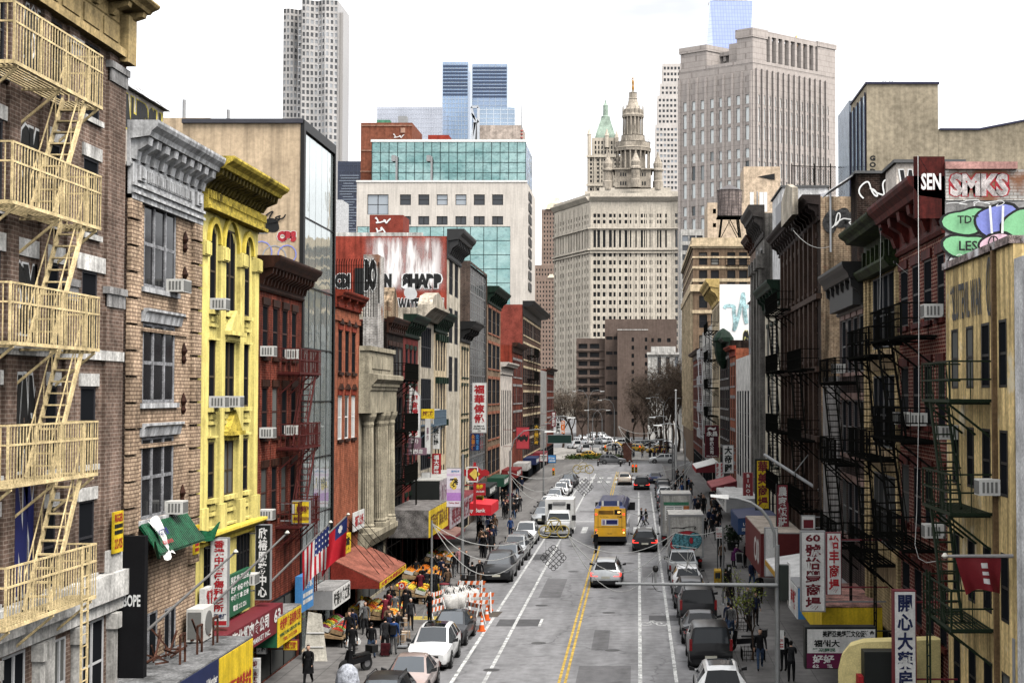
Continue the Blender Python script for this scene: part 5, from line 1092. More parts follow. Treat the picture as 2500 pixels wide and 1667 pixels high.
# --- small white classical block
Y=395; b=thing('white_classical_block','small pale stone classical block with three tall windows behind the bare trees','building',(PX(1625,Y),Y+8,0)); FA=Face(b); G=face_cam(Y); x0,x1=PX(1582,Y),PX(1672,Y)
FA.add(G,x0,x1,0,PZ(860,Y),pale_stone,[(PX(p,Y),PX(p+9,Y)) for p in (1605,1626,1647)],[(PZ(915,Y),PZ(871,Y)),(PZ(943,Y),PZ(930,Y))],far_sky,rev=.4); shell(b,G,x0,x1,0,PZ(860,Y),14,pale_stone); FA.done()
mb=MB(); G.box(mb,x0-.3,x1+.2,PZ(866,Y),PZ(860,Y),-.1,.5); G.box(mb,x0,x1,PZ(926,Y),PZ(922,Y),0,.3); mb.box(PX(1590,Y),PX(1650,Y),Y+2,Y+12,PZ(860,Y),PZ(845,Y)); put(mb.build('cornice',[pale_stone]),b)
# --- tan corner tower at the end of the row
Y=250; G=face_cam(Y); tb=mat('tan_tower_brick',(.19,.13,.085),.85,var=.15,scale=.6,streak=.2); tcream=mat('tan_stone_trim',(.62,.49,.32),.8,streak=.15); b=thing('tan_corner_tower','tan brick corner tower with cream bands and water tank on its roof','building',(18,Y+20,0)); FA=Face(b)
x0,x1=XR,31; cs=[(PX(p,Y),PX(p+20,Y)) for p in (1707,1736,1776,1805,1840,1870)]; 
rw=[(PZ(625,Y),PZ(616,Y)),(PZ(647,Y),PZ(630,Y)),(PZ(694,Y),PZ(660,Y)),(PZ(752,Y),PZ(722,Y)),(PZ(800,Y),PZ(768,Y)),(PZ(850,Y),PZ(818,Y)),(PZ(900,Y),PZ(868,Y)),(PZ(950,Y),PZ(918,Y)),(PZ(1000,Y),PZ(968,Y))]
ops=grid(cs,rw); mb=MB(); wall_mesh(mb,G,x0,x1,0,PZ(606,Y),ops,.35); put(mb.build('wall',[tb]),b); shell(b,G,x0,x1,0,PZ(606,Y),55,tb)
for o in ops: window(b,G,*o,black,glass('curtained_pane',(.012,.012,.014),.1,.3,(.25,.24,.22),.4),rails=(.5,),t=.12,rev=.35)
mb=MB(); Fs=Fr((XR,0,0),(0,1,0),(-1,0,0))
for (y0,y1,d) in ((606,581,.25),(602,598,.5),(630,626,.12),(660,648,.1) if False else (656,650,.12),(712,695,.5),(688,680,.15),(765,757,.15)):
    G.box(mb,x0-d,x1,PZ(y0,Y),PZ(y1,Y),-.1,d); Fs.box(mb,Y,Y+55,PZ(y0,Y),PZ(y1,Y),-.1,d)
put(mb.build('string_course',[tcream]),b)
mb=MB()
for k in range(12): Fs.box(mb,Y+.6+k*4.5,Y+1.3+k*4.5,6,PZ(712,Y),0,.4)
put(mb.build('pilaster',[tcream]),b)
fire_escape('thin black iron balcony on the front of the tan corner tower',G,PX(1771,Y),PX(1835,Y),[PZ(648,Y)],iron,d=1.2,sp=.5,slat=.5,drop=False)
# water tank
zr=PZ(581,Y)
t=thing('water_tank','round wooden roof water tank on black steel legs above the tan tower','water tank',(PX(1782,254),254,zr)); tx,ty=PX(1782,254),254; wood=mat('weathered_wood',(.27,.22,.20),.85,var=.25,scale=1,streak=.5)
s_=254/3600; mb=MB(); n=28
mb.lathe((tx,ty,0),[(30*s_,PZ(530,254)),(30*s_,PZ(466,254))],n); put(mb.build('tank',[wood]),t)
mb=MB(); 
for y in (470,478,486,494,502,510,517,524): mb.lathe((tx,ty,0),[(30.4*s_,PZ(y+.8,254)),(30.4*s_,PZ(y,254))],n)
put(mb.build('hoop',[flat('hoop_iron',(.12,.1,.1))]),t)
mb=MB(); mb.lathe((tx,ty,0),[(32*s_,PZ(466,254)),(2*s_,PZ(451,254))],n); put(mb.build('roof',[flat('tank_roof',(.10,.09,.09))]),t)
mb=MB(); mb.box(tx-2.2,tx+2.2,ty-2.2,ty+2.2,PZ(533,254),PZ(530,254)); put(mb.build('platform',[iron]),t)
for dx in (-1.7,1.7):
    for dy in (-1.7,1.7):
        mb=MB(); mb.bar((tx+dx*1.1,ty+dy,zr-.4),(tx+dx*.8,ty+dy,PZ(533,254)),.25,.25); mb.bar((tx+dx*1.1,ty+dy,zr-.3),(tx-dx*.1,ty+dy,PZ(535,254)),.12,.12); put(mb.build('leg',[iron]),t)
t=thing('radio_mast_cluster','white panel aerials on the roof edge near the water tank','antenna',(PX(1840,252),252,zr)); 
for p in (1832,1855,1865): mb=MB(); mb.box(PX(p,252),PX(p+9,252),251.6,252,PZ(518,252),PZ(470,252)) ; put(mb.build('panel',[white]),t)
mb=MB(); mb.tube([(PX(1850,252),252.1,zr-3),(PX(1850,252),252.1,PZ(468,252))],.12,6); put(mb.build('pole',[steel]),t)
b=building('peach_roof_building','peach rendered roof block with a dark slanted opening behind the water tank',face_cam(300),PX(1728,300),PX(1838,300),PZ(495,300),14,mat('peach_render',(.60,.47,.34),.85,streak=.1),[(PX(1741,300),PX(1749,300),PZ(522,300),PZ(510,300)),(PX(1741,300),PX(1749,300),PZ(555,300),PZ(545,300))])
b2=building('peach_roof_house','peach lift housing with a dark triangular opening above the roofs',face_cam(302),PX(1817,302),PX(1907,302),PZ(407,302),10,mat('peach_render',(.60,.47,.34)),z0=40)
mb=MB(); G=face_cam(301.9); mb.quad([G.pt(PX(1850,302),PZ(432,302),.02),G.pt(PX(1893,302),PZ(440,302),.02),G.pt(PX(1893,302),PZ(424,302),.02)]); put(mb.build('louvre_opening',[black]),b2)
b=building('pale_rear_building','pale stone building seen between the tan tower and the courthouse',face_cam(330),PX(1662,330),PX(1720,330),PZ(560,330),14,pale_stone,grid(cols(PX(1664,330),PX(1718,330),3,1.4),rows_px(330,575,760,8,.6)))
for o in grid(cols(PX(1664,330),PX(1718,330),3,1.4),rows_px(330,575,760,8,.6)): window(b,face_cam(330),*o,black,far_sky,rails=(),rev=.2,bare=True)
# --- big blank stucco block on the bike-lane side
Y=100; st2=mat('drab_stucco',(.335,.285,.205),.9,var=.16,scale=.35,streak=.12); b=thing('drab_stucco_block','big blank drab stucco block with dark coping above the roofs','building',(24,Y+6,0)); G=face_cam(Y)
xl=PX(2120,Y); xm=PX(2295,Y); z1=PZ(206,Y); z2=PZ(318,Y)
mb=MB(); G.box(mb,xl,xm,0,z1,-7.4,0); put(mb.build('wall',[st2]),b)
mb=MB(); xs_=PX(2395,Y); xe=36; G.poly(mb,[(xm+.01,0),(xe,0),(xe,PZ(230,Y)),(xs_,z2),(xm+.01,z2)],-9,-.02); put(mb.build('wall',[st2]),b)
navy=flat('navy_coping',(.03,.03,.06)); mb=MB(); G.box(mb,xl-.1,xm+.08,z1+.003,z1+.14,-7.4,.12); G.poly(mb,[(xm+.1,z2),(xs_,z2),(xe,PZ(230,Y)),(xe,PZ(230,Y)+.12),(xs_,z2+.12),(xm+.1,z2+.12)],-9,.08); put(mb.build('coping',[navy]),b)
mb=MB(); Fs2=Fr((xl-.03,0,0),(0,1,0),(-1,0,0)); Fs2.rect(mb,Y+.3,Y+7.3,2,z1-.6); put(mb.build('glass_panel',[mirror]),b)
mb=MB(); 
for k in range(5): Fs2.box(mb,Y+.3+k*1.75,Y+.36+k*1.75,2,z1-.5,.0,.1)
put(mb.build('mullion',[navy]),b)
mb=MB(); 
for p in (2188,2205): pts=[Vector((PX(p,Y)+.18*math.cos(a*.4)-.18,Y+3,z1+.55+.35*math.sin(a*.4))) for a in range(9)]; pts=[Vector((pts[0].x,Y+3,z1))]+pts+[Vector((pts[-1].x,Y+3,z1))]; mb.tube(pts,.03,5)
put(mb.build('ladder_hoop',[steel]),b)
write(mb:=MB(),face_cam(Y-.01),'GOD',xl+.15,xl+.6,PZ(425,Y),PZ(380,Y),.0,0,vert=True,off=.06,fit=True); put(mb.build('graffiti',[graf_black]),b)
b=building('glass_annex','narrow grey glass annex behind the drab stucco block',face_cam(108),PX(2076,108),PX(2118,108),PZ(246,108),6,mat('grey_glass_wall',(.2,.23,.27),.2,streak=.1))
mb=MB(); G=face_cam(107.98); scrawl(mb,G,PX(2095,108),PX(2112,108),PZ(310,108),PZ(255,108),.12,.02,0,3,12); put(mb.build('graffiti',[graf_green]),b)
t=thing('mesh_roof_fence','wire mesh fence on pipe posts along the far roofs','fence',(13,110,25)); mb=MB(); Y=112
for p in (1935,1990,2030,2085): mb.tube([(PX(p,Y),Y,18 if False else PZ(480,Y)),(PX(p,Y),Y,PZ(400,Y))],.05,5)
mb.tube([(PX(1935,Y),Y,PZ(405,Y)),(PX(2085,Y),Y,PZ(410,Y))],.03,5); put(mb.build('post',[iron]),t)
mb=MB()
for k in range(40): x=PX(1935,Y)+k*.12; mb.bar((x,Y,PZ(478,Y)),(x+1.2,Y,PZ(406,Y)),.012); mb.bar((x+1.2,Y,PZ(478,Y)),(x,Y,PZ(406,Y)),.012)
put(mb.build('mesh',[iron]),t)
# ================================================================ street
def road_mat(name,col,crack=True,slab=None):
    m,t,b=_base(name); b.inputs['Roughness'].default_value=.8; b.inputs['Specular IOR Level'].default_value=.3
    g=t.nodes.new('ShaderNodeNewGeometry').outputs['Position']
    c=mulc(t,(*col,1),ramp(t,noise(t,g,.28,5,(1.6,.22,1)),.34,.66,.66,1.2)); c=mulc(t,c,ramp(t,noise(t,g,1.7,4),.36,.8,.64,1.12)); c=mulc(t,c,ramp(t,noise(t,g,.75,6),.60,1.0,.70,.72)); c=mulc(t,c,ramp(t,noise(t,g,26,2),.3,.88,.7,1.1))
    if crack:
        v=t.nodes.new('ShaderNodeTexVoronoi'); v.feature='DISTANCE_TO_EDGE'; v.inputs['Scale'].default_value=.16; q=t.nodes.new('ShaderNodeMapping'); q.inputs['Scale'].default_value=(1,.6,1); t.links.new(g,q.inputs[0])
        n=t.nodes.new('ShaderNodeTexNoise'); n.inputs['Scale'].default_value=.8; n.inputs['Detail'].default_value=5; t.links.new(g,n.inputs[0]); a=t.nodes.new('ShaderNodeVectorMath'); a.operation='MULTIPLY_ADD'; a.inputs[1].default_value=(1.6,1.6,0); t.links.new(n.outputs['Color'],a.inputs[0]); t.links.new(q.outputs[0],a.inputs[2]); t.links.new(a.outputs[0],v.inputs['Vector'])
        c=mulc(t,c,ramp(t,v.outputs['Distance'],.0,.62,.012,1.0))
    if slab:
        k=t.nodes.new('ShaderNodeTexBrick'); k.offset=0; k.inputs['Scale'].default_value=1; k.inputs['Brick Width'].default_value=slab; k.inputs['Row Height'].default_value=slab; k.inputs['Mortar Size'].default_value=.022; k.inputs['Color1'].default_value=(1,1,1,1); k.inputs['Color2'].default_value=(.86,.86,.86,1); k.inputs['Mortar'].default_value=(.5,.5,.5,1); t.links.new(g,k.inputs[0]); c=mulc(t,c,k.outputs[0])
    t.links.new(c,b.inputs['Base Color']); return m
asph=road_mat('asphalt',(.225,.222,.225)); walk=road_mat('pavement_slabs',(.15,.142,.135),False,1.5); plaza=road_mat('pale_paving',(.34,.32,.29),False,3)
paint_w=mat('road_paint',(.62,.62,.60),.7,var=.3,scale=2.2,dirt=((.2,.2,.2),.6)); paint_y=mat('yellow_road_paint',(.60,.40,.08),.7,var=.25,scale=2.2,dirt=((.2,.17,.1),.62))
def sheet(name,x0,x1,y0,y1,z,m,kind='structure'):
    mb=MB(); mb.quad([(x0,y0,z),(x1,y0,z),(x1,y1,z),(x0,y1,z)]); return tag(mb.build(name,[m]),kind=kind)
sheet('ground',-3000,3000,-300,4000,-.012,road_mat('far_ground',(.15,.15,.15),False)); sheet('road',-10.2,4.25,-40,262,0,asph)
def slabbox(name,x0,x1,y0,y1,m,z=.14): mb=MB(); mb.box(x0,x1,y0,y1,-.2,z); return tag(mb.build(name,[m]),kind='structure')
slabbox('pavement',-15.7,-10.2,-40,272,walk); slabbox('pavement',4.25,9.6,-40,250,walk)
kerb=mat('kerb_stone',(.28,.27,.26)); slabbox('kerb',-10.2,-10.02,-40,272,kerb,.145); slabbox('kerb',4.07,4.25,-40,250,kerb,.145)
mb=MB(); mb.hexa([(-34,276,-.1),(14,270,-.1),(22,300,-.1),(10,335,-.1),(-40,335,-.1)],[(-34,276,.13),(14,270,.13),(22,300,.13),(10,335,.13),(-40,335,.13)]); tag(mb.build('plaza_pavement',[plaza]),kind='structure')
def line(name,x0,x1,y0,y1,m=paint_w,z=.004): return sheet(name,x0,x1,y0,y1,z,m)
line('lane_marking',-7.88,-7.72,20,215); line('lane_marking',-6.52,-6.36,20,226); line('lane_marking',.02,.19,20,184); line('lane_marking',1.55,1.7,20,184)
line('centre_marking',-3.36,-3.24,20,118,paint_y); line('centre_marking',-3.10,-2.98,20,118,paint_y); line('centre_marking',-3.36,-3.24,143,232,paint_y); line('centre_marking',-3.10,-2.98,143,232,paint_y)
line('stop_line',-6.2,-3.5,140.5,141.1); line('stop_line',-2.9,4,119.6,120.2)
for k in range(12):
    x=-9.6+k*1.15
    if not(-3.4<x<-2.9): line('crosswalk_marking',x,x+.5,129,135,z=.006)
for k in range(11): x=-9.2+k*1.2; line('crosswalk_marking',x,x+.6,203,207,z=.006)
for k in range(11): x=-9.2+k*1.2; line('crosswalk_marking',x,x+.6,213,216.5,z=.006)
# cycle lane symbol
mb=MB(); bx,by=.85,78.0
for cx_ in (-.42,.42):
    for k in range(16):
        a0_,a1_=2*math.pi*k/16,2*math.pi*(k+1)/16; R0,R1=.25,.33
        mb.quad([(bx+cx_+r*math.cos(a),by+1.7*r*math.sin(a),.005) for r,a in ((R0,a0_),(R1,a0_),(R1,a1_),(R0,a1_))])
gf=Fr((bx,by,0),(1,0,0),(0,0,1))
def fl(mb,pts,w):
    for (a,c),(e,f) in zip(pts,pts[1:]):
        L=math.hypot(e-a,f-c); nx,ny=-(f-c)/L*w/2,(e-a)/L*w/2; mb.quad([(bx+a+nx,by+c+ny,.006),(bx+a-nx,by+c-ny,.006),(bx+e-nx,by+f-ny,.006),(bx+e+nx,by+f+ny,.006)])
fl(mb,[(-.42,0),(-.1,.9),(.3,.9),(.42,0)],.09); fl(mb,[(-.1,.9),(.05,0),(.3,.9)],.09); fl(mb,[(-.2,1.1),(.05,1.1)],.1); tag(mb.build('cycle_marking',[paint_w]),kind='structure')
patch=road_mat('asphalt_patch',(.075,.074,.076),False)
line('asphalt_patch',-7.4,-5.2,77.2,79.6,patch,.0025); line('patch_edge_marking',-5.2,-5.06,77.2,79.7,paint_w,.005); line('asphalt_patch',.6,4.0,79,81,patch,.0025); line('asphalt_patch',-8.2,-6.6,108,112,patch,.0025); line('asphalt_patch',-10.0,-8.2,73,77.5,patch,.0025); patch2=road_mat('worn_patch',(.135,.132,.134),False); line('asphalt_patch',-2.6,-.3,61,66,patch2,.0024); line('asphalt_patch',-5.9,-4.6,88,97,patch2,.0024); line('asphalt_patch',.3,1.4,98,104,patch2,.0024); line('asphalt_patch',-2.2,-1.4,70,76,patch2,.0022); line('asphalt_patch',-6,3.9,152,154,patch2,.0024)
for (x,y) in ((-5.5,84.8),(-6.4,65),(-1.2,70),(-4.4,101),(1.0,60),(-4.8,72),(-1.6,82),(-.6,106),(-5.2,118),(.9,92)):
    mb=MB(); mb.lathe((x,y,0),[(.36,.001),(.36,.007)],20); tag(mb.build('manhole_cover',[mat('cast_iron',(.07,.068,.066),.5,.3)]),kind='structure')
tac=mat('tactile_yellow',(.5,.38,.1)); line('tactile_paving',-12.2,-10.1,78.5,79.7,tac,.15)
# ================================================================ vehicles
def paint(name,col,metal=.0,rough=.28):
    if name in MATS: return MATS[name]
    m,t,b=_base(name); b.inputs['Base Color'].default_value=(*col,1); b.inputs['Metallic'].default_value=metal; b.inputs['Roughness'].default_value=rough; b.inputs['Coat Weight'].default_value=.6 if max(col)>.1 else .12; b.inputs['Coat Roughness'].default_value=.06; b.inputs['Specular IOR Level'].default_value=.4 if max(col)>.1 else .18; MATS[name]=m
    g=t.nodes.new('ShaderNodeTexCoord').outputs['Object']; t.links.new(mulc(t,(*col,1),ramp(t,noise(t,g,1.3,4),.35,.84,.65,1.05)),b.inputs['Base Color']); return m
CARG=glass('car_glass',(.006,.007,.008),.04,.2,(.03,.034,.038),.3); WSG=glass('windscreen_glass',(.02,.025,.03),.03,1.0,(.05,.06,.07),.4); TYRE=flat('tyre_rubber',(.018,.018,.018),.8); RIM=flat('alloy_rim',(.35,.35,.36),.35,metal=.8); TRIM=flat('black_trim',(.016,.016,.017),.5); LAMP=flat('headlamp_lens',(.62,.64,.66),.12,spec=.7); TAIL=flat('tail_lamp_red',(.22,.008,.01),.2,spec=.6); PLATE=flat('number_plate',(.62,.6,.5)); CHROME=flat('chrome',(.6,.6,.6),.15,metal=1.)
def lit(name,col,e):
    m,t,b=_base(name); b.inputs['Base Color'].default_value=(*col,1); b.inputs['Emission Color'].default_value=(*col,1); b.inputs['Emission Strength'].default_value=e; return m
BRAKE=lit('lit_brake_lamp',(1,.035,.02),1.0); AMBER=lit('lit_amber_lamp',(1,.45,.1),1.6)
CAR={}
def P_(y,zb,belt,top,w,wr,g=0): return (y,zb,belt,top,w,wr)
SHAPES={
 'suv':dict(st=[(2.36,.34,.72,.74,.70,.60),(2.22,.26,.86,.90,.86,.76),(1.85,.24,.94,1.0,.93,.80),(1.12,.24,1.02,1.08,.95,.78),(.30,.24,1.05,1.60,.955,.66),(-.38,.24,1.06,1.66,.955,.67),(-.46,.24,1.06,1.66,.955,.67),(-1.22,.24,1.08,1.63,.95,.66),(-1.30,.24,1.08,1.63,.95,.66),(-1.92,.26,1.10,1.55,.94,.64),(-2.22,.30,1.06,1.10,.92,.80),(-2.36,.36,.80,.84,.86,.76)],ws=3,rw=9,side=[4,6,8],pill=[5,7],wb=2.75,r=.36),
 'sedan':dict(st=[(2.38,.30,.60,.62,.66,.58),(2.2,.22,.72,.76,.84,.74),(1.7,.20,.80,.85,.90,.78),(.95,.20,.88,.93,.92,.76),(.10,.20,.92,1.40,.92,.60),(-.32,.20,.92,1.45,.92,.61),(-.40,.20,.92,1.45,.92,.61),(-1.02,.20,.93,1.38,.92,.59),(-1.72,.22,.95,.99,.90,.74),(-2.2,.26,.92,.96,.86,.74),(-2.38,.32,.68,.72,.80,.70)],ws=3,rw=7,side=[4,6],pill=[5],wb=2.75,r=.33),
 'minivan':dict(st=[(2.5,.32,.66,.68,.72,.62),(2.34,.24,.80,.84,.9,.8),(1.9,.22,.94,1.0,.97,.84),(1.35,.22,1.04,1.10,.99,.82),(.25,.22,1.06,1.66,.995,.70),(-.55,.22,1.06,1.74,.995,.72),(-.63,.22,1.06,1.74,.995,.72),(-1.6,.22,1.07,1.72,.99,.71),(-1.68,.22,1.07,1.72,.99,.71),(-2.3,.26,1.08,1.62,.98,.69),(-2.46,.30,1.02,1.06,.96,.84),(-2.52,.36,.72,.76,.92,.82)],ws=3,rw=9,side=[4,6,8],pill=[5,7],wb=3.0,r=.34),
 'van':dict(st=[(2.38,.34,.76,.78,.74,.64),(2.24,.26,.92,.96,.88,.78),(1.85,.24,1.06,1.12,.95,.82),(1.4,.24,1.14,1.2,.97,.80),(.75,.24,1.16,1.76,.97,.74),(-.1,.24,1.16,1.86,.97,.78),(-.18,.24,1.16,1.86,.97,.78),(-1.1,.24,1.16,1.87,.97,.78),(-1.18,.24,1.16,1.87,.97,.78),(-2.12,.26,1.14,1.84,.96,.78),(-2.26,.3,1.10,1.16,.955,.9),(-2.36,.36,.7,.74,.93,.86)],ws=3,rw=9,side=[4,6],pill=[5,7,8],wb=2.9,r=.33),
}
def car_meshes(kind):
    if kind in CAR: return CAR[kind]
    S=SHAPES[kind]; st=S['st']; n=len(st)
    def ring(q):
        y,zb,be,tp,w,wr=q; h=[(0,zb),(w*.88,zb),(w*.98,zb+.14),(w,zb+(be-zb)*.62),(w*.975,be),(wr,max(be+.005,tp-.07)),(wr*.86,tp),(0,tp+.025)]
        return [(x,y,z) for x,z in h]+[(-x,y,z) for x,z in h[-2:0:-1]]
    rg=[ring(q) for q in st]; m=len(rg[0]); body=MB(); gl={'windscreen':MB(),'rear_window':MB(),'side_window':MB(),'side_window_b':MB()}
    for i in range(n-1):
        for k in range(m):
            k2=(k+1)%m; quad=[rg[i][k],rg[i][k2],rg[i+1][k2],rg[i+1][k]]
            side=k in (4,m-5); roofc=k in (6,m-7); roofe=k in (5,m-6)
            if roofc and i==S['ws']: gl['windscreen'].quad(quad)
            elif roofc and i==S['rw']: gl['rear_window'].quad(quad)
            elif side and (i in S['side'] or i==S['ws'] and kind!='x'): gl['side_window' if k==4 else 'side_window_b'].quad(quad)
            else: body.quad(quad)
    body.quad(rg[0]); body.quad(rg[-1][::-1])
    parts={'body':body.mesh('body',[white],32)}
    # weld so that the shell shades as one surface
    bm=bmesh.new(); bm.from_mesh(parts['body']); bmesh.ops.remove_doubles(bm,verts=bm.verts,dist=.0005); bmesh.ops.recalc_face_normals(bm,faces=bm.faces); bm.to_mesh(parts['body']); bm.free(); parts['body'].set_sharp_from_angle(angle=rad(32))
    for k_,g in gl.items(): parts[k_]=g.mesh(k_,[WSG if k_=='windscreen' else CARG],30)
    W_=max(q[4] for q in st); yf,yr=st[0][0],st[-1][0]; wb=S['wb']; r=S['r']; u=MB()
    for sy in (1,-1):
        for sx in (1,-1):
            c=MB(); pts=24
            x0,x1=sx*(W_-.32),sx*(W_+.006)
            base=len(u.v)
            for x in (x0,x1):
                for k in range(pts): a=2*math.pi*k/pts; u.v.append((x,sy*wb/2+(r+.07)*math.cos(a),r+(r+.07)*math.sin(a)))
            for k in range(pts): k2=(k+1)%pts; u.f.append((base+k,base+k2,base+pts+k2,base+pts+k)); u.m.append(0)
            u.f.append(tuple(base+pts+k for k in range(pts))); u.m.append(0)
    u.box(-W_*.9,W_*.9,yr+.1,yf-.1,.2,.3); z0=st[0][1]
    u.box(-.62,.62,yf-.05,yf+.02,z0-.06,z0+.1); u.box(-.78,.78,yr-.03,yr+.06,st[-1][1]-.08,st[-1][1]+.12)
    parts['wheel_arch_trim']=u.mesh('wheel_arch_trim',[TRIM])
    t=MB(); t.tube([(-.11,0,0),(-.09,0,0)],[r*.93,r],20); t.tube([(-.09,0,0),(.09,0,0)],r,20); t.tube([(.09,0,0),(.11,0,0)],[r,r*.93],20); parts['wheel']=t.mesh('wheel',[TYRE],40)
    t=MB(); t.tube([(-.118,0,0),(.118,0,0)],r*.30,10)
    for k in range(5): a=2*math.pi*k/5; t.bar((0,0,0),(0,r*.68*math.cos(a),r*.68*math.sin(a)),.232,.09,up=(1,0,0))
    t.tube([(-.113,0,0),(.113,0,0)],r*.2,8)
    for k in range(18): a,c=2*math.pi*k/18,2*math.pi*(k+1)/18; [t.quad([(sx*.113,R_*math.cos(q),R_*math.sin(q)) for R_,q in ((r*.62,a),(r*.72,a),(r*.72,c),(r*.62,c))]) for sx in (1,-1)]
    parts['rim']=t.mesh('rim',[RIM])
    q1,q2=st[0],st[1]; h=MB(); zh=(q1[2]+q2[2])/2-.02
    h.hexa([(q1[4]*.62,yf-.01,zh-.09),(q2[4]*.97,q2[0]-.02,zh-.06),(q2[4]*.99,q2[0]-.25,zh-.01),(q1[4]*.6,yf-.12,zh-.09)],[(q1[4]*.62,yf-.015,zh+.03),(q2[4]*.955,q2[0]-.03,zh+.07),(q2[4]*.96,q2[0]-.27,zh+.09),(q1[4]*.6,yf-.12,zh+.05)])
    parts['headlight']=h.mesh('headlight',[LAMP])
    e1,e2=st[-1],st[-2]; h=MB(); zt=(e1[2]+.02 if kind!='van' else 1.0)
    if kind=='van': h.box(e2[4]*.86,e2[4]*.99,yr+.02,yr+.18,.85,1.35)
    else:
        a_=e1[4]; zl,zh_=e1[2]-.07,e1[2]+.13; sl=.07
        h.hexa([(a_*.56,yr-.012,zl),(a_+.012,yr-.008,zl),(e2[4]+.016,e2[0],zl),(a_*.56,e2[0],zl)],[(a_*.62,yr-.012+sl,zh_),(a_+.02,yr-.004+sl,zh_),(e2[4]+.02,e2[0]+.06,zh_+.03),(a_*.62,e2[0],zh_)])
    parts['tail_light']=h.mesh('tail_light',[TAIL])
    g=MB(); g.box(-.48,.48,yf-.06,yf+.012,q1[2]-.2,q1[2]-.03); g.box(-.55,.55,yf-.06,yf+.01,q1[1]+.03,q1[1]+.16); parts['grille']=g.mesh('grille',[TRIM])
    g=MB(); g.box(-.26,.26,yf+.013,yf+.022,q1[1]+.1,q1[1]+.24); g.box(-.26,.26,yr-.02,yr-.012,e1[2]-.2,e1[2]-.06); parts['number_plate']=g.mesh('number_plate',[PLATE])
    cw=st[S['ws']]; g=MB(); zm=cw[2]+.1
    g.hexa([(cw[4]-.02,cw[0]-.35,zm-.07),(cw[4]+.2,cw[0]-.37,zm-.05),(cw[4]+.2,cw[0]-.23,zm-.05),(cw[4]-.02,cw[0]-.2,zm-.07)],[(cw[4]-.02,cw[0]-.35,zm+.03),(cw[4]+.2,cw[0]-.37,zm+.1),(cw[4]+.2,cw[0]-.25,zm+.1),(cw[4]-.02,cw[0]-.22,zm+.03)]); parts['mirror']=g.mesh('mirror',[TRIM])
    rr=MB(); a,c=st[S['ws']+1],st[S['rw']]
    for sx in (1,-1): rr.tube([(sx*a[5]*.86,a[0]-.15,a[3]+.0),(sx*a[5]*.9,a[0]-.25,a[3]+.11),(sx*c[5]*.9,c[0]+.15,c[3]+.1),(sx*c[5]*.86,c[0]+.05,c[3]+.0)],.022,5)
    parts['roof_rail']=rr.mesh('roof_rail',[TRIM]); 
    sr=MB()
    for i in range(S['ws']+1,S['rw']-1):
        for k in (6,m-7): sr.quad([(x*.84,y-.06*(i==S['ws']+1)*(jj<2),z+.012) for jj,(x,y,z) in enumerate((rg[i][k],rg[i][(k+1)%m],rg[i+1][(k+1)%m],rg[i+1][k]))])
    parts['sunroof']=sr.mesh('sunroof',[CARG]); 
    CAR[kind]=(parts,dict(W=W_,wb=wb,r=r)); return CAR[kind]
GC={'l':'cars parked along the fruit stall kerb','r':'cars parked along the bike lane kerb','m':'vehicles driving in the street'}
def car(kind,label,x,y,rz,pm,grp=None,brake=False,rails=False,sun=False,cat='car',sc=1.0,minor=False,z=0.):
    parts,d=car_meshes(kind); c=thing('parked_car' if grp in ('l','r') else 'car',label,cat,(x,y,z),rz,GC.get(grp,grp)); c.scale=(sc,sc,sc)
    o=link('body',parts['body'],c); o.material_slots[0].link='OBJECT'; o.material_slots[0].material=pm
    for k in ('windscreen','rear_window','side_window','side_window_b','wheel_arch_trim','grille','number_plate'): link(k.replace('_b',''),parts[k],c)
    for sx in (1,-1):
        o=link('headlight',parts['headlight'],c); o.scale.x=sx; o=link('mirror',parts['mirror'],c); o.scale.x=sx
        o=link('tail_light',parts['tail_light'],c); o.scale.x=sx
        if brake: o.material_slots[0].link='OBJECT'; o.material_slots[0].material=BRAKE
        for sy in (1,-1):
            w=link('wheel',parts['wheel'],c); w.location=(sx*(d['W']-.09),sy*d['wb']/2,d['r'])
            if not minor: link('rim',parts['rim'],w)
    if rails: link('roof_rail',parts['roof_rail'],c)
    if sun: link('sunroof',parts['sunroof'],c)
    return c
pw=paint('white_car_paint',(.74,.74,.73)); pb=paint('black_car_paint',(.007,.007,.008)); pdg=paint('charcoal_car_paint',(.028,.029,.031),.2); pg=paint('grey_car_paint',(.16,.165,.17),.5); ps=paint('silver_car_paint',(.42,.43,.43),.6,.32); pt_=paint('rose_beige_car_paint',(.42,.31,.27),.5); pbl=paint('dark_blue_car_paint',(.02,.03,.07),.3); prd=paint('dark_red_car_paint',(.16,.02,.02)); py=paint('taxi_yellow_paint',(.72,.42,.03))
PI=math.pi
car('suv','black SUV with roof rails cut by the frame beside the parked motorcycle',-9.35,54.6,PI,pb,'l',rails=True)
car('sedan','rose beige sedan parked in front of the white SUV by the fruit shop',-9.2,60.4,PI,pt_,'l')
car('suv','white SUV with black glass roof, parked by the kerb beside the produce stands',-9.15,66.9,PI,pw,'l',sun=True)
car('sedan','black sedan parked behind the white SUV next to the barricades',-9.1,72.9,PI-.03,pb,'l',sun=True)
car('minivan','dark grey minivan parked beyond the barricades, first of its line',-9.05,97.2,PI,pdg,'l')
q=random.Random(12); nm={pw:'white',pb:'black',pg:'grey',ps:'silver',pdg:'charcoal',pbl:'dark blue',prd:'dark red'}
ordn=['second','third','fourth','fifth','sixth','seventh','eighth','ninth','tenth','eleventh','twelfth','thirteenth','fourteenth','fifteenth','sixteenth','seventeenth']
y=103.4
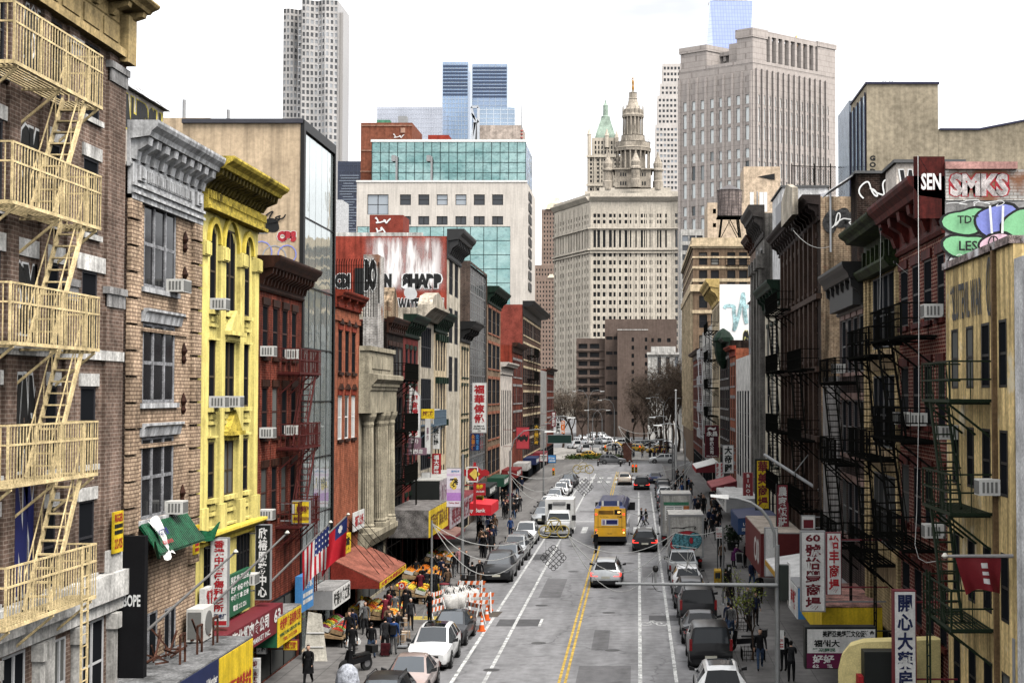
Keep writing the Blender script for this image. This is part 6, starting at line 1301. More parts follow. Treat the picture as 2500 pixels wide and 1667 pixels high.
for i,(k,m) in enumerate((('suv',pg),('suv',ps),('sedan',pdg),('suv',pw),('sedan',ps),('suv',pg),('suv',pw),('sedan',pw),('suv',ps),('sedan',pw),('suv',pw),('suv',pw),('sedan',pbl),('suv',pb),('sedan',pdg))):
    if 126<y<136: y=139.5
    car(k,f'{nm[m]} {"SUV" if k=="suv" else "sedan"}, {ordn[i]} in the line that starts with the grey minivan',-9.05+q.uniform(-.12,.12),y,PI,m,'l',rails=k=='suv' and i%2==0,minor=i>7); y+=5.7+q.uniform(0,.5)
car('suv','white SUV with dark rear window, parked closest along the bike lane kerb',3.2,58.4,0,pw,'r',sun=True)
car('van','black delivery van with roof ladder bars behind the white SUV',3.2,67.2,0,pb,'r',cat='van')
car('sedan','dark sedan between the black van and the black off-roader',3.05,73.4,0,pdg,'r')
car('van','black boxy off-roader with rear spare wheel and roof bars',3.15,79.4,0,pb,'r',sc=1.02,rails=True)
car('suv','charcoal SUV with pale roof lines between the off-roader and white SUV',3.0,85.2,0,pdg,'r',rails=True)
car('suv','white SUV parked behind the silver pickup',3.0,91.3,0,pw,'r')
y=123.5
for i,(k,m) in enumerate((('suv',pb),('suv',pw),('sedan',ps),('suv',pg),('suv',pb),('sedan',pdg),('suv',ps),('sedan',pb),('suv',pdg),('suv',pb))):
    if 127<y<137: y=139.5
    car(k,f'{nm[m]} {"SUV" if k=="suv" else "sedan"}, {(["first"]+ordn)[i]} car parked beyond the menu covered box truck',3.05+q.uniform(-.12,.12),y,0,m,'r',minor=i>4); y+=5.8+q.uniform(0,.4)
car('suv','silver SUV driving behind the yellow bus with its brake lamps lit',-1.95,94.6,-.02,ps,'m',brake=True,rails=True,sc=1.02)
car('suv','black SUV braking beside the yellow bus in the cycle lane edge',.55,115.6,0,pb,'m',brake=True,rails=True)
car('minivan','black people carrier with tall red lamps waiting near the far junction',.5,189.6,0,pb,'m',brake=True)
car('suv','pale beige SUV with amber lamps waiting near the far junction',-1.75,199.5,0,paint('pale_gold_paint',(.5,.42,.33),.3),'m')
car('sedan','dark blue sedan waiting right of the black people carrier at the junction'.replace('right of','beside'),2.4,203,0,pbl,'m')
car('suv','dark grey SUV crossing the far junction side on before the plaza',-4.4,258,-PI/2-.05,pg,'m',rails=True)
car('suv','white SUV crossing the far junction side on beside the flagpole',4.3,262,PI/2+.05,pw,'m',rails=True)
for i,(p,py_,k,m,rz) in enumerate(((1424,1100,'van',pw,.3),(1436,1112,'sedan',py,1.2),(1454,1056,'suv',pw,.4),(1446,1062,'suv',ps,.4),(1437,1068,'sedan',pw,.4),(1466,1063,'suv',pw,.4),(1430,1054,'suv',pw,.4),(1442,1049,'sedan',pw,.4),(1458,1048,'suv',pdg,.4),(1428,1046,'suv',ps,.4),(1470,1053,'sedan',pw,.4),(1490,1094,'suv',pw,1.5),(1520,1084,'van',pw,1.3),(1560,1086,'suv',ps,1.5),(1590,1094,'sedan',pw,1.6),(1618,1090,'van',pw,1.5),(1410,1078,'suv',pw,.6),(1402,1090,'van',pw,.4),(1418,1068,'sedan',ps,.5),(1432,1080,'suv',pw,.5),(1448,1074,'van',pw,.5),(1462,1078,'suv',ps,.7),(1475,1068,'sedan',pw,.5),(1484,1078,'suv',pw,.9),(1548,1096,'suv',py,1.4),(1605,1100,'suv',py,1.5),(1580,1088,'suv',pb,1.4),(1500,1088,'sedan',py,1.4))):
    g_=gnd(p,py_+6); car(k,f'{["white","yellow","white","silver"][i%4] if m not in (py,pb,pdg) else {py:"yellow",pb:"black",pdg:"charcoal"}[m]} small far vehicle beyond the square'+['',' beside the hedge',' in the car park row',' of the slope row'][min(i,3)] if i<2 else 'small car in the crowded lot and lanes beyond the square',g_.x,g_.y,rz,m,'far traffic beyond the square',minor=True)
# pickup
def pickup(label,x,y,rz,pm):
    t=thing('pickup_truck',label,'pickup truck',(x,y,0),rz,GC['r']); parts,d=car_meshes('suv'); mb=MB()
    mb.box(-.93,.93,-2.75,2.5,.42,.98); mb.hexa([(-.93,-.55,.985),(.93,-.55,.985),(.93,1.3,.985),(-.93,1.3,.985)],[(-.72,-.35,1.8),(.72,-.35,1.8),(.72,.55,1.8),(-.72,.55,1.8)]); put2(mb,'body',[pm],t,30)
    mb=MB(); mb.box(-.93,.93,-2.75,-2.68,.985,1.2); 
    for sx in (-.93,.86): mb.box(sx,sx+.07,-2.68,-.6,.985,1.2)
    put2(mb,'cargo_bed',[pm],t); mb=MB(); mb.quad([(-.82,-.56,1.1),(.82,-.56,1.1),(.7,-.40,1.68),(-.7,-.40,1.68)]); put2(mb,'rear_window',[CARG],t)
    mb=MB(); mb.quad([(-.82,1.22,1.08),(.82,1.22,1.08),(.7,.63,1.72),(-.7,.63,1.72)]); put2(mb,'windscreen',[CARG],t)
    for sx in (1,-1):
        mb=MB(); mb.quad([(sx*.915,-.4,1.08),(sx*.915,1.0,1.08),(sx*.76,.5,1.7),(sx*.76,-.3,1.7)]); put2(mb,'side_window',[CARG],t); mb=MB(); mb.box(sx*.8,sx*.935,-2.77,-2.6,.72,1.1); put2(mb,'tail_light',[TAIL],t); mb=MB(); mb.box(sx*.6,sx*.9,2.47,2.52,.68,.85); put2(mb,'headlight',[LAMP],t); mb=MB(); mb.box(sx*.94,sx*1.2,1.0,1.1,1.05,1.25); put2(mb,'mirror',[TRIM],t)
        for yy in (1.55,-1.7): w=link('wheel',parts['wheel'],t); w.location=(sx*.84,yy,.38); w.scale=(1.1,1.1,1.1); link('rim',parts['rim'],w)
    mb=MB(); mb.box(-.85,.85,-2.86,-2.755,.42,.6); put2(mb,'bumper',[CHROME],t); mb=MB(); mb.box(-.3,.3,-2.765,-2.755,.72,.86); put2(mb,'number_plate',[PLATE],t); return t
def put2(mb,name,mats,t,smooth=None): return mb.build(name,mats,t,smooth)
pickup('silver pickup truck parked behind the graffiti covered box truck',2.95,98.3-.3,0,ps)
# box trucks
def box_truck(label,x,y,rz,L,H,W_,wm,cab,grp,rear=None):
    t=thing('box_truck',label,'truck',(x,y,0),rz,grp); parts,d=car_meshes('suv'); r0=-L/2
    mb=MB(); mb.box(-W_/2,W_/2,r0,L/2-2.0,.95,H); put2(mb,'cargo_box',[wm],t); mb=MB(); e=.12
    mb.box(-W_/2-.01,-W_/2+e,r0-.03,r0-.002,.95,H+.01); mb.box(W_/2-e,W_/2+.01,r0-.03,r0-.002,.95,H+.01); mb.box(-W_/2+e,W_/2-e,r0-.03,r0-.002,H-e,H+.01); mb.box(-W_/2+e,W_/2-e,r0-.06,r0-.002,.9,1.05); put2(mb,'rear_frame',[grey],t)
    mb=MB(); mb.hexa([(-.98,L/2-1.95,.5),(.98,L/2-1.95,.5),(.95,L/2,.5),(-.95,L/2,.5)],[(-.95,L/2-1.95,2.3),(.95,L/2-1.95,2.3),(.88,L/2-.75,2.25),(-.88,L/2-.75,2.25)]); put2(mb,'cab',[cab],t)
    mb=MB(); mb.quad([(-.9,L/2-.38,1.42),(.9,L/2-.38,1.42),(.84,L/2-.73,2.15),(-.84,L/2-.73,2.15)]); put2(mb,'windscreen',[CARG],t); mb=MB(); mb.box(-.5,.5,r0+.1,L/2-.2,.5,.93); mb.box(-1.0,1.0,r0-.1,r0+.05,.45,.6); put2(mb,'chassis',[TRIM],t)
    for sx in (1,-1):
        mb=MB(); mb.box(sx*.85,sx*1.1,r0-.07,r0-.03,.66,.82); put2(mb,'tail_light',[TAIL],t); mb=MB(); mb.box(sx*1.0,sx*1.25,L/2-1.0,L/2-.9,1.4,1.85); put2(mb,'mirror',[TRIM],t)
        for yy in (r0+1.1,L/2-.95): w=link('wheel',parts['wheel'],t); w.location=(sx*.93,yy,.44); w.scale=(1.5,1.25,1.25); link('rim',parts['rim'],w)
    return t
dirtyw=mat('dirty_white_box',(.52,.50,.46),.6,var=.12,streak=.25,world=False)
t=box_truck('box truck with a big teal and red bubble graffiti on its roller door',3.3,104.4,0,6.6,3.85,2.4,dirtyw,pw,GC['r']); fr=Fr((0,-3.3,0),(1,0,0),(0,-1,0)); mb=MB(); K=.012
for (x,z,rx,rz_,m,sd) in ((-.1,2.0,1.02,.78,1,1),(-.55,2.1,.42,.5,0,2),(.05,1.95,.48,.55,0,3),(.6,2.1,.42,.58,0,4),(.35,2.1,.12,.2,1,5)): 
    blob(mb,fr,x,z,rx+.03,rz_+.03,K,2,seed=sd,wob=.06); blob(mb,fr,x,z,rx,rz_,K+.004,m,seed=sd,wob=.06); K+=.008
scrawl(mb,fr,-.9,.95,2.85,3.05,.05,.01,2,5,14); mb.build('graffiti',[mat('teal_truck_spray',(.14,.38,.44),var=.5,scale=6,world=False),graf_red,graf_black],t)
t=box_truck('food box truck with a printed menu and green stripe on its rear',3.05,120.4,0,6.4,4.2,2.4,dirtyw,pw,GC['r']); fr=Fr((0,-3.2,0),(1,0,0),(0,-1,0)); mb=MB(); fr.rect(mb,-1.0,1.0,3.3,3.55,.01,0); fr.rect(mb,-.9,.55,2.1,3.25,.01,1); fr.rect(mb,.58,1.02,2.1,3.25,.01,2)
for k in range(14): fr.rect(mb,-.8+(k%2)*.68,-.2+(k%2)*.64,3.1-.14*(k//2),3.15-.14*(k//2),.014,3)
mb.build('menu_panel',[mat('menu_green',(.06,.2,.12)),white,mat('menu_orange',(.5,.18,.07)),graf_black],t)
# ambulance-like white utility truck facing the viewer
t=thing('utility_truck','white utility truck with boxy body and grey windows driving towards the viewer','truck',(-6.7,127,0),PI,GC['m']); parts,d=car_meshes('suv')
mb=MB(); mb.box(-1.22,1.22,-3.4,.6,.6,3.1); put2(mb,'box_body',[white],t); mb=MB(); mb.hexa([(-1.02,.62,.55),(1.02,.62,.55),(1.0,3.0,.55),(-1.0,3.0,.55)],[(-1.02,.62,1.45),(1.02,.62,1.45),(.95,2.95,1.28),(-.95,2.95,1.28)]); mb.hexa([(-1.0,.62,1.452),(1.0,.62,1.452),(1.0,1.75,1.41),(-1.0,1.75,1.41)],[(-.85,.62,2.25),(.85,.62,2.25),(.8,1.1,2.22),(-.8,1.1,2.22)]); put2(mb,'cab',[pw],t,30)
mb=MB(); mb.quad([(-.92,1.70,1.5),(.92,1.70,1.5),(.78,1.14,2.16),(-.78,1.14,2.16)]); put2(mb,'windscreen',[CARG],t); mb=MB(); mb.box(-.7,.7,2.99,3.03,.72,1.12); put2(mb,'grille',[TRIM],t); mb=MB(); mb.box(-1.05,1.05,2.95,3.15,.42,.66); put2(mb,'bumper',[CHROME],t)
mb=MB()
for x in (-.95,.62): mb.box(x,x+.33,.6,.615,2.2,2.75)
put2(mb,'body_window',[CARG],t); mb=MB(); mb.box(-.55,.55,.6,.7,2.72,2.9); put2(mb,'light_bar',[grey],t)
for sx in (1,-1):
    mb=MB(); mb.box(sx*.72,sx*.98,2.97,3.03,.85,1.1); put2(mb,'headlight',[LAMP],t); mb=MB(); mb.box(sx*1.1,sx*1.45,1.5,1.62,1.4,1.85); put2(mb,'mirror',[TRIM],t)
    for yy in (-1.9,2.1): w=link('wheel',parts['wheel'],t); w.location=(sx*.98,yy,.42); w.scale=(1.4,1.2,1.2); link('rim',parts['rim'],w)
# city bus
t=thing('city_bus','blue city bus seen from behind with bright yellow rear panel','bus',(-2.1,124.3,0),-.02,GC['m']); L2=6.05
busy=paint('bus_yellow',(.80,.42,.012),.0,.35); busb=paint('bus_blue',(.018,.035,.13),.0,.3); mb=MB()
mb.hexa([(-1.3,-L2+.25,.35),(1.3,-L2+.25,.35),(1.3,L2,.35),(-1.3,L2,.35)],[(-1.27,-L2+.25,2.9),(1.27,-L2+.25,2.9),(1.27,L2,2.9),(-1.27,L2,2.9)]); mb.hexa([(-1.27,-L2+.3,2.901),(1.27,-L2+.3,2.901),(1.27,L2,2.901),(-1.27,L2,2.901)],[(-1.05,-L2+.6,3.12),(1.05,-L2+.6,3.12),(1.05,L2-.3,3.12),(-1.05,L2-.3,3.12)]); put2(mb,'body',[busb],t)
fr=Fr((0,-L2,0),(1,0,0),(0,-1,0)); mb=MB(); mb.hexa([(-1.28,-L2,.75),(1.28,-L2,.75),(1.3,-L2+.245,.75),(-1.3,-L2+.245,.75)],[(-1.2,-L2+.06,2.95),(1.2,-L2+.06,2.95),(1.27,-L2+.3,2.95),(-1.27,-L2+.3,2.95)]); mb.box(-.75,.75,-L2+.2,-L2+.9,2.9,3.1); put2(mb,'rear_panel',[busy],t,25)
mb=MB(); mb.box(-1.27,1.27,-L2-.05,-L2+.25,.35,.745); put2(mb,'rear_bumper',[TRIM],t)
mb=MB(); mb.box(-.95,.95,-L2+.9,L2-3,3.1,3.42); mb.box(-.8,.8,-L2+.92,-L2+5,3.42,3.5); put2(mb,'roof_unit',[busb],t)
mb=MB()
for x in (-.7,.55): mb.box(x,x+.16,-L2+.8,-L2+1.2,3.12,3.5)
put2(mb,'roof_vent',[white],t)
tl=lambda z:.06*(z-.75)/2.2
mb=MB()
for k in range(5): mb.box(-.92,.28,-L2+.02,-L2+tl(2.6)+.01,2.52+k*.06,2.55+k*.06)
put2(mb,'vent_grille',[mat('bus_grille',(.25,.11,.01),world=False)],t)
mb=MB(); fr.rect(mb,.36,.9,2.48,2.86,-.03,0); put2(mb,'route_display',[black],t); mb=MB(); write(mb,fr,'M9',.62,.82,2.56,2.78,-.024,0,off=.03); put2(mb,'route_number',[AMBER],t)
mb=MB(); fr.rect(mb,-.68,.66,1.62,2.12,-.012,0); fr.rect(mb,-.3,.6,1.7,2.05,-.008,1); fr.rect(mb,-.6,-.4,1.68,2.05,-.008,2); put2(mb,'poster',[white,graf_blue,mat('poster_violet',(.3,.25,.4),world=False)],t)
mb=MB(); write(mb,fr,'7180',.58,.98,2.22,2.36,-.012,0,off=.03); write(mb,fr,'New York City Bus',-.8,-.1,2.24,2.36,-.012,0,off=.01); write(mb,fr,'TRANSIT',-.2,.2,.92,1.0,-.002,0,off=.02)
for (x0,x1,z) in ((-1.1,1.1,1.50),): fr.rect(mb,x0,x1,z-.012,z+.012,-.008,0)
for x in (-.95,.95): fr.rect(mb,x-.01,x+.01,.9,2.45,-.014,0)
put2(mb,'lettering',[graf_black],t)
for sx in (-1,1):
    for z in (1.05,1.25,2.5):
        mb=MB(); mb.lathe((0,0,0),[(.075,0),(.06,.03)],10); o=mb.build('tail_light',[AMBER if z<1.1 else BRAKE],t); o.rotation_euler=(PI/2,0,0); o.location=(sx*1.1,-L2+.03,z)
    for yy in (-3.2,3.6): w=link('wheel',parts['wheel'],t); w.location=(sx*1.14,yy,.5); w.scale=(1.3,1.4,1.4); link('rim',parts['rim'],w)
    mb=MB(); mb.box(sx*1.302,sx*1.31,-L2+1.2,L2-.3,1.5,2.6); put2(mb,'side_window',[CARG],t); mb=MB(); mb.box(sx*1.3,sx*1.75,L2-.15,L2+.05,1.9,2.6); put2(mb,'mirror',[TRIM],t)
# ================================================================ people
def pose_mesh(name,hipL=0,hipR=0,kneeL=0,kneeR=0,armL=.05,armR=.05,elbL=.25,elbR=.25,lean=0.,coat=False,hood=False,spread=.1):
    """one continuous body grown over a skeleton; angles in radians, forward is +y"""
    V=[];E=[];Rr=[]
    def add(p,r,par=None): V.append(Vector(p)); Rr.append(r); (E.append((par,len(V)-1)) if par is not None else None); return len(V)-1
    s,c=math.sin(lean),math.cos(lean); up=lambda h,y=0: (0,s*(h-.95)+y,.95+c*(h-.95))
    pel=add((0,0,.95),(.155,.115)); wa=add(up(1.12),(.145,.105),pel); ch=add(up(1.33),(.17,.12),wa); sh=add(up(1.46),(.12,.085),ch); nk=add(up(1.53),(.055,.058),sh); hd=add(up(1.585,.01),(.05,.052),nk)
    for sx,ar,el in ((1,armL,elbL),(-1,armR,elbR)):
        so=up(1.44); a=add((sx*.185,so[1],so[2]),(.07,.07),sh); e=V[a]+Vector((sx*.05,math.sin(ar)*.28,-math.cos(ar)*.28)); ei=add(e,(.052,.052),a); w=e+Vector((sx*.01,math.sin(ar+el)*.25,-math.cos(ar+el)*.25)); wi=add(w,(.036,.034),ei); d=(w-e).normalized(); h=add(w+d*.06,(.042,.024),wi)
        for k in range(4): f=add(w+d*(.12+.01*(k in (1,2)))+Vector((0,(k-1.5)*.022,0)),(.010,.010),h); add(V[f]+d*.045+Vector((-sx*.012,0,0)),(.008,.008),f)
        th=add(w+d*.05+Vector((-sx*.01,.045,0)),(.010,.010),h); add(V[th]+d*.03,(.009,.009),th)
    for sx,hp,kn in ((1,hipL,kneeL),(-1,hipR,kneeR)):
        h=add((sx*.095,0,.86),(.095,.10),pel); k=V[h]+Vector((sx*spread*.1,math.sin(hp)*.40,-math.cos(hp)*.40)); ki=add(k,(.068,.07),h); an=k+Vector((0,math.sin(hp-kn)*.38,-math.cos(hp-kn)*.38)); ai=add(an,(.045,.05),ki); f=-kn*.5+hp
        t=add(an+Vector((sx*.01,.09,-.045)),(.042,.035),ai); add(an+Vector((sx*.015,.17,-.05)),(.036,.026),t)
    me=bpy.data.meshes.new(name); me.from_pydata([tuple(v) for v in V],E,[]); o=bpy.data.objects.new(name,me); COL.objects.link(o)
    md=o.modifiers.new('skin','SKIN'); sv=me.skin_vertices[0].data if me.skin_vertices else None
    if sv is None:
        bm=bmesh.new(); bm.from_mesh(me); bm.verts.layers.skin.verify(); bm.to_mesh(me); bm.free(); sv=me.skin_vertices[0].data
    for i,r in enumerate(Rr): sv[i].radius=r
    sv[0].use_root=True; o.modifiers.new('sub','SUBSURF').levels=1; o.modifiers['sub'].render_levels=1
    dg=bpy.context.evaluated_depsgraph_get(); out=bpy.data.meshes.new_from_object(o.evaluated_get(dg)); bpy.data.objects.remove(o); out.name=name
    zmin=min(v.co.z for v in out.vertices)
    # the head: rings from the chin to the crown, a nose and ears, joined to the neck
    hb=MB(); hc0=Vector(up(1.545,.02)); n=16; rings=((0,.038,.045,.02),(.03,.058,.066,.022),(.07,.070,.082,.018),(.115,.076,.094,.008),(.16,.077,.098,0),(.20,.068,.088,-.004),(.23,.045,.06,-.006),(.245,.012,.02,-.006))
    for (dz,rx,ry,yo) in rings:
        for k in range(n):
            a=2*math.pi*k/n; y_=ry*math.sin(a)+yo; x_=rx*math.cos(a)
            if k==n//4 and .06<dz<.12: y_+=.022
            if k in (0,n//2) and .08<dz<.17: x_*=1.13
            hb.v.append(tuple(hc0+Vector((x_,y_,dz))))
    for i in range(len(rings)-1):
        for k in range(n): a=i*n+k; b_=i*n+(k+1)%n; hb.f.append((a,b_,b_+n,a+n))
    hb.f.append(tuple(range(n-1,-1,-1)))
    bm=bmesh.new(); bm.from_mesh(out); t_=bpy.data.meshes.new('head'); t_.from_pydata(hb.v,[],hb.f); bm.from_mesh(t_); bm.to_mesh(out); bm.free(); bpy.data.meshes.remove(t_)
    for v in out.vertices: v.co.z-=zmin
    hc=Vector(up(1.67))-Vector((0,0,zmin)); out.materials.clear()
    for k in range(5): out.materials.append(black)
    wr=[]
    for p in out.polygons:
        cc=p.center; i=0
        if (cc-hc).length<.2 and cc.z>hc.z-.14: i=3 if (cc.y-hc.y<.012 and cc.z>hc.z-.09) or cc.z>hc.z+.06 else 2
        elif cc.z<.09: i=4
        elif abs(cc.x)>.17 and cc.z<1.02+(.2 if armL>1 else 0) and abs(cc.x)>.2: i=2 if cc.z<.92 and lean<.4 else 0
        elif cc.z<.90-(.0): i=1
        p.material_index=i; p.use_smooth=True
    out['h']=hc.z; return out
PM={}
def pm(k):
    if k not in PM:
        PM[k]=pose_mesh('body',**{'stand':{}, 'stand2':dict(armL=.3,armR=-.1,elbL=.9,elbR=.4,hipL=.06,hipR=-.05),'walk':dict(hipL=.42,hipR=-.32,kneeL=.1,kneeR=.45,armL=-.35,armR=.4,elbL=.3,elbR=.5),'walk2':dict(hipL=-.3,hipR=.38,kneeL=.5,kneeR=.12,armL=.35,armR=-.3),'carry':dict(armL=.05,armR=.05,elbL=.05,elbR=.05,hipL=.12,hipR=-.12,kneeR=.15),'reach':dict(armL=.7,armR=.8,elbL=.7,elbR=.6,lean=.12),'bend':dict(armL=.9,armR=.9,elbL=.4,elbR=.4,lean=.55),'phone':dict(armL=.3,armR=.35,elbL=1.5,elbR=1.4)}[k])
    return PM[k]
CM={}
def cloth(n,col): 
    if n not in CM: CM[n]=mat('cloth_'+n,col,.9,0,.3,6,world=False,spec=.1)
    return CM[n]
K_=cloth('black',(.012,.012,.013)); K2=cloth('charcoal',(.03,.03,.032)); NV=cloth('navy',(.018,.025,.055)); BL=cloth('blue',(.03,.07,.2)); JE=cloth('denim',(.05,.08,.14)); GRY=cloth('grey',(.13,.13,.13)); DR=cloth('dark_red',(.15,.02,.03)); PU=cloth('purple',(.10,.02,.09)); YE=cloth('yellow',(.65,.43,.04)); WH=cloth('white',(.6,.6,.58)); BR=cloth('brown',(.13,.08,.05)); LV=cloth('lavender',(.32,.32,.5)); PK=cloth('pink',(.5,.25,.25))
SK=mat('skin',(.50,.30,.21),.6,var=.08,world=False); HB=mat('black_hair',(.012,.010,.009),.6,world=False); HG=mat('grey_hair',(.4,.39,.37),.7,world=False)
def person(label,p,y,rz,pose='stand',top=K_,leg=K2,hair=HB,h=1.68,shoe=K_,coat=None,z=.14,pack=None,group=None,hood=None):
    g=gnd(p,y,z); o=link('person',pm(pose)); o.location=g; o.rotation_euler=(0,0,rz); s=h/1.76; o.scale=(s,s,s)
    for i,m in enumerate((top,leg,SK,hood or hair,shoe)): o.material_slots[i].link='OBJECT'; o.material_slots[i].material=m
    tag(o,label,'person',group)
    if coat:
        mb=MB(); mb.lathe((0,0,0),[(.25,.52),(.235,.75),(.20,1.0),(.19,1.15)],14)
        q=mb.build('coat_skirt',[coat],o,60); q.scale=(1,.78,1)
    if pack:
        mb=MB(); mb.hexa([(-.15,-.14,.98),(.15,-.14,.98),(.13,-.30,1.0),(-.13,-.30,1.0)],[(-.15,-.13,1.42),(.15,-.13,1.42),(.11,-.25,1.40),(-.11,-.25,1.40)]); mb.build('backpack',[pack],o)
    return o
B=0.; A=PI  # B: back to the viewer, A: facing the viewer
person('person in long black coat walking on the fruit shop pavement, cut by the frame',752,1672,A,'walk',K_,K_,coat=K_)
person('person in black carrying white plastic bags in both hands',859,1614,B+.3,'carry',K_,K2)
person('person in dark jacket and blue jeans between the bag carrier and the stand',906,1608,B,'walk',K_,JE)
person('person in blue jacket with black backpack beside a red suitcase',961,1597,B,'stand',BL,GRY,pack=K_)
person('person with face mask and black clothes at the produce stand',852,1580,A,'stand2',K_,K_)
person('person in yellow hood and white top holding a yellow bag at the stand',884,1536,B+.5,'reach',WH,K2,hood=YE)
person('person in dark red coat at the fruit stand under the brown awning',941,1533,B+.6,'reach',DR,K_,coat=DR)
person('person in black standing on the yellow tactile strip',993,1506,A,'stand2',K_,K2)
person('person in grey knit hat and dark coat beside the cart',1002,1538,A+.4,'stand',K2,K_,hair=HG,h=1.6)
person('person in black half hidden behind the black sedan',1049,1522,A-.8,'phone',K_,K_)
person('person in grey puffer jacket with orange bag walking away past the fruit',1041,1458,B,'walk2',K2,K2)
person('person in black coat walking away beside the grey jacketed one',1063,1459,B,'walk',K_,K_,coat=K_)
person('person in black trousers walking by the lemon crates',1109,1410,B,'walk2',K_,GRY)
person('person in pale pink top and red cap amid the dark crowd',1121,1398,A,'stand',PK,K2,hood=DR)
person('person in long black coat near the lamp pole',1138,1404,A,'walk',K_,K_,coat=K_)
person('person in black beside the parked moped',1153,1439,B+.7,'stand',K_,K_)
person('person in black jacket and brown trousers by the grey minivan',1170,1431,A,'walk2',K_,BR)
person('person in blue hood near the row of parked cars',1246,1312,A,'stand',BL,NV,hood=BL)
person('hooded person in dark jacket and jeans walking on the bike lane pavement',1856,1633,A,'walk',K_,JE,hood=K_,h=1.78)
person('person in black coat walking past the young street trees',1854,1470,A,'walk2',K_,K_,coat=K_)
person('person in dark brown jacket standing by the parking sign pole',1763,1384,B,'stand2',BR,K_)
person('person in purple coat bending over a stroller',1791,1384,B-.9,'bend',PU,K_,hair=HG,h=1.6,coat=PU)
person('person in black standing behind the stroller',1819,1384,A+.9,'reach',K_,K_)
person('person in dark clothes near the shop counter at the frame edge',1914,1638,B+.4,'stand',K_,K_)
person('person in black bending beneath the sign with two good characters'.replace('two good','red'),1932,1664,B,'reach',K2,K_)
person('person in black crossing beside the yellow bus, taller of two',1566,1283,PI/2+.3,'walk',K_,K2,z=0)
person('person with dark hair crossing beside the bus behind a child',1577,1283,PI/2+.3,'walk2',K_,GRY,z=0,h=1.6)
person('child in lavender jacket on the crossing beside the bus',1571,1285,PI/2,'walk',LV,GRY,z=0,h=1.15)
person('person in black standing on the yellow centre line holding a tan bag',1455,1350,B+.8,'stand2',K_,K2,z=0,hair=cloth('tan_hair',(.25,.17,.1)))
person('person in black with a black bag beside the graffiti truck',1722,1312,B,'walk',K_,K_)
person('person in black under the striped canopy of the blue awning shop',1752,1302,A,'stand',K_,K_)
person('person in red by the white parking sign',1757,1335,A,'bend',DR,K_)
person('person in black coat beyond the menu truck',1704,1262,A,'walk2',K_,K_)
person('person in charcoal coat beside the yellow sign pole',1712,1240,B,'walk',K2,K_)
q=random.Random(21); tops=[(K_,'black'),(K2,'charcoal'),(NV,'navy'),(GRY,'grey'),(BR,'brown'),(DR,'dark red'),(BL,'blue'),(WH,'white')]
def crowd(n,box,z,where,group):
    for i in range(n):
        m,c=tops[min(7,int(abs(q.gauss(0,2.9))))]; p_=q.choice(['stand','walk','walk2','stand2','phone']); person(f'small person in {c}, one of the crowd {where}',q.uniform(box[0],box[1]),q.uniform(box[2],box[3]),q.choice([A,B])+q.uniform(-.5,.5),p_,m,q.choice([K_,K2,JE]),h=q.uniform(1.55,1.8),z=z,group=group)
crowd(22,(1168,1215,1290,1365),.14,'on the pavement beyond the fruit stalls','crowd on the fruit stall pavement'); crowd(22,(1225,1280,1195,1270),.14,'near the far bank awning','crowd by the far awnings')
crowd(8,(1770,1850,1400,1560),.14,'on the bike lane pavement','crowd on the bike lane pavement'); crowd(10,(860,1000,1500,1600),.14,'by the near produce stands','crowd by the near stands'); crowd(26,(1690,1760,1230,1345),.14,'beyond the trucks','crowd beyond the trucks'); crowd(16,(1642,1692,1165,1235),.14,'at the far bike lane pavement','crowd at the far kerb'); crowd(12,(1010,1095,1400,1470),.14,'between the fruit stalls and the works','crowd between stalls and works'); crowd(44,(1480,1635,1092,1124),.13,'in the square','crowd in the square')
# things carried or standing by people
def at(p,y,z=.14): return gnd(p,y,z)
for p,y in ((848,1596),(872,1590)):
    g=at(p,y); t=thing('plastic_bag','white plastic shopping bag held by the person in black' if p==848 else 'second white plastic bag in the other hand of the person in black','bag',g+Vector((0,0,.3))); mb=MB(); mb.lathe((0,0,0),[(.06,.0),(.16,.05),(.18,.2),(.1,.32),(.03,.38)],9); put2(mb,'sack',[WH],t,50); mb=MB(); mb.tube([(-.05,0,.36),(-.04,0,.5),(.04,0,.5),(.05,0,.36)],.012,5); put2(mb,'handle',[WH],t)
g=at(941,1601); t=thing('suitcase','black and red wheeled suitcase with raised handle on the pavement','suitcase',g); mb=MB(); mb.box(-.2,.2,-.13,.13,.06,.58); put2(mb,'case',[cloth('suitcase',(.06,.012,.015))],t); mb=MB(); mb.tube([(-.14,.1,.58),(-.14,.1,1.02),(.14,.1,1.02),(.14,.1,.58)],.015,5); put2(mb,'handle',[black],t); mb=MB(); [mb.tube([(x-.02,.08,.05),(x+.02,.08,.05)],.05,8) for x in (-.16,.16)]; put2(mb,'wheel',[black],t)
g=at(892,1530); t=thing('yellow_bag','large yellow shopping bag held at the stand','bag',g+Vector((0.1,0,.35))); mb=MB(); mb.hexa([(-.2,-.1,0),(.2,-.1,0),(.2,.1,0),(-.2,.1,0)],[(-.24,-.06,.5),(.24,-.06,.5),(.24,.06,.5),(-.24,.06,.5)]); put2(mb,'sack',[YE],t); mb=MB(); mb.tube([(-.12,0,.5),(-.08,0,.68),(.08,0,.68),(.12,0,.5)],.015,5); put2(mb,'handle',[YE],t)
g=at(1805,1386); t=thing('stroller','black folding stroller between the purple coat and the black coat','stroller',g); mb=MB()
for sx in (-.22,.22): mb.tube([(sx,-.3,.1),(sx,.2,.7),(sx,.35,1.0)],.018,5); mb.tube([(sx,.35,.1),(sx,-.1,.6)],.018,5)
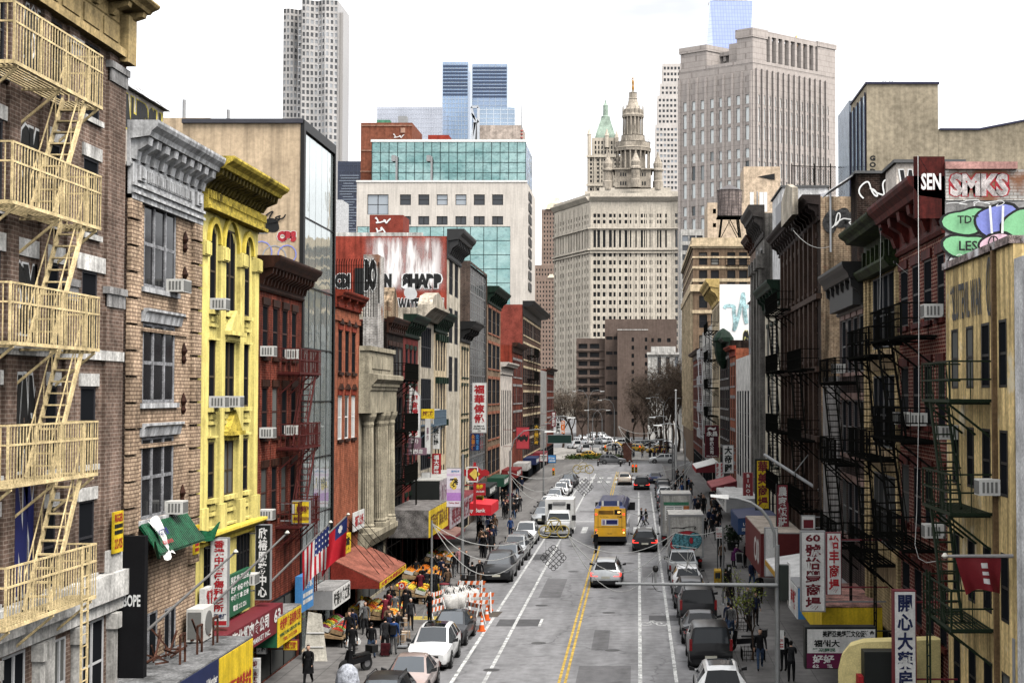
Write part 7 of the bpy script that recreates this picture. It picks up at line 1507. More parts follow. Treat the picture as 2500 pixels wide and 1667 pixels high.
put2(mb,'frame',[steel],t); mb=MB(); mb.hexa([(-.2,-.2,.4),(.2,-.2,.4),(.2,.1,.4),(-.2,.1,.4)],[(-.2,-.1,.5),(.2,-.1,.5),(.2,.25,.95),(-.2,.25,.95)]); put2(mb,'seat',[K_],t); 
for sx in (-.22,.22):
    for yy in (-.3,.35): mb=MB(); mb.tube([(sx-.02,yy,.1),(sx+.02,yy,.1)],.1,10); put2(mb,'wheel',[TYRE],t)
g=at(1448,1335,0); t=thing('tan_bag','tan shoulder bag carried by the person on the centre line','bag',g+Vector((0,-.1,.75))); mb=MB(); mb.hexa([(-.16,-.06,0),(.16,-.06,0),(.16,.06,0),(-.16,.06,0)],[(-.13,-.04,.26),(.13,-.04,.26),(.13,.04,.26),(-.13,.04,.26)]); put2(mb,'sack',[cloth('tan',(.42,.3,.18))],t); mb=MB(); mb.tube([(-.1,0,.26),(0,0,.5),(.1,0,.26)],.012,5); put2(mb,'strap',[cloth('tan',(.42,.3,.18))],t)
# ================================================================ shop signs and awnings
S_W=mat('sign_white',(.70,.69,.66),.5,var=.08,scale=1.5,streak=.1); S_R=flat('sign_red',(.36,.02,.025)); S_DR=flat('sign_dark_red',(.14,.018,.025)); S_Y=mat('sign_yellow',(.74,.52,.03),.5,var=.1,scale=1.5,streak=.15); S_K=flat('sign_black',(.012,.014,.013)); S_G=flat('sign_green',(.02,.10,.05)); S_B=flat('sign_navy',(.015,.022,.07)); S_GR=flat('sign_grey',(.25,.25,.25)); S_LB=flat('sign_blue',(.06,.22,.48)); S_PU=flat('sign_mauve',(.2,.12,.15))
def psign(label,Y,p0,p1,y0,y1,fm,bm,lines,name='shop_sign',cat='sign',th=.22,wall=None,slant=0,border=.05,extra=None,grp=None):
    """a sign that faces up and down the street, fixed to the wall beside it by two arms; lines: (text, left, right, bottom, top, material, vertical, fit) in fractions"""
    x0,x1=PX(p0,Y),PX(p1,Y); z1,z0=PZ(y0,Y),PZ(y1,Y); G=face_cam(Y); t=thing(name,label,cat,((x0+x1)/2,Y,z0),group=grp); mb=MB()
    G.poly(mb,[(x0,z0),(x1,z0),(x1,z1-slant),(x0,z1)],-th,0)
    w=wall if wall is not None else (XL if x0<0 else XR)
    for z in (z0+(z1-z0)*.12,z0+(z1-z0-slant)*.88):
        mb.box(min(w,x0) if w<0 else x1,x0 if w<0 else max(w,x1),Y+th*.4,Y+th*.4+.05,z-.025,z+.025)
    put(mb.build('case',[fm]),t); W_,H_=x1-x0,z1-z0; mb=MB(); e=border*min(W_,H_)
    for d,g in ((.004,G),(.004,None)):
        yy=Y-.004 if g else Y+th+.004
        mb.quad([(x0+e,yy,z0+e),(x1-e,yy,z0+e),(x1-e,yy,z1-e-slant),(x0+e,yy,z1-e)])
    put(mb.build('face',[bm]),t)
    if extra:
        for (l,r,b_,tp,m) in extra: mb=MB(); G.rect(mb,x0+W_*l,x0+W_*r,z0+H_*b_,z0+H_*tp,.009); put(mb.build('panel',[m]),t)
    ms=[]; mb=MB()
    for (txt,l,r,b_,tp,m,vert,fit) in lines:
        if m not in ms: ms.append(m)
        write(mb,G,txt,x0+W_*l,x0+W_*r,z0+H_*b_,z0+H_*tp,.014,ms.index(m),vert=vert,fit=fit,off=.035,space=1.06 if vert else 1.)
    if mb.v: put(mb.build('lettering',ms),t)
    return t
V=lambda s,m,l=.12,r=.88,b=.04,t=.96:[(s,l,r,b,t,m,True,True)]
psign('tall white sign with red clinic characters beneath a black tag by the yellow house',53,518,562,1312,1530,S_GR,S_W,[('香港中醫骨傷科診所',.2,.8,.17,.97,S_R,True,True),('東百老匯',.08,.92,.09,.15,S_B,False,True)],extra=[(.06,.94,.02,.07,S_R)])
psign('tall black sign with white brush characters beside the red brick tenement',59,627,665,1280,1464,S_GR,S_K,V('欣榕服務中心',white,.2,.8))
psign('yellow hanging sign with brown characters before the mirrored front',64,715,759,1222,1278,S_GR,S_Y,[('美東安亭同鄉會',.28,.95,.45,.8,S_DR,False,True),('AMERICAN ASSOCIATION',.1,.95,.15,.3,S_DR,False,True)],extra=[(.05,.18,.4,.85,S_W)])
psign('white tapering sign with red characters of a wedding photo studio',98,999,1027,940,1068,S_GR,S_W,V('知音婚紗攝影',S_R,.2,.8,.03,.82),slant=.7)
psign('mauve sign with number 51 under the tapering white sign',97.6,998,1028,1069,1092,S_PU,S_PU,[('(51)',.2,.8,.4,.9,S_W,False,False)]); psign('mauve studio sign with white outlined characters pointing outwards',97.4,998,1042,1093,1110,S_PU,S_PU,[('婚紗店',.1,.8,.15,.85,S_W,False,True)])
psign('narrow white sign with black insurance characters and small print',108,1057,1075,997,1096,S_GR,S_W,[('福信報稅保險',.12,.88,.1,.93,S_K,True,True)])
psign('red vertical sign with white characters under the insurance sign',109,1056,1077,1107,1188,S_R,S_R,V('福大廈裕信商',white,.18,.82))
psign('large white furniture sign with red brush characters and black English line',136,1152,1189,933,1057,S_GR,S_W,[('福華傢俬',.14,.86,.2,.95,S_R,True,True),('GLAMOUR',.15,.85,.12,.155,S_K,False,True),('FURNITURE',.12,.88,.07,.105,S_K,False,True),('CO',.4,.6,.03,.06,S_K,False,True)])
psign('navy sign with faded orange characters below the furniture sign',135.6,1149,1172,1058,1100,S_B,S_B,V('永華行',flat('dull_orange',(.4,.15,.03)),.1,.5)+V('公司店',S_LB,.6,.9))
psign('blank white tilted panel sign above the black canopy',104,1030,1052,1153,1197,S_GR,S_W,[])
psign('yellow shop sign with black characters half behind the white signs',101,1029,1060,998,1022,S_Y,S_Y,[('海鮮酒樓',.1,.9,.2,.8,S_DR,False,True)]); psign('narrow white sign with faded print between the studio and insurance signs',103,1038,1052,1015,1108,S_GR,S_W,V('華埠',S_PU,.3,.7,.3,.7))
psign('yellow restaurant fascia with red characters behind the lamp banner',112,1076,1108,1158,1178,S_Y,S_Y,[('富信酒',.1,.9,.15,.85,S_R,False,True)])
psign('red sign with gold characters and English letters near the knot panel',120,1158,1186,1180,1209,S_R,S_R,[('金泰',.2,.8,.5,.95,S_Y,False,True),('SUN GLAM',.1,.9,.25,.42,S_W,False,True)]); psign('small yellow notice sign hung below the red gold lettered sign',120.3,1163,1181,1210,1232,S_Y,S_Y,[('====',.15,.85,.2,.8,S_DR,False,True)])
psign('torn red cloth banner sign hung across the far pavement',170,1260,1293,1042,1096,S_DR,flat('faded_red_cloth',(.42,.05,.06)),[('~~',.1,.9,.3,.7,S_K,False,True)]); psign('narrow black sign with gold restaurant characters at the far bend',185,1303,1317,1035,1087,S_K,S_K,V('大榮華酒家',flat('gold_letter',(.5,.28,.02))))
psign('dark brown sign with pale characters on the grey slab',236,1346,1357,1005,1042,S_DR,S_DR,V('福州聯合海鮮',S_W)); psign('white grid sign with black characters near the square',245,1357,1369,1030,1058,S_W,S_W,V('富臨門',S_K)); psign('orange sign with white letters DIN near the square',246,1370,1379,1027,1058,flat('sign_orange',(.6,.14,.02)),flat('sign_orange',(.6,.14,.02)),V('DIN',S_W))
psign('blue sign with white letters low on the far pavement',205,1338,1358,1110,1130,S_K,S_LB,[('E Line',.1,.8,.5,.75,S_W,False,True),('____',.2,.9,.2,.35,S_W,False,True)]); psign('white price board beside the blue sign',206,1318,1337,1108,1126,S_R,S_W,[('酒 家',.1,.4,.2,.8,S_K,False,True),('海 鮮',.6,.9,.2,.8,S_K,False,True)])
psign('dark green variable message board over the far pavement',215,1337,1396,1061,1082,S_GR,flat('dark_green_board',(.01,.03,.025)),[])
psign('vertical dark sign on the concrete slab with white characters',235,1312,1319,950,1035,S_K,S_K,V('人壽大廈',S_W,.15,.85,.1,.9))
# wall signs
def wsign(label,fr,s0,s1,z0,z1,d,bm,lines,th=.15,name='shop_sign',flip=False):
    t=thing(name,label,'sign',fr.pt((s0+s1)/2,z0,d)); mb=MB(); fr.box(mb,s0,s1,z0,z1,d-th,d); put(mb.build('panel',[bm]),t); ms=[]; mb=MB(); W_,H_=s1-s0,z1-z0
    for (txt,l,r,b_,tp,m) in lines:
        if m not in ms: ms.append(m)
        a,c=(s0+W_*l,s0+W_*r) if fr is not FRT else (s1-W_*l,s1-W_*r)
        write(mb,fr,txt,a,c,z0+H_*b_,z0+H_*tp,d+.01,ms.index(m),off=.03,fit=True)
    if mb.v: put(mb.build('lettering',ms),t)
    return t
wsign('dark red meat market fascia with white characters and number 63 oval',FL,52.0,60.2,2.55,3.6,1.1,S_DR,[('海北鄉肉食公司',.08,.72,.4,.95,S_W),('ST MEAT MARKET INC.',.2,.75,.1,.3,S_W),('63',.82,.95,.4,.9,S_W)],th=.9)
wsign('dark green notice board with white writing over the yellow house windows',FL,54.9,58.0,3.75,5.3,.35,S_G,[('民政局·天后宮',.08,.9,.78,.95,S_W),('跌打 骨傷 針灸',.1,.9,.55,.7,S_W),('中醫 推拿 正骨',.1,.9,.36,.5,S_W),('電話 212 226',.2,.8,.1,.25,S_W)])
wsign('white board with red characters beside the clinic sign',FL,52.1,53.4,3.6,5.2,.3,S_W,[('鄉親',.1,.9,.6,.95,S_R),('三子',.3,.7,.42,.55,S_R)],th=.2)
wsign('small yellow and red notice on the tan brick corner',FL,51.1,51.7,6.5,7.5,.2,S_Y,[('出租',.15,.85,.5,.9,S_R),('====',.15,.85,.1,.4,S_R)],th=.06); wsign('small yellow and black contractor notice on the brown brick corner',FL,43.0,43.8,7.4,8.6,.28,S_Y,[('RIGGER',.08,.92,.75,.95,S_R),('=====',.08,.92,.45,.7,S_K),('212-925',.1,.9,.1,.35,S_R)],th=.06)
wsign('yellow fascia with worn black characters in front of the orange brick house',FL,75.4,79.0,3.7,4.7,.2,S_Y,[('大富豪',.1,.9,.15,.85,S_K)]); wsign('blue and white poster panel beside the mirrored entrance',FL,66.2,68.6,2.3,3.9,.5,S_LB,[('大酒家',.1,.9,.6,.9,S_W),('====',.1,.9,.2,.5,S_W)],th=.3); wsign('white banner with faint red characters above the bank columns base',FL,79.2,82.3,4.7,5.7,.3,S_W,[('福建公所',.1,.9,.2,.8,S_R)],th=.06)
# box awnings: roof, ends, lettered front
def box_awning(label,fr,s0,s1,z0,z1,d,roofm,endm,frontm,lines,drop=0.,zf=None,name='awning'):
    """wall z1 at the back, zf at the front edge"""
    zf=zf or z1; t=thing(name,label,'awning',fr.pt((s0+s1)/2,z0,d/2)); mb=MB(); P=fr.pt
    mb.hexa([P(s0,z1-.05,.0),P(s1,z1-.05,.0),P(s1,zf-.05,d),P(s0,zf-.05,d)],[P(s0,z1,.0),P(s1,z1,.0),P(s1,zf,d),P(s0,zf,d)]); put(mb.build('roof',[roofm]),t)
    for s_,e in ((s0,.03),(s1,-.03)):
        mb=MB(); mb.hexa([P(s_,z0,0),P(s_+e,z0,0),P(s_+e,z0,d-.03),P(s_,z0,d-.03)],[P(s_,z1-.053,0),P(s_+e,z1-.053,0),P(s_+e,zf-.053,d-.03),P(s_,zf-.053,d-.03)]); put(mb.build('end_panel',[endm]),t)
    mb=MB(); fr.box(mb,s0,s1,z0,zf-.053,d-.027,d+.02); put(mb.build('front_panel',[frontm]),t); ms=[]; mb=MB(); W_,H_=s1-s0,zf-z0
    for (txt,l,r,b_,tp,m) in lines:
        if m not in ms: ms.append(m)
        a,c=(s0+W_*l,s0+W_*r) if fr is not FRT else (s1-W_*l,s1-W_*r)
        write(mb,fr,txt,a,c,z0+H_*b_,z0+H_*tp,d+.03,ms.index(m),off=.03,fit=True)
    if mb.v: put(mb.build('lettering',ms),t)
    return t
sheetm=mat('awning_sheet_metal',(.30,.29,.28),.7,var=.25,scale=1.4); tarp=mat('grey_tarpaulin',(.20,.185,.175),.6,var=.35,scale=2)
box_awning('green sided box awning with yellow lettered front beside the driving school signs',FL,59.2,63.2,1.95,3.15,1.15,sheetm,S_G,S_Y,[('金安泰食品有限公司',.05,.95,.5,.9,S_R),('WING FUNG GROCERY INC',.05,.95,.3,.42,S_G),('TEL 212 226',.2,.8,.1,.22,S_R)])
box_awning('grey box awning with bold black and white characters in front of the mirrored building',FL,69.6,73.6,1.95,2.85,1.2,sheetm,S_GR,S_W,[('味香小食之家',.03,.97,.12,.88,S_K)])
t=box_awning('big reddish brown canvas awning with yellow valance over the fruit stand',FL,74.8,83.0,2.25,3.75,2.5,mat('brown_canvas',(.27,.095,.065),.85,var=.25,scale=1.2),mat('red_canvas',(.2,.03,.02)),S_Y,[('大東方水果蔬菜批發',.03,.97,.15,.85,S_R)],zf=2.6)
for k in range(5): mb=MB(); a=76+k*1.5; mb.bar(FL.pt(a,5.4,.05),FL.pt(a+.3,2.8,2.2),.03); put(mb.build('stay',[iron]),t)
box_awning('grey tarpaulin box awning with yellow lettered front past the bank',FL,91.5,100.5,3.2,4.9,2.6,tarp,tarp,S_Y,[('東百老匯蔬菜水果',.05,.95,.2,.8,mat('faded_brown_letters',(.2,.1,.03)))])
box_awning('black box canopy with pale mauve front beyond the tarpaulin awning',FL,101,115,4.4,6.2,2.0,mat('pale_canopy_roof',(.4,.39,.36)),S_K,mat('pale_mauve_panel',(.42,.36,.38),var=.3,scale=2),[('新天地髮廊美容院',.05,.95,.2,.8,S_PU)])
box_awning('maroon fascia with pale vertical panels beneath the black canopy',FL,104,122,2.6,4.2,2.3,S_DR,S_DR,mat('pale_mauve_panel',(.42,.36,.38)),[('美容美髮紋眉修甲',.05,.95,.1,.9,S_DR)])
box_awning('brown shop canopy with lattice frame beyond the tarpaulin',FL,101,107,2.2,3.0,3.0,mat('brown_canvas2',(.2,.11,.09)),S_DR,S_DR,[],zf=2.4)
t=box_awning('bright red bank awning reaching across the pavement with white letters',FL,116,122,2.6,3.75,4.0,flat('bright_red_canvas',(.55,.02,.03)),flat('bright_red_canvas',(.55,.02,.03)),flat('bright_red_canvas',(.55,.02,.03)),[],zf=3.4); mb=MB(); write(mb,face_cam(115.97),'Cathay Bank',-14.3,-11.7,2.75,3.15,.0,0,off=.02); put(mb.build('bank_lettering',[white]),t)
t=box_awning('office box awning with navy council member lettering and yellow panel',FL,42.8,51.9,1.4,3.6,2.0,mat('worn_grey_roofing',(.20,.20,.20),.85,var=.3,scale=1.5),S_GR,S_B,[('New York City Council Member',.1,.53,.62,.78,S_W),('Christopher Marte',.1,.53,.38,.58,S_W),('District 1',.4,.53,.2,.32,S_W)])
mb=MB(); FL.box(mb,47.8,51.9,1.45,3.53,2.021,2.05); put(mb.build('yellow_panel',[S_Y]),t); mb=MB(); write(mb,FL,'美國福建商會基金會',48.2,51.7,2.0,2.6,2.06,0,off=.03,fit=True); put(mb.build('lettering',[S_R]),t)
t=thing('rooftop_scrap','tangle of rusty iron frames lying on the office awning','scrap metal',FL.pt(48,3.62,1.0)); q=random.Random(8); rust=mat('rusty_iron',(.10,.045,.03),.85,var=.4,scale=4)
for k in range(3): mb=MB(); a=46.4+k*1.8; [mb.bar(FL.pt(x,3.6,1.2),FL.pt(x,4.5,1.2),.06) for x in (a,a+.5)]; mb.bar(FL.pt(a,4.5,1.2),FL.pt(a+.5,4.5,1.2),.06); put(mb.build('frame',[rust]),t)
for k in range(22): 
    mb=MB(); a=44.9+q.random()*6; mb.bar(FL.pt(a,3.63+q.random()*.3,.1+q.random()*.8),FL.pt(a+q.uniform(-1,1.2),3.65+q.random()*1.0,.1+q.random()*.9),.05); put(mb.build('rod',[rust]),t)
psign('white driving school sign with red characters near the pavement',57.2,598,640,1607,1632,S_W,S_W,[('順駕校',.1,.9,.15,.85,S_DR,False,True)]); psign('narrow white driving school sign with dark red column of characters',57.6,622,640,1632,1690,S_W,S_W,V('永順駕校',S_DR,.2,.8,.05,.9)); psign('orange yellow sign with red characters at the green awning',61.5,697,733,1562,1587,S_DR,S_Y,[('永順駕駛',.1,.9,.15,.85,S_R,False,True)]); psign('small white sign with dental characters beneath the green awning',59.4,632,656,1570,1596,S_GR,S_W,[('牙科',.1,.9,.2,.85,S_K,False,True)])
# bike-lane side
psign('large white market sign with number 60 and dark red characters',56,1953,2013,1296,1493,S_GR,S_W,[('60',.2,.8,.87,.96,S_DR,False,True),('號怡豐商場',.18,.82,.03,.84,S_DR,True,True)],th=.35)
psign('smaller white market sign with four red block characters',55.5,2016,2052,1300,1452,S_DR,S_W,V('怡丰商場',S_R,.14,.86),th=.35); psign('tall white pharmacy sign with navy brush characters in a brown frame',43.5,2178,2233,1441,1690,S_DR,S_W,V('開心大藥房',S_B,.14,.86),th=.4)
psign('yellow market sign with dark red characters in a black frame',98,1843,1880,1120,1245,S_K,S_Y,V('華美商場',S_DR,.16,.84),th=.4,border=.12); psign('narrow maroon sign spelling BINONDO in white letters',112,1813,1838,1153,1243,flat('pale_red_frame',(.4,.2,.2)),flat('maroon_sign',(.22,.035,.04)),V('BINONDO',S_W,.3,.7)); psign('dark red restaurant sign with white characters and phone numbers',88,1894,1925,1182,1318,S_K,flat('maroon_sign2',(.2,.03,.04)),[('農家飯莊',.15,.85,.24,.96,S_W,True,True),('925-9888',.08,.92,.14,.19,S_W,False,True),('226-0969',.08,.92,.07,.12,S_W,False,True)],th=.3)
psign('dark maroon jade company sign with white characters and galloping mark',160,1721,1754,1038,1116,S_DR,flat('deep_maroon',(.05,.008,.012)),[('永昌',.1,.9,.66,.82,S_W,False,True),('眼鏡公司',.35,.65,.1,.62,S_W,True,True),('~',.2,.8,.84,.95,S_W,False,True),('United Optical Inc',.1,.9,.02,.06,S_W,False,True)]); psign('white sign with three black characters of the great empire',138,1764,1791,1086,1155,S_GR,S_W,V('大帝國',S_K,.14,.86)); psign('white sign with red and black kung fu school characters',150,1746,1767,1128,1172,S_GR,S_W,V('南少林',S_R,.08,.42,.2,.95)+V('武術跌打',S_R,.6,.92,.2,.95))
psign('small white box sign with small black characters over the canopy',132,1768,1795,1188,1212,S_W,S_W,[('大帝國',.1,.9,.5,.9,S_K,False,True),('中餐',.25,.75,.1,.42,S_K,False,True)]); psign('blank white lightbox standing above the pavement canopy',80,1866,1898,1288,1407,S_GR,S_W,[],th=.5); psign('white and maroon association sign with a round emblem and number 62',54,1963,2138,1530,1632,S_K,S_W,[('美國亞美經貿文化促進會',.24,.96,.76,.92,S_K,False,True),('福州大',.12,.48,.52,.7,S_K,False,True),('管樂團民',.1,.42,.41,.5,S_G,False,True),('好好',.1,.4,.13,.34,S_W,False,True),('62',.1,.19,.03,.11,S_W,False,True),('TEL',.3,.38,.03,.11,S_W,False,True)],extra=[(.02,.98,.02,.38,flat('plum_panel',(.12,.012,.05)))],th=.6)
psign('small grey frame sign with a quarter circle emblem above the market sign',69.5,1955,1989,1258,1292,S_GR,S_W,[],extra=[(.15,.85,.1,.7,S_DR)]); psign('yellow shop sign with green letters at the frame edge',36.9,2479,2520,1055,1178,S_W,S_Y,[('EA',.25,.6,.6,.8,S_G,False,True),('WUE',.05,.6,.2,.4,S_G,False,True)]); psign('yellow sign in a grey frame low at the frame edge',36.95,2470,2520,1560,1690,S_GR,S_Y,[('紅',.5,.9,.5,.9,S_R,False,True)])
box_awning('yellow box awning with reddish worn roof behind the association sign',FRT,57,64,2.6,3.9,2.3,mat('worn_red_roof',(.33,.17,.14),.85,var=.4,scale=2),S_Y,S_Y,[]); box_awning('blue canvas awning with white lettering beyond the curved maroon shopfront',FRT,100,108,2.6,3.9,2.6,S_B,flat('navy_canvas',(.02,.05,.13)),flat('navy_canvas',(.02,.05,.13)),[],zf=3.7); 
mb=MB(); t=bpy.data.objects[-1] if False else thing('awning_lettering','white lettering printed across the end of the blue awning','lettering',(8,99.9,3)); write(mb,face_cam(99.95),'LUCKY TRAVEL',7.0,9.1,3.2,3.4,.02,0,off=.02); write(mb,face_cam(99.95),'SERVICE CENTER',7.0,9.1,2.85,3.05,.02,0,off=.02); put(mb.build('words',[white]),t)
box_awning('white metal canopy box above the blue awning',FRT,109,122,3.4,4.4,2.9,mat('white_canopy_sheet',(.55,.54,.52)),S_GR,S_W,[('大帝國酒樓',.1,.9,.2,.8,S_K)]); box_awning('maroon shopfront canopy with large pale rings',FRT,84,96,1.7,4.2,2.4,mat('pale_dusty_roof',(.42,.36,.3)),flat('maroon_fascia',(.12,.02,.02)),flat('maroon_fascia',(.12,.02,.02)),[('O0',.6,.9,.2,.8,S_W)]); box_awning('corrugated white canopy with orange edge beside the market sign',FRT,69,79,3.0,3.7,2.6,mat('white_corrugated',(.6,.59,.57),.6,var=.1),S_GR,flat('orange_edge',(.5,.28,.03)),[],zf=3.3); box_awning('red canopy of a far shop on the bike lane side',FRT,140,150,3,3.9,2.4,mat('rose_canopy',(.35,.10,.10)),S_DR,S_DR,[],zf=3.3); box_awning('white striped far canopy near the square',FRT,172,184,3,4.2,2.6,S_W,S_DR,S_R,[],zf=3.5); box_awning('dark glass and blue shopfront boxes along the market pavement',FRT,65,68.7,2.2,3.6,2.4,S_GR,S_LB,S_W,[('海鮮',.1,.9,.2,.8,S_R)])
for s0,s1,m,nm in ((124,131,mat('dull_yellow_canvas',(.38,.25,.04)),'yellow'),(137,145,S_K,'black'),(152,159,flat('dim_green_canvas',(.012,.05,.03)),'green'),(168,176,mat('dull_red_canvas',(.16,.02,.02)),'red'),(184,191,mat('grey_white_canvas',(.4,.38,.36)),'white'),(200,209,S_B,'navy'),(218,226,S_DR,'maroon')): box_awning(f'{nm} box awning over a far shop before the concrete slab',FL,s0,s1,2.6,3.5,1.7,m,m,m,[('福州美食',.1,.9,.2,.8,S_W if m is not S_W else S_R)])
t=thing('curved_canopy','pale yellow rounded canvas canopy with a black box sign before it','canopy',(7,46,2.5)); mb=MB(); n=8; P=[]
for k in range(n+1): a=PI/2*k/n; P.append((9.3-2.95-.25*math.sin(a)+.0+(1-math.sin(a))*.35,2.5+1.75*math.sin(a)))
prof=[(6.15,2.4),(6.15,3.6),(6.25,4.0),(6.5,4.3),(6.9,4.42),(9.3,4.5),(9.3,2.4)]
mb.hexa([(x,45.6,z) for x,z in prof],[(x+.25,47.0,z-.1) for x,z in prof]); put(mb.build('canvas',[mat('pale_yellow_canvas',(.74,.62,.28),.8,var=.1,scale=2.5)]),t); mb=MB(); mb.box(6.85,8.05,44.9,45.55,3.25,4.25); put(mb.build('box_sign',[S_K]),t); mb=MB(); [mb.box(6.68,6.84,45,45.5,3.2-.45*k,3.5-.45*k) for k in range(3)]; put(mb.build('red_fitting',[S_R]),t)
# ================================================================ street furniture, stalls, wires, trees
galv=flat('galvanised_pole',(.22,.225,.225),.5,metal=.3)
# signal mast with long arm and curved lamp
Y=51.0; zx=lambda p:PX(p,Y); zz=lambda y:PZ(y,Y)
t=thing('signal_mast','grey signal mast with long horizontal arm across the lanes and curved lamp','traffic signal',(4.8,Y,.14)); mb=MB(); mb.tube([(4.8,Y,.14),(4.8,Y,zz(1330))],[.10,.08],12); mb.lathe((4.8,Y,0),[(.24,.14),(.22,.6),(.14,.7)],12); put(mb.build('pole',[galv]),t)
mb=MB(); mb.tube([(4.8,Y-.1,zz(1427)),(zx(1503),Y-.1,zz(1423))],[.07,.045],10); put(mb.build('arm',[galv]),t)
mb=MB(); P=[(4.8,Y,zz(1335))]+[Vector((zx(1890-(1890-1765)*(1-math.cos(a)) if False else 1890-125*math.sin(a)),Y,zz(1335-115*(1-math.cos(a)) if False else 1335-112*math.sin(a*1.0)**.8))) for a in [PI/2*k/8 for k in range(1,9)]]; P=[Vector((zx(px),Y,zz(py))) for px,py in ((1890,1335),(1889,1300),(1878,1270),(1858,1244),(1832,1226),(1800,1216),(1772,1213))]; mb.tube(P,.055,8); put(mb.build('lamp_arm',[galv]),t)
mb=MB(); a=Vector((zx(1778),Y,zz(1214))); b_=Vector((zx(1734),Y,zz(1210))); mb.hexa([a+Vector((0,-.1,-.05)),b_+Vector((0,-.07,-.03)),b_+Vector((0,.07,-.03)),a+Vector((0,.1,-.05))],[a+Vector((0,-.06,.09)),b_+Vector((0,-.04,.05)),b_+Vector((0,.04,.05)),a+Vector((0,.06,.09))]); put(mb.build('lamp_head',[flat('lamp_head_white',(.62,.62,.6))]),t)
mb=MB(); mb.box(zx(1900),zx(1921),Y-.25,Y+.2,zz(1462),zz(1378)); put(mb.build('signal_head',[flat('signal_black',(.015,.02,.016))]),t); mb=MB(); mb.box(zx(1922),zx(1926),Y-.3,Y+.25,zz(1475),zz(1372)); put(mb.build('backing_board',[S_W]),t)
mb=MB(); mb.tube([(zx(1600),Y-.1,zz(1420)),(zx(1600),Y-.1,zz(1395))],.04,8); put(mb.build('camera_stem',[galv]),t); mb=MB(); mb.lathe((zx(1600),Y-.1,zz(1393)),[(.06,-.02),(.1,.05),(.1,.13),(.05,.2)],12); put(mb.build('camera_dome',[black]),t); mb=MB(); mb.tube([Vector((zx(px),Y-.12,zz(py))) for px,py in ((1594,1400),(1592,1425),(1602,1440),(1616,1443))],.012,5); put(mb.build('cable',[black]),t)
def sign_post(label,p,y,h,w,sh,m,lines,name='parking_sign'):
    g=gnd(p,y,.14); t=thing(name,label,'street sign',g); mb=MB(); mb.tube([(0,0,0),(0,0,h)],.035,8); put2(mb,'pole',[flat('green_pole',(.04,.045,.045))],t); mb=MB(); mb.box(-w/2+.1,w/2+.1,-.06,-.04,h-sh,h); put2(mb,'plate',[m],t); mb=MB(); fr=Fr((0,-.06,0),(1,0,0),(0,-1,0))
    for (txt,l,r,b0,b1,mm) in lines: write(mb,fr,txt,-w/2+.1+w*l,-w/2+.1+w*r,h-sh+sh*b0,h-sh+sh*b1,.004,0,off=.02,fit=True)
    if mb.v: put2(mb,'lettering',[lines[0][5]],t)
    return t
sign_post('white parking sign with red letters on a black post beside the planters',1752,1400,3.1,.45,.75,S_W,[('NO',.1,.4,.65,.9,S_R),('PARKING',.1,.9,.3,.5,S_R),('7AM-7PM',.1,.9,.1,.25,S_R)]); sign_post('white parking sign under the signal mast with small red and black rules',1898,1720,2.85,.32,.72,S_W,[('NO',.15,.5,.7,.92,S_R),('STANDING',.1,.9,.4,.55,S_R),('====',.1,.9,.1,.3,S_R)]); sign_post('dark post with a red ringed round sign by the lemon crates',975,1570,2.9,.3,.3,S_R,[('O',.15,.85,.1,.9,S_W)])
g=gnd(1780,1455,.14); t=thing('kiosk','tall dark slab kiosk with a pale symbol on the pavement','kiosk',g); mb=MB(); mb.box(-.14,.14,-.3,.3,0,1.9); put2(mb,'slab',[S_K],t); mb=MB(); write(mb,Fr((0,-.3,0),(1,0,0),(0,-1,0)),'P',-.07,.07,1.55,1.75,.005,0,off=.04); put2(mb,'symbol',[S_W],t)
for i,(p,y,m,nm) in enumerate(((1752,1432,flat('mustard_box',(.42,.25,.02)),'mustard yellow newspaper box at the parking sign post'),(1764,1430,S_K,'black newspaper box beside the mustard yellow one'))):
    g=gnd(p,y,.14); t=thing('newspaper_box',nm,'newspaper box',g); mb=MB(); mb.box(-.22,.22,-.2,.2,.15,1.0); mb.hexa([(-.22,-.2,1.0),(.22,-.2,1.0),(.22,.2,1.0),(-.22,.2,1.0)],[(-.2,0,1.1),(.2,0,1.1),(.2,.2,1.12),(-.2,.2,1.12)]); put2(mb,'cabinet',[m],t); mb=MB(); mb.box(-.16,.16,-.22,-.2,.55,.9); put2(mb,'window',[CARG],t); mb=MB(); mb.box(-.18,.18,-.15,.15,0,.15); put2(mb,'base',[black],t)
for p,y,nm in ((1790,1330,'big dark evergreen shrub in a tub before the maroon shopfront'),):
    g=gnd(p,y+12,.14); t=thing('potted_shrub',nm,'shrub',g); mb=MB(); mb.lathe((0,0,0),[(.4,0),(.5,.6)],12); put2(mb,'tub',[S_K],t); mb=MB(); q=random.Random(4); lf=mat('dark_leaf',(.02,.035,.018),.7,world=False)
    for k in range(700):
        d=Vector((q.gauss(0,.33),q.gauss(0,.33),1.15+q.gauss(0,.3))); a=Vector((q.uniform(-1,1),q.uniform(-1,1),q.uniform(-.3,1))).normalized()*.12; c=a.cross(Vector((q.uniform(-1,1),q.uniform(-1,1),.3))).normalized()*.05; mb.quad([d-a,d+c,d+a,d-c])
    put2(mb,'foliage',[lf],t)
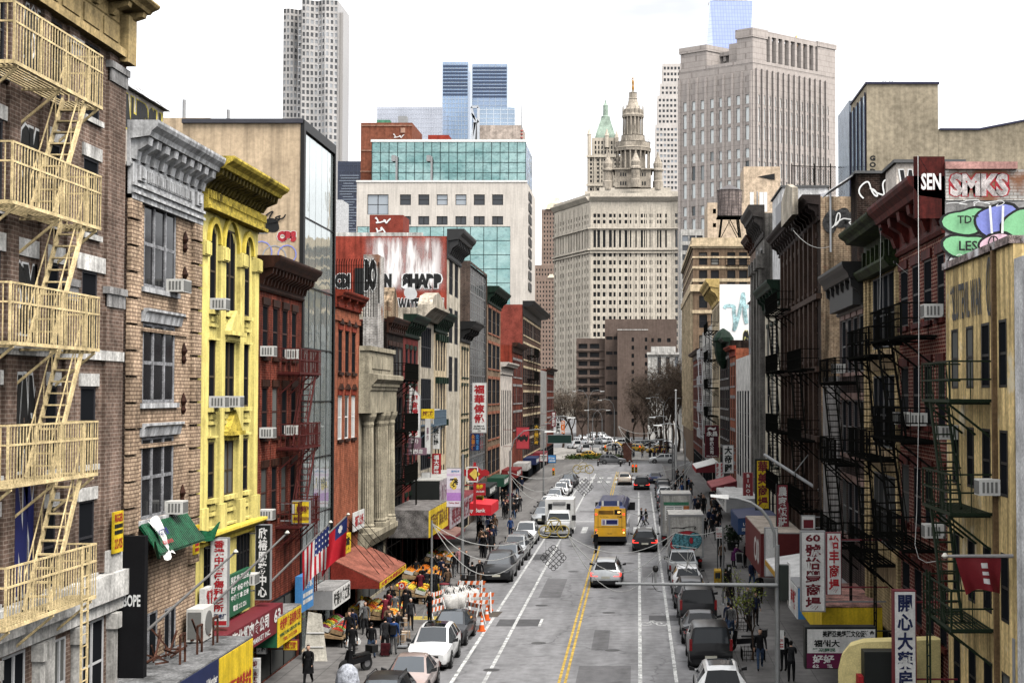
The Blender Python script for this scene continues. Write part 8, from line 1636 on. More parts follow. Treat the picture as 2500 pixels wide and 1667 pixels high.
# trees
def branch(mb,p,d,L,r,dep,q,tips,spread=.55,n=5):
    e=p+d*L; m_=p+d*(L*.5)+Vector((q.uniform(-1,1),q.uniform(-1,1),0))*L*.06; mb.tube([p,m_,e],[r,r*.85,r*.7],n if r>.02 else 3,cap=False)
    if dep==0: tips.append(e); return
    for k in range(q.choice((2,3,3))):
        nd=(d+Vector((q.uniform(-1,1),q.uniform(-1,1),q.uniform(-.25,.8)))*spread).normalized(); branch(mb,p+d*(L*q.uniform(.55,1)),nd,L*q.uniform(.62,.82),r*.58,dep-1,q,tips,spread,n)
    if dep<3: tips.append(e)
bark=mat('bark',(.085,.062,.048),.9,var=.3,scale=3,world=False)
def tree(name,label,g,h,seed,dep=5,leaf=None,nl=0,ls=.12,r=.16,spread=.55,grp=None,trunk=.32,lw=.5):
    q=random.Random(seed); t=thing(name,label,'tree',g,group=grp); mb=MB(); mb.tube([(0,0,-.1),(.02*h,0,h*trunk*.5),(0,0,h*trunk)],[r*1.2,r,r*.85],8); put2(mb,'trunk',[bark],t); mb=MB(); tips=[]
    for k in range(4): branch(mb,Vector((0,0,h*trunk*q.uniform(.85,1))),Vector((q.uniform(-.6,.6),q.uniform(-.6,.6),1)).normalized(),h*.24,r*.6,dep-1,q,tips,spread)
    put2(mb,'crown',[bark],t)
    if leaf:
        mb=MB()
        for k in range(nl):
            d=q.choice(tips)+Vector((q.gauss(0,ls*2),q.gauss(0,ls*2),q.gauss(0,ls*2))); a=Vector((q.uniform(-1,1),q.uniform(-1,1),q.uniform(-1,1))).normalized()*ls; c=a.cross(Vector((q.uniform(-1,1),q.uniform(-1,1),.3))).normalized()*ls*lw; mb.quad([d-a,d+c,d+a,d-c])
        tag(put2(mb,'leaf_buds',[leaf],t),kind='stuff')
    return t
bud=mat('spring_green_bud',(.22,.26,.05),.7,var=.3,scale=4,world=False); bud2=mat('olive_bud',(.15,.11,.08),.8,var=.3,scale=1,world=False)
tree('young_street_tree','slim young street tree with few spring buds, farther of two',gnd(1798,1535,.14),3.6,4,4,bud,160,.05,.05,.32,trunk=.3); tree('young_street_tree','slim young street tree with bright green buds, closer of two',gnd(1836,1610,.14),4.1,9,4,bud,420,.055,.055,.35,trunk=.3)
for p,y,nm in ((1805,1535,'black iron tree guard round the barer young tree'),(1838,1608,'black iron tree guard round the budding young tree')):
    g=gnd(p,y,.14); t=thing('tree_guard',nm,'tree guard',g); 
    for sx,sy in ((-1,0),(1,0),(0,-1),(0,1)):
        mb=MB()
        for z in (.08,.45): mb.bar((sx*.5-abs(sy)*.5,sy*.6-abs(sx)*.6,z),(sx*.5+abs(sy)*.5,sy*.6+abs(sx)*.6,z),.025)
        for k in range(7): u=-1+2*k/6; mb.bar((sx*.5+abs(sy)*.5*u,sy*.6+abs(sx)*.6*u,0),(sx*.5+abs(sy)*.5*u,sy*.6+abs(sx)*.6*u,.5),.02)
        put2(mb,'rail_panel',[iron],t)
q=random.Random(77)
for i,(p,Yt,h,rr,nl) in enumerate(((1640,330,21,.4,900),(1600,345,18,.35,500),(1570,350,16,.3,300),(1545,340,12,.25,150),(1612,320,17,.35,600),(1625,300,15,.3,600),(1655,310,18,.35,900),(1585,318,10,.22,120),(1420,360,13,.25,60),(1455,365,13,.25,60),(1395,330,14,.3,260),(1375,340,13,.3,300),(1440,372,11,.2,0),(1610,305,9,.25,150))):
    tree('bare_tree',['tallest reddish bare tree of the square before the white classical block','second wide bare tree in front of the brown civic block'][i] if i<2 else 'bare branching tree at the edge of the square',(PX(p,Yt),Yt,0),h,20+i,6,bud2,nl*4,.55,lw=.07,r=rr*.8,spread=.6,grp='bare trees round the square')
for i,p in enumerate((1400,1440,1470,1510)):
    g=gnd(p,1122); t=thing('round_bush',['pale','dark','leafy','low'][i]+' green bush in the planted island of the square','bush',g); mb=MB(); q=random.Random(i)
    for k in range(300):
        d=Vector((q.gauss(0,.7),q.gauss(0,.6),abs(q.gauss(.4,.3)))); a=Vector((q.uniform(-1,1),q.uniform(-1,1),q.uniform(-.2,1))).normalized()*.2; c=a.cross(Vector((q.uniform(-1,1),q.uniform(-1,1),.3))).normalized()*.14; mb.quad([d-a,d+c,d+a,d-c])
    put2(mb,'foliage',[mat('bush_leaf',(.08,.12,.03),.7,var=.4,scale=2,world=False)],t); mb=MB(); mb.tube([(0,0,-.1),(0,0,.8)],.06,6); put2(mb,'stem',[bark],t)
# statue, flagpole, far lamps and signals
g=gnd(1532,1127); t=thing('statue','dark bronze standing statue on a red granite pedestal in the square','statue',g); mb=MB(); mb.box(-1.0,1.0,-1,1,0,.3); mb.box(-.75,.75,-.75,.75,.3,3.2); mb.box(-.85,.85,-.85,.85,3.2,3.4); put2(mb,'pedestal',[mat('red_granite',(.13,.06,.045),.5,world=False)],t); o=link('figure',pm('stand2'),t); o.location=(0,0,3.4); o.scale=(1.45,1.45,1.35); br=flat('dark_bronze',(.02,.02,.018),.4,metal=.4)
for i in range(5): o.material_slots[i].link='OBJECT'; o.material_slots[i].material=br
mb=MB(); mb.lathe((0,0,3.4),[(.5,0),(.42,.8),(.35,1.5)],12); mb.build('robe',[br],t)
t=thing('white_flagpole','tall white pole standing near the square','flagpole',(PX(1650,235),235,.14)); mb=MB(); mb.tube([(0,0,0),(0,0,PZ(955,235)-.14)],[.2,.11],10); put2(mb,'pole',[white],t); mb=MB(); mb.lathe((0,0,PZ(955,235)-.14),[(.1,0),(.22,.12),(.1,.3)],10); put2(mb,'finial',[white],t)
def lamp(label,x,y,h,arms,L=2.2,z=.14,grp='street lamps towards the square'):
    t=thing('street_lamp',label,'street lamp',(x,y,z),group=grp); mb=MB(); mb.tube([(0,0,0),(0,0,h*.8)],[.11,.08],8); put2(mb,'pole',[galv],t)
    for sx in arms:
        mb=MB(); mb.tube([(0,0,h*.78),(sx*L*.1,0,h*.9),(sx*L*.35,0,h*.985),(sx*L*.7,0,h),(sx*L,0,h*.985)],.05,6); put2(mb,'arm',[galv],t); mb=MB(); mb.hexa([(sx*L*.9,-.12,h*.97),(sx*(L+.6),-.08,h*.975),(sx*(L+.6),.08,h*.975),(sx*L*.9,.12,h*.97)],[(sx*L*.9,-.08,h*.985),(sx*(L+.6),-.05,h*.985),(sx*(L+.6),.05,h*.985),(sx*L*.9,.08,h*.985)]); put2(mb,'lamp_head',[flat('lamp_head_white',(.62,.62,.6))],t)
    return t
for p,Yl,h,a in ((1436,330,13,(-1,1)),(1500,320,11,(-1,)),(1620,300,11.5,(-1,1)),(1632,330,11,(1,)),(1447,300,9,(1,)),(1470,300,9,(-1,))): lamp('grey curved street lamp standing in the square',PX(p,Yl),Yl,h,a,3.0,grp='street lamps in the square')
lamp('street lamp with long upward arm at the fruit stall kerb before the bank awning',-10.7,PX and 124.,9.0,(1,),3.2); lamp('street lamp past the cream pilaster houses at the fruit stall kerb',-10.7,168,9.5,(1,),3.0); lamp('street lamp at the bike lane kerb beyond the menu truck',4.8,150,9.0,(-1,),2.6); lamp('street lamp at the bike lane kerb near the waiting black people carrier',4.8,205,9.0,(-1,),2.6)
sy=flat('signal_yellow',(.42,.27,.03)); 
def signal(label,x,y,z,two=True):
    t=thing('traffic_light',label,'traffic light',(x,y,z)); mb=MB(); mb.box(-.17,.17,-.15,.15,0,1.05); put2(mb,'housing',[sy],t); mb=MB()
    for k,m in enumerate((0,1,2)): mb.tube([(0,-.15,.17+k*.34),(0,-.22,.17+k*.34)],.11,10)
    put2(mb,'lens_hood',[S_K],t); mb=MB(); mb.tube([(0,-.19,.85),(0,-.226,.85)],.09,10); put2(mb,'red_lens',[BRAKE],t); mb=MB(); mb.tube([(0,0,1.05),(0,0,1.6)],.03,6); put2(mb,'hanger',[galv],t); return t
for (l,p,y,Ys) in (('yellow traffic light lit red over the lane beside the waiting beige SUV',1553,1145,190),('yellow traffic light seen from its side beside the lit one',1545,1145,190),('yellow traffic light lit red at the square over the statue',1478,1094,250),('yellow traffic light lit red at the square beside the statue',1562,1094,250),('yellow traffic light by the fruit stall kerb before the far crossing',1352,1152,205)): signal(l,PX(p,Ys),Ys,PZ(y+8,Ys))
t=thing('lane_signal_mast','curved galvanised signal mast reaching over the far lanes','signal arm',(4.7,190.2,.14)); mb=MB(); mb.tube([(4.7,190.2,.14),(4.7,190.2,5.6),(3.5,190.2,6.3),(PX(1545,190),190.2,6.1)],.09,8); put(mb.build('arm',[galv]),t); mb=MB(); mb.lathe((4.7,190.2,.14),[(.25,0),(.2,.6),(.1,.7)],10); put(mb.build('base',[galv]),t)
# festoon cables with wire ornaments
wire=flat('pale_cable',(.42,.42,.40)); dk=flat('dark_wire',(.03,.03,.03)); gold=flat('dull_gold_wire',(.33,.25,.06))
def cat_(a,b,sag,n=14): 
    return [Vector(a)+(Vector(b)-Vector(a))*(k/n)-Vector((0,0,sag*4*(k/n)*(1-k/n))) for k in range(n+1)]
def festoon(label,Y,segs,ornx,orny,sc,pxs=None,r=.022):
    t=thing('festoon_cable',label,'cable',(PX(ornx,Y),Y,PZ(orny,Y))); 
    for (p0,y0,p1,y1,sag) in segs: mb=MB(); mb.tube(cat_(atY(p0,y0,Y),atY(p1,y1,Y),sag*Y/3600),r,5); put(mb.build('cable',[wire]),t)
    return t
def ornament(label,Y,px,py0,py1,hang):
    """an endless knot bent from wire: a tilted square grid with loops on its rim, hung on two thin cords"""
    c=atY(px,(py0+py1)/2,Y); h=(py1-py0)*Y/3600/2; t=thing('wire_knot_ornament',label,'ornament',c); a=h*.52; mb=MB(); k45=math.sqrt(.5)
    R_=lambda u,v: (c.x+(u-v)*k45,Y,c.z+(u+v)*k45)
    for k in range(4): o=-a*.72+a*1.44*k/3; mb.tube([R_(-a*.8,o),R_(a*.8,o)],.018,5); mb.tube([R_(o,-a*.8),R_(o,a*.8)],.018,5)
    for k in range(3):
        for sg in (1,-1):
            o=-a*.5+a*.5*k; rr=a*.24
            for s_ in (0,1):
                pts=[]
                for j in range(11):
                    w=-2.3+4.6*j/10; u,v=sg*(a*.8+rr*.7+rr*math.cos(w)),o+rr*math.sin(w); pts.append(R_(u,v) if s_ else R_(v,u))
                mb.tube(pts,.018,5)
    for sx,sz in ((0,1),(0,-1),(1,0),(-1,0)): mb.tube([(c.x+sx*a*1.22+a*.3*math.cos(j*.55),Y,c.z+sz*a*1.22+a*.3*math.sin(j*.55)) for j in range(13)],.02,5)
    put(mb.build('knot',[dk]),t); mb=MB(); 
    for dx in (-a*.9,a*.9): mb.tube([(c.x+dx,Y,c.z+a*.2),(c.x+dx,Y,PZ(hang,Y))],.006,4)
    put(mb.build('cord',[dk]),t); return t
def bike_orn(label,Y,p0,p1,y0,y1):
    t=thing('wire_bicycle_ornament',label,'ornament',atY((p0+p1)/2,(y0+y1)/2,Y)); W_=(p1-p0)*Y/3600; x0=PX(p0,Y); zb=PZ(y1,Y); H=(y1-y0)*Y/3600; r_=W_*.2
    for cx_ in (x0+r_,x0+W_-r_): mb=MB(); mb.tube([(cx_+r_*math.cos(j*.4),Y,zb+r_+r_*math.sin(j*.4)) for j in range(17)],.035,5); put(mb.build('wheel_ring',[gold]),t)
    mb=MB(); mb.tube([(x0+W_/2+W_*.24*math.cos(j*.4),Y,zb+H*.62+W_*.24*math.sin(j*.4)) for j in range(17)],.02,5); put(mb.build('centre_ring',[gold]),t); mb=MB(); A_=(x0+r_,Y,zb+r_); B_=(x0+W_-r_,Y,zb+r_); M_=(x0+W_/2,Y,zb+r_*1.1); T_=(x0+W_*.4,Y,zb+H*.8); U_=(x0+W_*.68,Y,zb+H*.85)
    for a,b in ((A_,M_),(A_,T_),(M_,T_),(M_,U_),(T_,U_),(B_,U_)): mb.tube([a,b],.03,5)
    put(mb.build('frame',[gold]),t); return t
Y1=84
festoon('three sagging white cables over the street in front of the yellow bus',Y1,[(1388,1307,1648,1300,46),(1388,1308,1648,1300,92),(1388,1309,1648,1300,138),(1316,1303,1056,1278,40),(1316,1304,1056,1279,75),(1316,1305,1056,1280,110),(1316,1303,1388,1307,4),(1648,1300,1764,1290,10)],1352,1300,1)
bike_orn('gold wire bicycle ornament hung in front of the white utility truck',Y1,1316,1390,1262,1312); ornament('large dark wire knot hanging below the bicycle ornament',Y1,1351,1322,1400,1306)
Y2=128; festoon('sagging white cables over the far crossing with a small bicycle ornament',Y2,[(1450,1144,1690,1125,22),(1450,1145,1690,1126,80),(1450,1146,1690,1127,120),(1400,1146,1240,1150,20),(1400,1147,1240,1151,50),(1400,1148,1240,1152,70),(1400,1146,1450,1145,4)],1425,1146,1)
bike_orn('small gold wire bicycle ornament before the far crossing',Y2,1399,1449,1132,1155); ornament('smaller dark wire knot hanging above the far crossing',Y2,1426,1160,1216,1148)
Y3=230; festoon('thin sagging cables near the statue in the square',Y3,[(1510,1040,1612,1048,14),(1510,1041,1612,1050,40),(1510,1042,1612,1052,60)],1560,1050,1,r=.03)
for p,Yp,nm in ((1056,Y1,'steel pole carrying the festoon cables at the fruit stall kerb'),(1764,Y1,'steel pole carrying the festoon cables by the planters')):
    pass
t=thing('cable_pole','steel pole carrying the festoon cables beside the tarpaulin awning','pole',(PX(1056,Y1),Y1,.14)); mb=MB(); mb.tube([(0,0,0),(0,0,PZ(1270,Y1)-.14)],.06,8); put2(mb,'pole',[galv],t); mb=MB(); mb.lathe((0,0,0),[(.18,0),(.1,.12)],10); put2(mb,'base',[galv],t)
t=thing('cable_pole','steel pole carrying the festoon cables at the bike lane kerb','pole',(4.83,Y1,.14)); mb=MB(); mb.tube([(0,0,0),(0,0,PZ(1286,Y1)-.14)],.05,8); put2(mb,'pole',[galv],t); mb=MB(); mb.lathe((0,0,0),[(.18,0),(.1,.12)],10); put2(mb,'base',[galv],t)
t=thing('wire_star_ornament','broken white wire star frame hanging over the parked pickup','ornament',atY(1670,1360,83)); mb=MB()
for a,b in (((1640,1330),(1700,1395)),((1622,1360),(1690,1390)),((1630,1335),(1625,1368)),((1625,1368),(1690,1398)),((1690,1345),(1672,1392)),((1680,1340),(1676,1395)),((1640,1330),(1700,1338)),((1700,1338),(1672,1392))): mb.tube([atY(*a,83),atY(*b,83)],.02,5)
put(mb.build('rod',[wire]),t); mb=MB(); mb.tube([atY(1668,1332,83),atY(1668,1294,83)],.008,4); put(mb.build('cord',[dk]),t)
# lamp pole with banner, knot panel
t=thing('banner_pole','grey pole carrying a violet and white banner with a big character','pole',(-10.9,92,.14)); mb=MB(); mb.tube([(0,0,0),(0,0,8.2)],[.12,.08],10); put2(mb,'pole',[galv],t); mb=MB(); mb.box(-1.0,-.1,-.03,.03,7.33,7.36); mb.box(-1.0,-.1,-.03,.03,4.9,4.93); put2(mb,'bracket',[galv],t)
t=thing('banner','white and violet street banner with a large black and gold fortune character','banner',(-11.45,92,5)); x0,x1=-11.88,-11.0; z0,z1=5.08,7.45; mb=MB(); mb.box(x0,x1,91.98,92.0,z0,z1); put(mb.build('cloth',[flat('banner_white',(.68,.62,.68))]),t); G=face_cam(91.975); mb=MB(); G.rect(mb,x0,x1,5.45,5.95,.0,0); G.rect(mb,x0,x1,5.95,6.2,.0,1); G.rect(mb,x0,x1,7.0,7.12,.0,1); blob(mb,G,-11.44,6.5,.26,.3,.004,3,wob=.25); write(mb,G,'發',-11.75,-11.15,6.2,6.85,.008,2,off=.03,fit=True); write(mb,G,'Cathay Bank',-11.75,-11.1,5.25,5.38,.004,4,off=.02); write(mb,G,'華埠新年',-11.6,-11.1,7.18,7.36,.004,5,off=.02); put(mb.build('print',[flat('banner_violet',(.42,.2,.5)),flat('banner_mauve',(.6,.45,.6)),black,flat('banner_gold',(.7,.5,.1)),S_R,S_LB]),t)
t=thing('knot_panel','white framed panel with a red knot and gold lozenge over the bank awning','sign',(-12.5,114,6)); Yk=114; mb=MB()
for a,b in (((1140,1140),(1166,1140)),((1140,1175),(1166,1175)),((1140,1140),(1140,1175)),((1166,1140),(1166,1175))): mb.bar(atY(*a,Yk),atY(*b,Yk),.08)
put(mb.build('frame',[white]),t); mb=MB(); G=face_cam(Yk); c=atY(1159,1157,Yk); G.poly(mb,[(c.x-.9,c.z),(c.x,c.z-.75),(c.x+.9,c.z),(c.x,c.z+.75)],-.08,0)
for dx in (-.75,.75): blob(mb,G,c.x+dx,c.z+.1,.35,.28,.01,0,seed=3)
G.box(mb,c.x-.1,c.x+.1,c.z-3.0,c.z+.9,-.08,-.001); put(mb.build('knot',[S_R]),t); mb=MB(); G.poly(mb,[(c.x-.42,c.z),(c.x,c.z-.42),(c.x+.42,c.z),(c.x,c.z+.42)],.01,.04); put(mb.build('lozenge',[flat('banner_gold',(.7,.5,.1))]),t)
# flags on poles
def flagpole(label,base,tip):
    t=thing('wall_flagpole',label,'flagpole',base); mb=MB(); mb.tube([base,tip],[.05,.035],8); put(mb.build('pole',[flat('grey_pole',(.3,.29,.28))]),t); mb=MB(); mb.lathe(tip,[(.03,-.06),(.09,0),(.03,.08)],10); put(mb.build('ball',[flat('pale_ball',(.6,.58,.5))]),t)
    return t
A_=[(Vector((-15.4,46.4,4.6)),Vector((-12.6,46.4,7.1))),(Vector((-15.4,52.8,4.3)),Vector((-12.5,52.8,7.1))),(Vector((-15.4,62.4,4.2)),Vector((-12.95,62.4,6.65))),(Vector((-15.4,69.0,4.6)),Vector((-13.5,69.0,6.45)))]
for (a,b),l in zip(A_,('slanted wall flagpole without a flag by the tan brick house','slanted wall flagpole without a flag by the yellow house','slanted wall flagpole holding the striped flag','slanted wall flagpole holding the red flag')): flagpole(l,a,b)
def hanging_flag(name,label,a,b,u0,u1,L,painter,mats):
    """cloth hanging in folds from a slanted pole; painter(u,v) gives the material index"""
    t=thing(name,label,'flag',a+(b-a)*u1); N=26; M_=20; P=[]
    for i in range(N+1):
        for j in range(M_+1):
            u=i/N; v=j/M_; p=a+(b-a)*(u0+(u1-u0)*u*(1-.12*v)); P.append(p+Vector((.10*v*u,.14*math.sin(u*9+v*2)*v,-L*v*(1-.12*math.sin(u*3.1)))))
    fs={}
    mb=MB()
    for i in range(N):
        for j in range(M_): mb.quad([P[i*(M_+1)+j],P[(i+1)*(M_+1)+j],P[(i+1)*(M_+1)+j+1],P[i*(M_+1)+j+1]],painter((i+.5)/N,(j+.5)/M_))
    me=mb.mesh('cloth',mats); bm=bmesh.new(); bm.from_mesh(me); bmesh.ops.remove_doubles(bm,verts=bm.verts,dist=.0005); bm.to_mesh(me); bm.free(); me.polygons.foreach_set('use_smooth',[True]*len(me.polygons)); put(link('cloth',me),t); return t
fr_,fw,fb=flat('flag_red',(.42,.015,.025)),flat('flag_white',(.66,.64,.62)),flat('flag_blue',(.02,.03,.12))
def us(u,v):
    if u<.52 and v<.5: return 1 if (int(u*26)%3==0 and int(v*20)%3==0) else 2
    return 0 if int((1-u)*13)%2==0 else 1
hanging_flag('striped_flag','flag with red and white stripes and starred blue corner hanging from a wall pole',A_[2][0],A_[2][1],.52,.98,1.75,lambda u,v: us(1-u,v),[fr_,fw,fb])
hanging_flag('red_flag','red flag with blue corner and white sun hanging from a wall pole',A_[3][0],A_[3][1],.35,.98,1.75,lambda u,v: (1 if (u-.72)**2*1.4+(v-.2)**2<.008 else 2) if (u>.52 and v<.42) else 0,[fr_,fw,fb])
a=Vector((9.35,36.9,8.0)); b=Vector((7.65,36.9,8.0)); flagpole('horizontal wall flagpole on the ochre stucco house with a tangled red banner',a,b)
hanging_flag('tangled_banner','tangled dark red banner with white marks on the ochre house pole',a,b,.18,.85,.95,lambda u,v: 1 if (.3<u<.48 and .2<v<.8 and int(v*9)%2==0) else 0,[flat('banner_dark_red',(.17,.015,.02)),fw])
t=thing('steel_strut','long galvanised tube slanting from the sooty loft towards the street','pole',atY(2028,1214,78)); mb=MB(); mb.tube([atY(2028,1214,76),atY(1867,1110,84)],.09,8); put(mb.build('tube',[galv]),t); mb=MB(); mb.tube([atY(1935,1154,80)-Vector((0,0,.1)),Vector((9.4,80,atY(1935,1154,80).z+1.2))],.03,6); put(mb.build('stay',[galv]),t)
# air conditioners
for (fr,s,z,l,w) in ((FL,48.85,15.4,'large tan air conditioner in the top triple window of the tan brick house',.9),(FL,48.9,8.1,'air conditioner in the lowest triple window of the tan brick house',.62),(FL,53.7,15.1,'air conditioner in the arched window of the yellow house',.6),(FL,53.7,11.55,'air conditioner in the first middle window of the yellow house',.6),(FL,55.75,11.55,'air conditioner in the wide middle window of the yellow house',.6),(FL,58.2,4.6,'air conditioner in the black gridded window of the yellow house',.8),(FL,60.8,13.6,'air conditioner in the top row of the red brick tenement',.6),(FL,65.2,13.6,'air conditioner behind the top balcony of the red brick tenement',.6),(FL,60.8,10.25,'air conditioner in the middle row of the red brick tenement',.6),(FL,65.2,10.25,'air conditioner behind the middle balcony of the red brick tenement',.6),(FL,60.8,6.9,'air conditioner in the low row of the red brick tenement',.6),
 (FRT,43.6,9.4+1.3,'air conditioner hung above the green balcony of the ochre house',.62),(FRT,38.6,9.4,'air conditioner in the ochre house window by the frame edge',.6),(FRT,45.8,14.4,'air conditioner in the top window of the dark red tenement',.65),(FRT,48.4,11.0,'air conditioner in the second row of the dark red tenement',.6),(FRT,50.9,11.0,'air conditioner over the black balcony of the dark red tenement',.6),(FRT,45.9,7.6,'air conditioner in the low row of the dark red tenement',.6),(FRT,67.3,13.0,'air conditioner in the peeling dark house',.6),(FRT,84.5,10.2,'air conditioner on the sooty ornate loft',.7)): ac(l,fr,s,z,w,d=.55)
t=thing('condenser_unit','large wall mounted condenser fan unit beside the flagpole and clinic sign','condenser',FL.pt(51.0,3.7,.5)); mb=MB(); FL.box(mb,50.3,51.6,3.65,4.75,.2,.75); put(mb.build('case',[AC_BODY]),t); mb=MB(); mb.tube([FL.pt(51.0,4.2,.752),FL.pt(51.0,4.2,.765)],.42,20); put(mb.build('fan_grille',[AC_DARK]),t); mb=MB(); FL.box(mb,50.28,50.298,3.75,4.65,.25,.7); put(mb.build('side_grille',[AC_DARK]),t)
# works site: barricades, cones, rubble sacks
org=flat('barricade_orange',(.62,.12,.03)); orc=flat('cone_orange',(.75,.12,.02))
def barricade(label,p,y,rz,L=1.45):
    t=thing('barricade',label,'barricade',gnd(p,y),rz,'striped barricades round the works'); mb=MB(); n=9
    for bz in (.85,.45):
        for k in range(n): x=-L/2+L*k/n; d=.06; mb.hexa([(x,-.03,bz),(x+L/n,-.03,bz),(x+L/n,.0,bz),(x,.0,bz)],[(x+d,-.03,bz+.22),(x+L/n+d,-.03,bz+.22),(x+L/n+d,0,bz+.22),(x+d,0,bz+.22)],k%2)
    put2(mb,'striped_board',[org,white],t)
    for sx in (-L/2+.15,L/2-.15): mb=MB(); mb.bar((sx,-.35,0),(sx,-.01,1.1),.06); mb.bar((sx,.35,0),(sx,.02,1.1),.06); put2(mb,'leg',[white],t)
barricade('barricade farthest from the black sedan, set across the works',1150,1462,0,1.6); barricade('barricade behind the middle traffic cone',1172,1494,.2); barricade('barricade leaning beside the black sedan',1155,1520,-.9,1.6); barricade('barricade turned along the kerb by the rubble sacks',1068,1490,1.3,1.7); barricade('barricade turned along the kerb closest to the white SUV',1062,1512,1.2,1.8)
for p,y,l in ((1195,1490,'traffic cone farthest along the works'),(1188,1513,'traffic cone in the middle of the works row on the dug pit'),(1176,1540,'traffic cone closest to the black sedan')):
    t=thing('traffic_cone',l,'traffic cone',gnd(p,y)); mb=MB(); mb.box(-.2,.2,-.2,.2,0,.05); put2(mb,'base',[orc],t); mb=MB(); mb.lathe((0,0,.05),[(.16,0),(.11,.28)],14,0); mb.lathe((0,0,.33),[(.11,0),(.085,.14)],14,1); mb.lathe((0,0,.47),[(.085,0),(.065,.1)],14,0); mb.lathe((0,0,.57),[(.065,0),(.05,.1)],14,1); mb.lathe((0,0,.67),[(.05,0),(.03,.12)],14,0); put2(mb,'cone',[orc,white],t)
for i,(p,y) in enumerate(((1098,1488),(1118,1482),(1138,1478),(1105,1470),(1130,1466),(1150,1474))):
    t=thing('rubble_sack','bulging white rubble sack in the works heap','sack',gnd(p,y),i*.7,'rubble sacks in the works'); mb=MB(); mb.lathe((0,0,0),[(.42,0),(.52,.2),(.54,.5),(.45,.8),(.3,.9)],12); put2(mb,'sack',[mat('sack_white',(.6,.58,.55),.85,var=.2,scale=3,world=False)],t,60); [put2(MB().tube([(.3*math.cos(a),.3*math.sin(a),.85),(.2*math.cos(a+.4),.2*math.sin(a+.4),1.1),(.3*math.cos(a+.8),.3*math.sin(a+.8),.85)],.025,5),'lashing_rope',[black],t) for a in (0,2.1,4.2)]
mb=MB(); mb.quad([(-9.6,80.2,.006),(-7.6,80.4,.006),(-7.5,82.4,.006),(-9.5,82.2,.006)]); tag(mb.build('road_patch',[mat('dug_soil',(.09,.075,.06))]),kind='structure')
# motorcycle
def moto(label,g,rz,m,name='motorcycle'):
    t=thing(name,label,'motorcycle',g,rz); 
    for y in (-.62,.62): mb=MB(); mb.tube([(-.06,y,.3),(.06,y,.3)],.3,16); w=put2(mb,'wheel',[TYRE],t); mb=MB(); mb.tube([(-.065,y,.3),(.065,y,.3)],.16,10); mb.build('rim',[RIM],w)
    mb=MB(); mb.hexa([(-.14,-.75,.45),(.14,-.75,.45),(.14,.3,.35),(-.14,.3,.35)],[(-.12,-.8,.68),(.12,-.8,.68),(.13,.3,.6),(-.13,.3,.6)]); mb.hexa([(-.16,.35,.3),(.16,.35,.3),(.14,.55,.5),(-.14,.55,.5)],[(-.12,.25,.95),(.12,.25,.95),(.1,.42,1.0),(-.1,.42,1.0)]); put2(mb,'body',[m],t,40); mb=MB(); mb.hexa([(-.14,-.75,.69),(.14,-.75,.69),(.13,.1,.69),(-.13,.1,.69)],[(-.12,-.7,.8),(.12,-.7,.8),(.11,.08,.76),(-.11,.08,.76)]); put2(mb,'seat',[black],t); mb=MB(); mb.tube([(-.36,.2,1.06),(0,.32,1.02),(.36,.2,1.06)],.02,6); put2(mb,'handlebar',[black],t)
    for sx in (-.34,.34): mb=MB(); mb.tube([(sx,.24,1.06),(sx*1.1,.3,1.22)],.01,5); mb.box(sx*1.1-.06,sx*1.1+.06,.28,.31,1.2,1.29); put2(mb,'mirror',[black],t)
    mb=MB(); mb.box(-.22,.22,-1.1,-.75,.72,1.05); put2(mb,'top_box',[black],t); return t
moto('black motor scooter parked on the pavement beside the black SUV',gnd(868,1640,.14),2.5,pb); moto('moped loaded with goods beside the person in black',gnd(1135,1442,.14),.5,pdg); moto('dark motorcycle parked near the budding young tree',gnd(1815,1590,.14),1.4,pb)
t=thing('covered_scooter','scooter under a pale flower printed cover at the frame bottom','scooter cover',gnd(848,1690,.14)); mb=MB(); mb.lathe((0,0,0),[(.5,0),(.48,.5),(.4,.9),(.2,1.1),(.03,1.15)],14); o=put2(mb,'cover',[mat('flower_cover',(.45,.47,.52),.8,var=.3,scale=5,world=False,dirt=((.5,.1,.15),.62))],t,60); mb=MB(); mb.tube([(-.05,-.7,.25),(.05,-.7,.25)],.25,12); put2(mb,'wheel',[TYRE],t)
t=thing('leaning_panel','beige panel with bars leaning against the shopfront beside the green awning','panel',gnd(775,1610,.14)); mb=MB(); mb.hexa([(-.55,-.3,0),(.5,-.3,0),(.5,-.26,0),(-.55,-.26,0)],[(-.5,.3,2.1),(.1,.3,2.0),(.1,.34,2.0),(-.5,.34,2.1)]); put2(mb,'board',[mat('beige_panel',(.5,.47,.4),world=False)],t); mb=MB(); [mb.bar((-.5,-.31+.28*z,z),(.3,-.31+.28*z,z),.05) for z in (.6,1.2)]; put2(mb,'bar',[white],t)
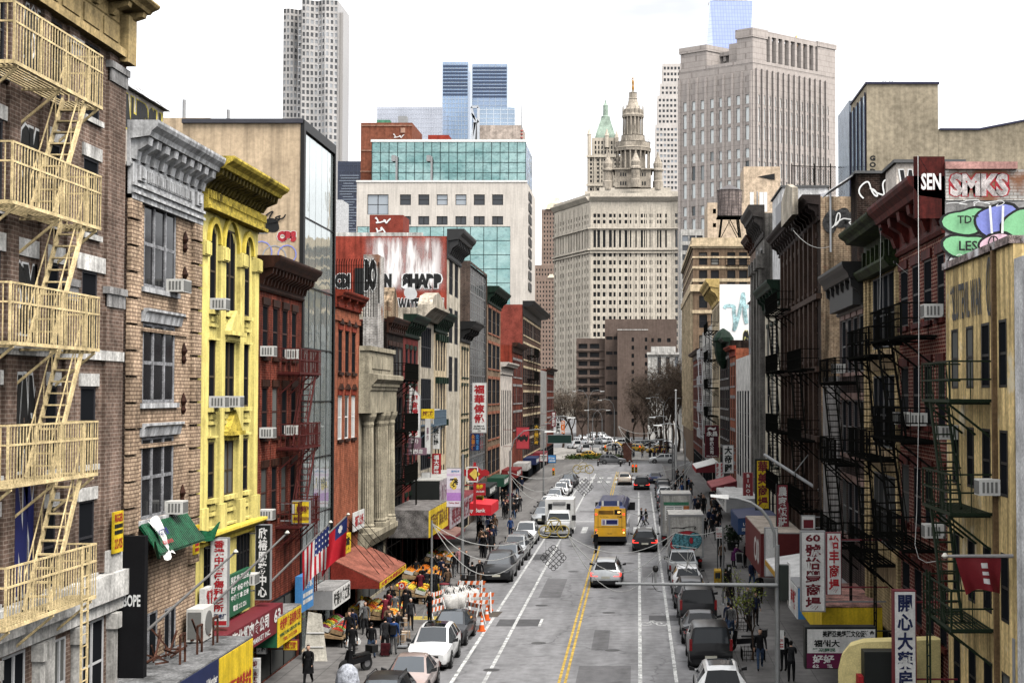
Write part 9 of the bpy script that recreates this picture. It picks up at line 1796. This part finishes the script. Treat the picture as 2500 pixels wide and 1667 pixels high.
# produce stands
crate=mat('crate_wood',(.36,.24,.13),.85,var=.25,scale=4,world=False); tub=flat('white_tub',(.55,.54,.5)); FR=[('oranges',(.75,.25,.02)),('lemons',(.75,.55,.05)),('apples',(.5,.06,.03)),('greens',(.16,.26,.05)),('melons',(.55,.5,.16)),('tangerines',(.7,.18,.015)),('plums',(.16,.03,.06)),('mangoes',(.68,.36,.06))]
ico=[]
bm=bmesh.new(); bmesh.ops.create_icosphere(bm,subdivisions=1,radius=1); bm.verts.ensure_lookup_table(); icv=[tuple(v.co) for v in bm.verts]; icf=[tuple(v.index for v in f.verts) for f in bm.faces]; bm.free()
cm={}
def crate_mesh(k):
    if k in cm: return cm[k]
    q=random.Random(k); n_,c=FR[k]; b=MB(); b.box(-.28,.28,-.2,.2,0,.03)
    for (x0,x1,y0,y1) in ((-.28,.28,-.2,-.18),(-.28,.28,.18,.2),(-.28,-.26,-.18,.18),(.26,.28,-.18,.18)): b.box(x0,x1,y0,y1,.031,.2)
    f=MB(); r=.055 if n_!='melons' else .085
    for i in range(46 if r<.08 else 18):
        x,y=q.uniform(-.22,.22),q.uniform(-.15,.15); z=.12+.17*(1-(x/.3)**2)*(1-(y/.22)**2)*q.uniform(.6,1); base=len(f.v); f.v+=[(x+a*r,y+b_*r,z+c_*r) for a,b_,c_ in icv]; f.f+=[tuple(base+j for j in p) for p in icf]; f.m+=[0]*len(icf)
    cm[k]=(b.mesh('box',[crate if k%3 else tub]),f.mesh('fruit_heap',[mat('fruit_'+n_,c,.5,var=.2,scale=3,world=False)],60)); return cm[k]
def stand(label,x0,y0,nx,ny,seed,fx):
    q=random.Random(seed); t=thing('produce_stand',label,'market stand',(x0,y0,.14)); mb=MB(); L=ny*.45+.1; W_=nx*.62+.1
    mb.hexa([(0,0,.5),(W_,0,.38),(W_,L,.38),(0,L,.5)],[(0,0,.78),(W_,0,.44),(W_,L,.44),(0,L,.78)]); put2(mb,'table',[crate],t)
    for x in (.05,W_-.1):
        for y in (.05,L-.1): mb=MB(); mb.box(x,x+.06,y,y+.06,0,.42); put2(mb,'leg',[iron],t)
    for i in range(nx):
        for j in range(ny):
            k=q.choice(fx); b,f=crate_mesh(k); xx=.36+i*.62; zz=.79-.34*(xx-.3)/W_
            c=thing('fruit_crate',f'shallow crate heaped with {FR[k][0]} on the {label.split(" of ")[0]}','crate',(x0+xx,y0+.28+j*.45,.14+zz),0,'fruit crates on the '+label.split(' of ')[0]); c.rotation_euler=(0,.28,q.uniform(-.06,.06)); link('box',b,c); h=link('fruit_heap',f,c); h['kind']='stuff'
stand('brown awning stand of citrus and melons',-14.9,75.6,4,9,1,[0,1,2,4,5,7,0]); stand('low lemon stand of yellow heaps before the bank',-14.0,84.2,3,6,2,[1,0,5,3,1]); stand('tarpaulin stand of oranges beyond the bank',-14.6,91.8,4,8,3,[5,0,0,7,5]); stand('vegetable stand of greens in front of the mirrored building',-15.2,69.8,2,8,4,[3,6,2,1,3]); stand('far vegetable stand of mixed fruit past the tarpaulin',-14.6,101.5,3,6,6,[3,5,0,2])
for i,(x,y) in enumerate(((-12.2,84.5),(-12.1,85.2),(-12.2,86.1),(-12.0,76.6),(-12.1,77.6),(-11.4,71.5),(-11.3,72.3),(-13.0,90.8))):
    t=thing('carton','cardboard carton standing on the pavement by the stands','carton',(x,y,.14),i*.3,'cartons by the produce stands'); mb=MB(); mb.box(-.25,.25,-.2,.2,0,.38); put2(mb,'box',[mat('cardboard',(.36,.26,.17),.9,world=False)],t); mb=MB(); mb.box(-.03,.03,-.201,.201,.1,.383); put2(mb,'tape',[white],t)
for p,y,m,l in ((1085,1462,tub,'white rubbish bin on the pavement beside the works'),(1073,1458,S_Y,'yellow bin beside the white rubbish bin')): t=thing('rubbish_bin',l,'bin',gnd(p,y,.14)); mb=MB(); mb.lathe((0,0,0),[(.24,0),(.3,.85)],14); put2(mb,'drum',[m],t); mb=MB(); mb.lathe((0,0,.852),[(.31,0),(.31,.05),(.1,.1)],14); put2(mb,'lid',[S_DR if m is tub else S_K],t)
t=thing('hand_cart','folding steel hand cart loaded with cartons beside the dark haired person','cart',gnd(985,1580,.14)); mb=MB(); [mb.tube([(x,0,.1),(x,.15,1.2)],.02,5) for x in (-.2,.2)]; [mb.bar((-.2,.02+z*.12,z),(.2,.02+z*.12,z),.025) for z in (.3,.6,.9,1.15)]; put2(mb,'frame',[steel],t); mb=MB(); mb.box(-.22,.22,-.4,-.02,.08,.13); put2(mb,'toe_plate',[steel],t); [put2(MB().tube([(x-.03,.05,.1),(x+.03,.05,.1)],.1,10),'wheel',[TYRE],t) for x in (-.24,.24)]
for p,y in ((1460,1137),(1537,1137),(1515,1138)): t=thing('bollard','short black bollard at the edge of the square','bollard',gnd(p,y),0,'bollards at the square'); mb=MB(); mb.lathe((0,0,0),[(.14,0),(.14,1.0),(.05,1.1)],10); put2(mb,'post',[black],t); mb=MB(); mb.lathe((0,0,.8),[(.145,0),(.145,.1)],10); put2(mb,'band',[white],t)
t=thing('hanging_cable','loose white cable looping down in front of the dark red tenement','cable',(8.2,44,9)); mb=MB(); mb.tube([atY(*p,44) for p in ((2241,380),(2243,700),(2243,1000),(2238,1250),(2234,1330),(2243,1362),(2262,1373),(2285,1369))],.009,5); put(mb.build('cable',[white]),t); mb=MB(); mb.tube([atY(2241,380,44),Vector((9.4,46,18.5))],.009,5); put(mb.build('anchor',[black]),t)
for a,b,l in (((2150,560),(2148,755),'drooping pale cable beside the mossy cornice'),((2185,640),(2310,690),'slack cable crossing the oxblood windows'),((1935,560),(2030,600),'thin cable strung below the sooty cornice')): t=thing('hanging_cable',l,'cable',atY(*a,52)); mb=MB(); mb.tube(cat_(atY(*a,52),atY(*b,50),.3),.008,5); put(mb.build('cable',[wire]),t); mb=MB(); mb.box(*[v for c in zip(atY(*a,52)-Vector((.05,.05,.05)),atY(*a,52)+Vector((.05,.05,.05))) for v in c]); put(mb.build('insulator',[black]),t)
t=thing('satellite_dish','grey satellite dish on the curved pediment roof','satellite dish',(-16,108,18.5)); c=atY(1001,718,112); mb=MB(); mb.lathe((0,0,0),[(.02,0),(.3,.05),(.5,.13),(.52,.15)],18); o=mb.build('dish',[grey],t); o.location=c-t.location; o.rotation_euler=(rad(70),0,rad(25)); mb=MB(); mb.tube([c+Vector((0,.2,0)),c+Vector((.2,.3,-1.6))],.05,6); put(mb.build('mount',[grey]),t)
t=thing('roof_railing','black iron railing cage on the orange brick roof','railing',(-17,81,18)); mb=MB(); Y=82.3
for k in range(16): mb.tube([atY(822+k*6,660+8*(k%1),Y)-Vector((0,0,2.6)),atY(822+k*6,640,Y),atY(824+k*6,632,Y)],.022,5)
for y in (648,690): mb.bar(atY(818,y,Y),atY(925,y,Y),.03)
mb.bar(atY(925,640,Y),atY(925,740,Y),.06); put(mb.build('bar',[iron]),t)
# ================================================================ repeated trim: every pilaster, lintel, bracket ... a part of its own
def split_parts(names):
    for o in [o for o in COL.objects if o.type=='MESH' and o.parent is not None and re.sub(r'\.\d+$','',o.name) in names and o.data.users==1]:
        me=o.data; n=len(me.vertices); par=list(range(n))
        def find(a):
            while par[a]!=a: par[a]=par[par[a]]; a=par[a]
            return a
        for p in me.polygons:
            v=p.vertices; r=find(v[0])
            for k in v[1:]: par[find(k)]=r
        isl={}
        for p in me.polygons: isl.setdefault(find(p.vertices[0]),[]).append(p)
        if len(isl)<2: continue
        bx=[]
        for k,ps in isl.items():
            c=[me.vertices[i].co for p in ps for i in p.vertices]; bx.append([ps,[min(v[j] for v in c)-.04 for j in range(3)],[max(v[j] for v in c)+.04 for j in range(3)]])
        gr=list(range(len(bx)))
        def gf(a):
            while gr[a]!=a: a=gr[a]
            return a
        for i in range(len(bx)):
            for j in range(i):
                if all(bx[i][1][k]<=bx[j][2][k] and bx[j][1][k]<=bx[i][2][k] for k in range(3)): gr[gf(i)]=gf(j)
        cl={}
        for i,b_ in enumerate(bx): cl.setdefault(gf(i),[]).extend(b_[0])
        if len(cl)<2: continue
        nm=re.sub(r'\.\d+$','',o.name); mats=[m for m in me.materials]; pr=o.parent; loc=o.location.copy()
        for ps in cl.values():
            mb=MB()
            for p in ps: mb.quad([me.vertices[i].co for i in p.vertices],p.material_index)
            bm_=mb.mesh(nm,mats); bm=bmesh.new(); bm.from_mesh(bm_); bmesh.ops.remove_doubles(bm,verts=bm.verts,dist=.0002); bm.to_mesh(bm_); bm.free(); q=link(nm,bm_,pr); q.location=loc
        bpy.data.objects.remove(o)
import re
split_parts({'pilaster','pilaster_capital','lintel','quoin','hood_mould','arched_head','bracket','shop_pilaster','sill_ornament','string_course','terracotta_ornament','spandrel_panel','vent_pipe','floodlight_mast','painted_window','roof_vent','wheel_arch_trim','coping','graffiti' if False else 'coping','finial','fan','red_fitting','panel' if False else 'post'})
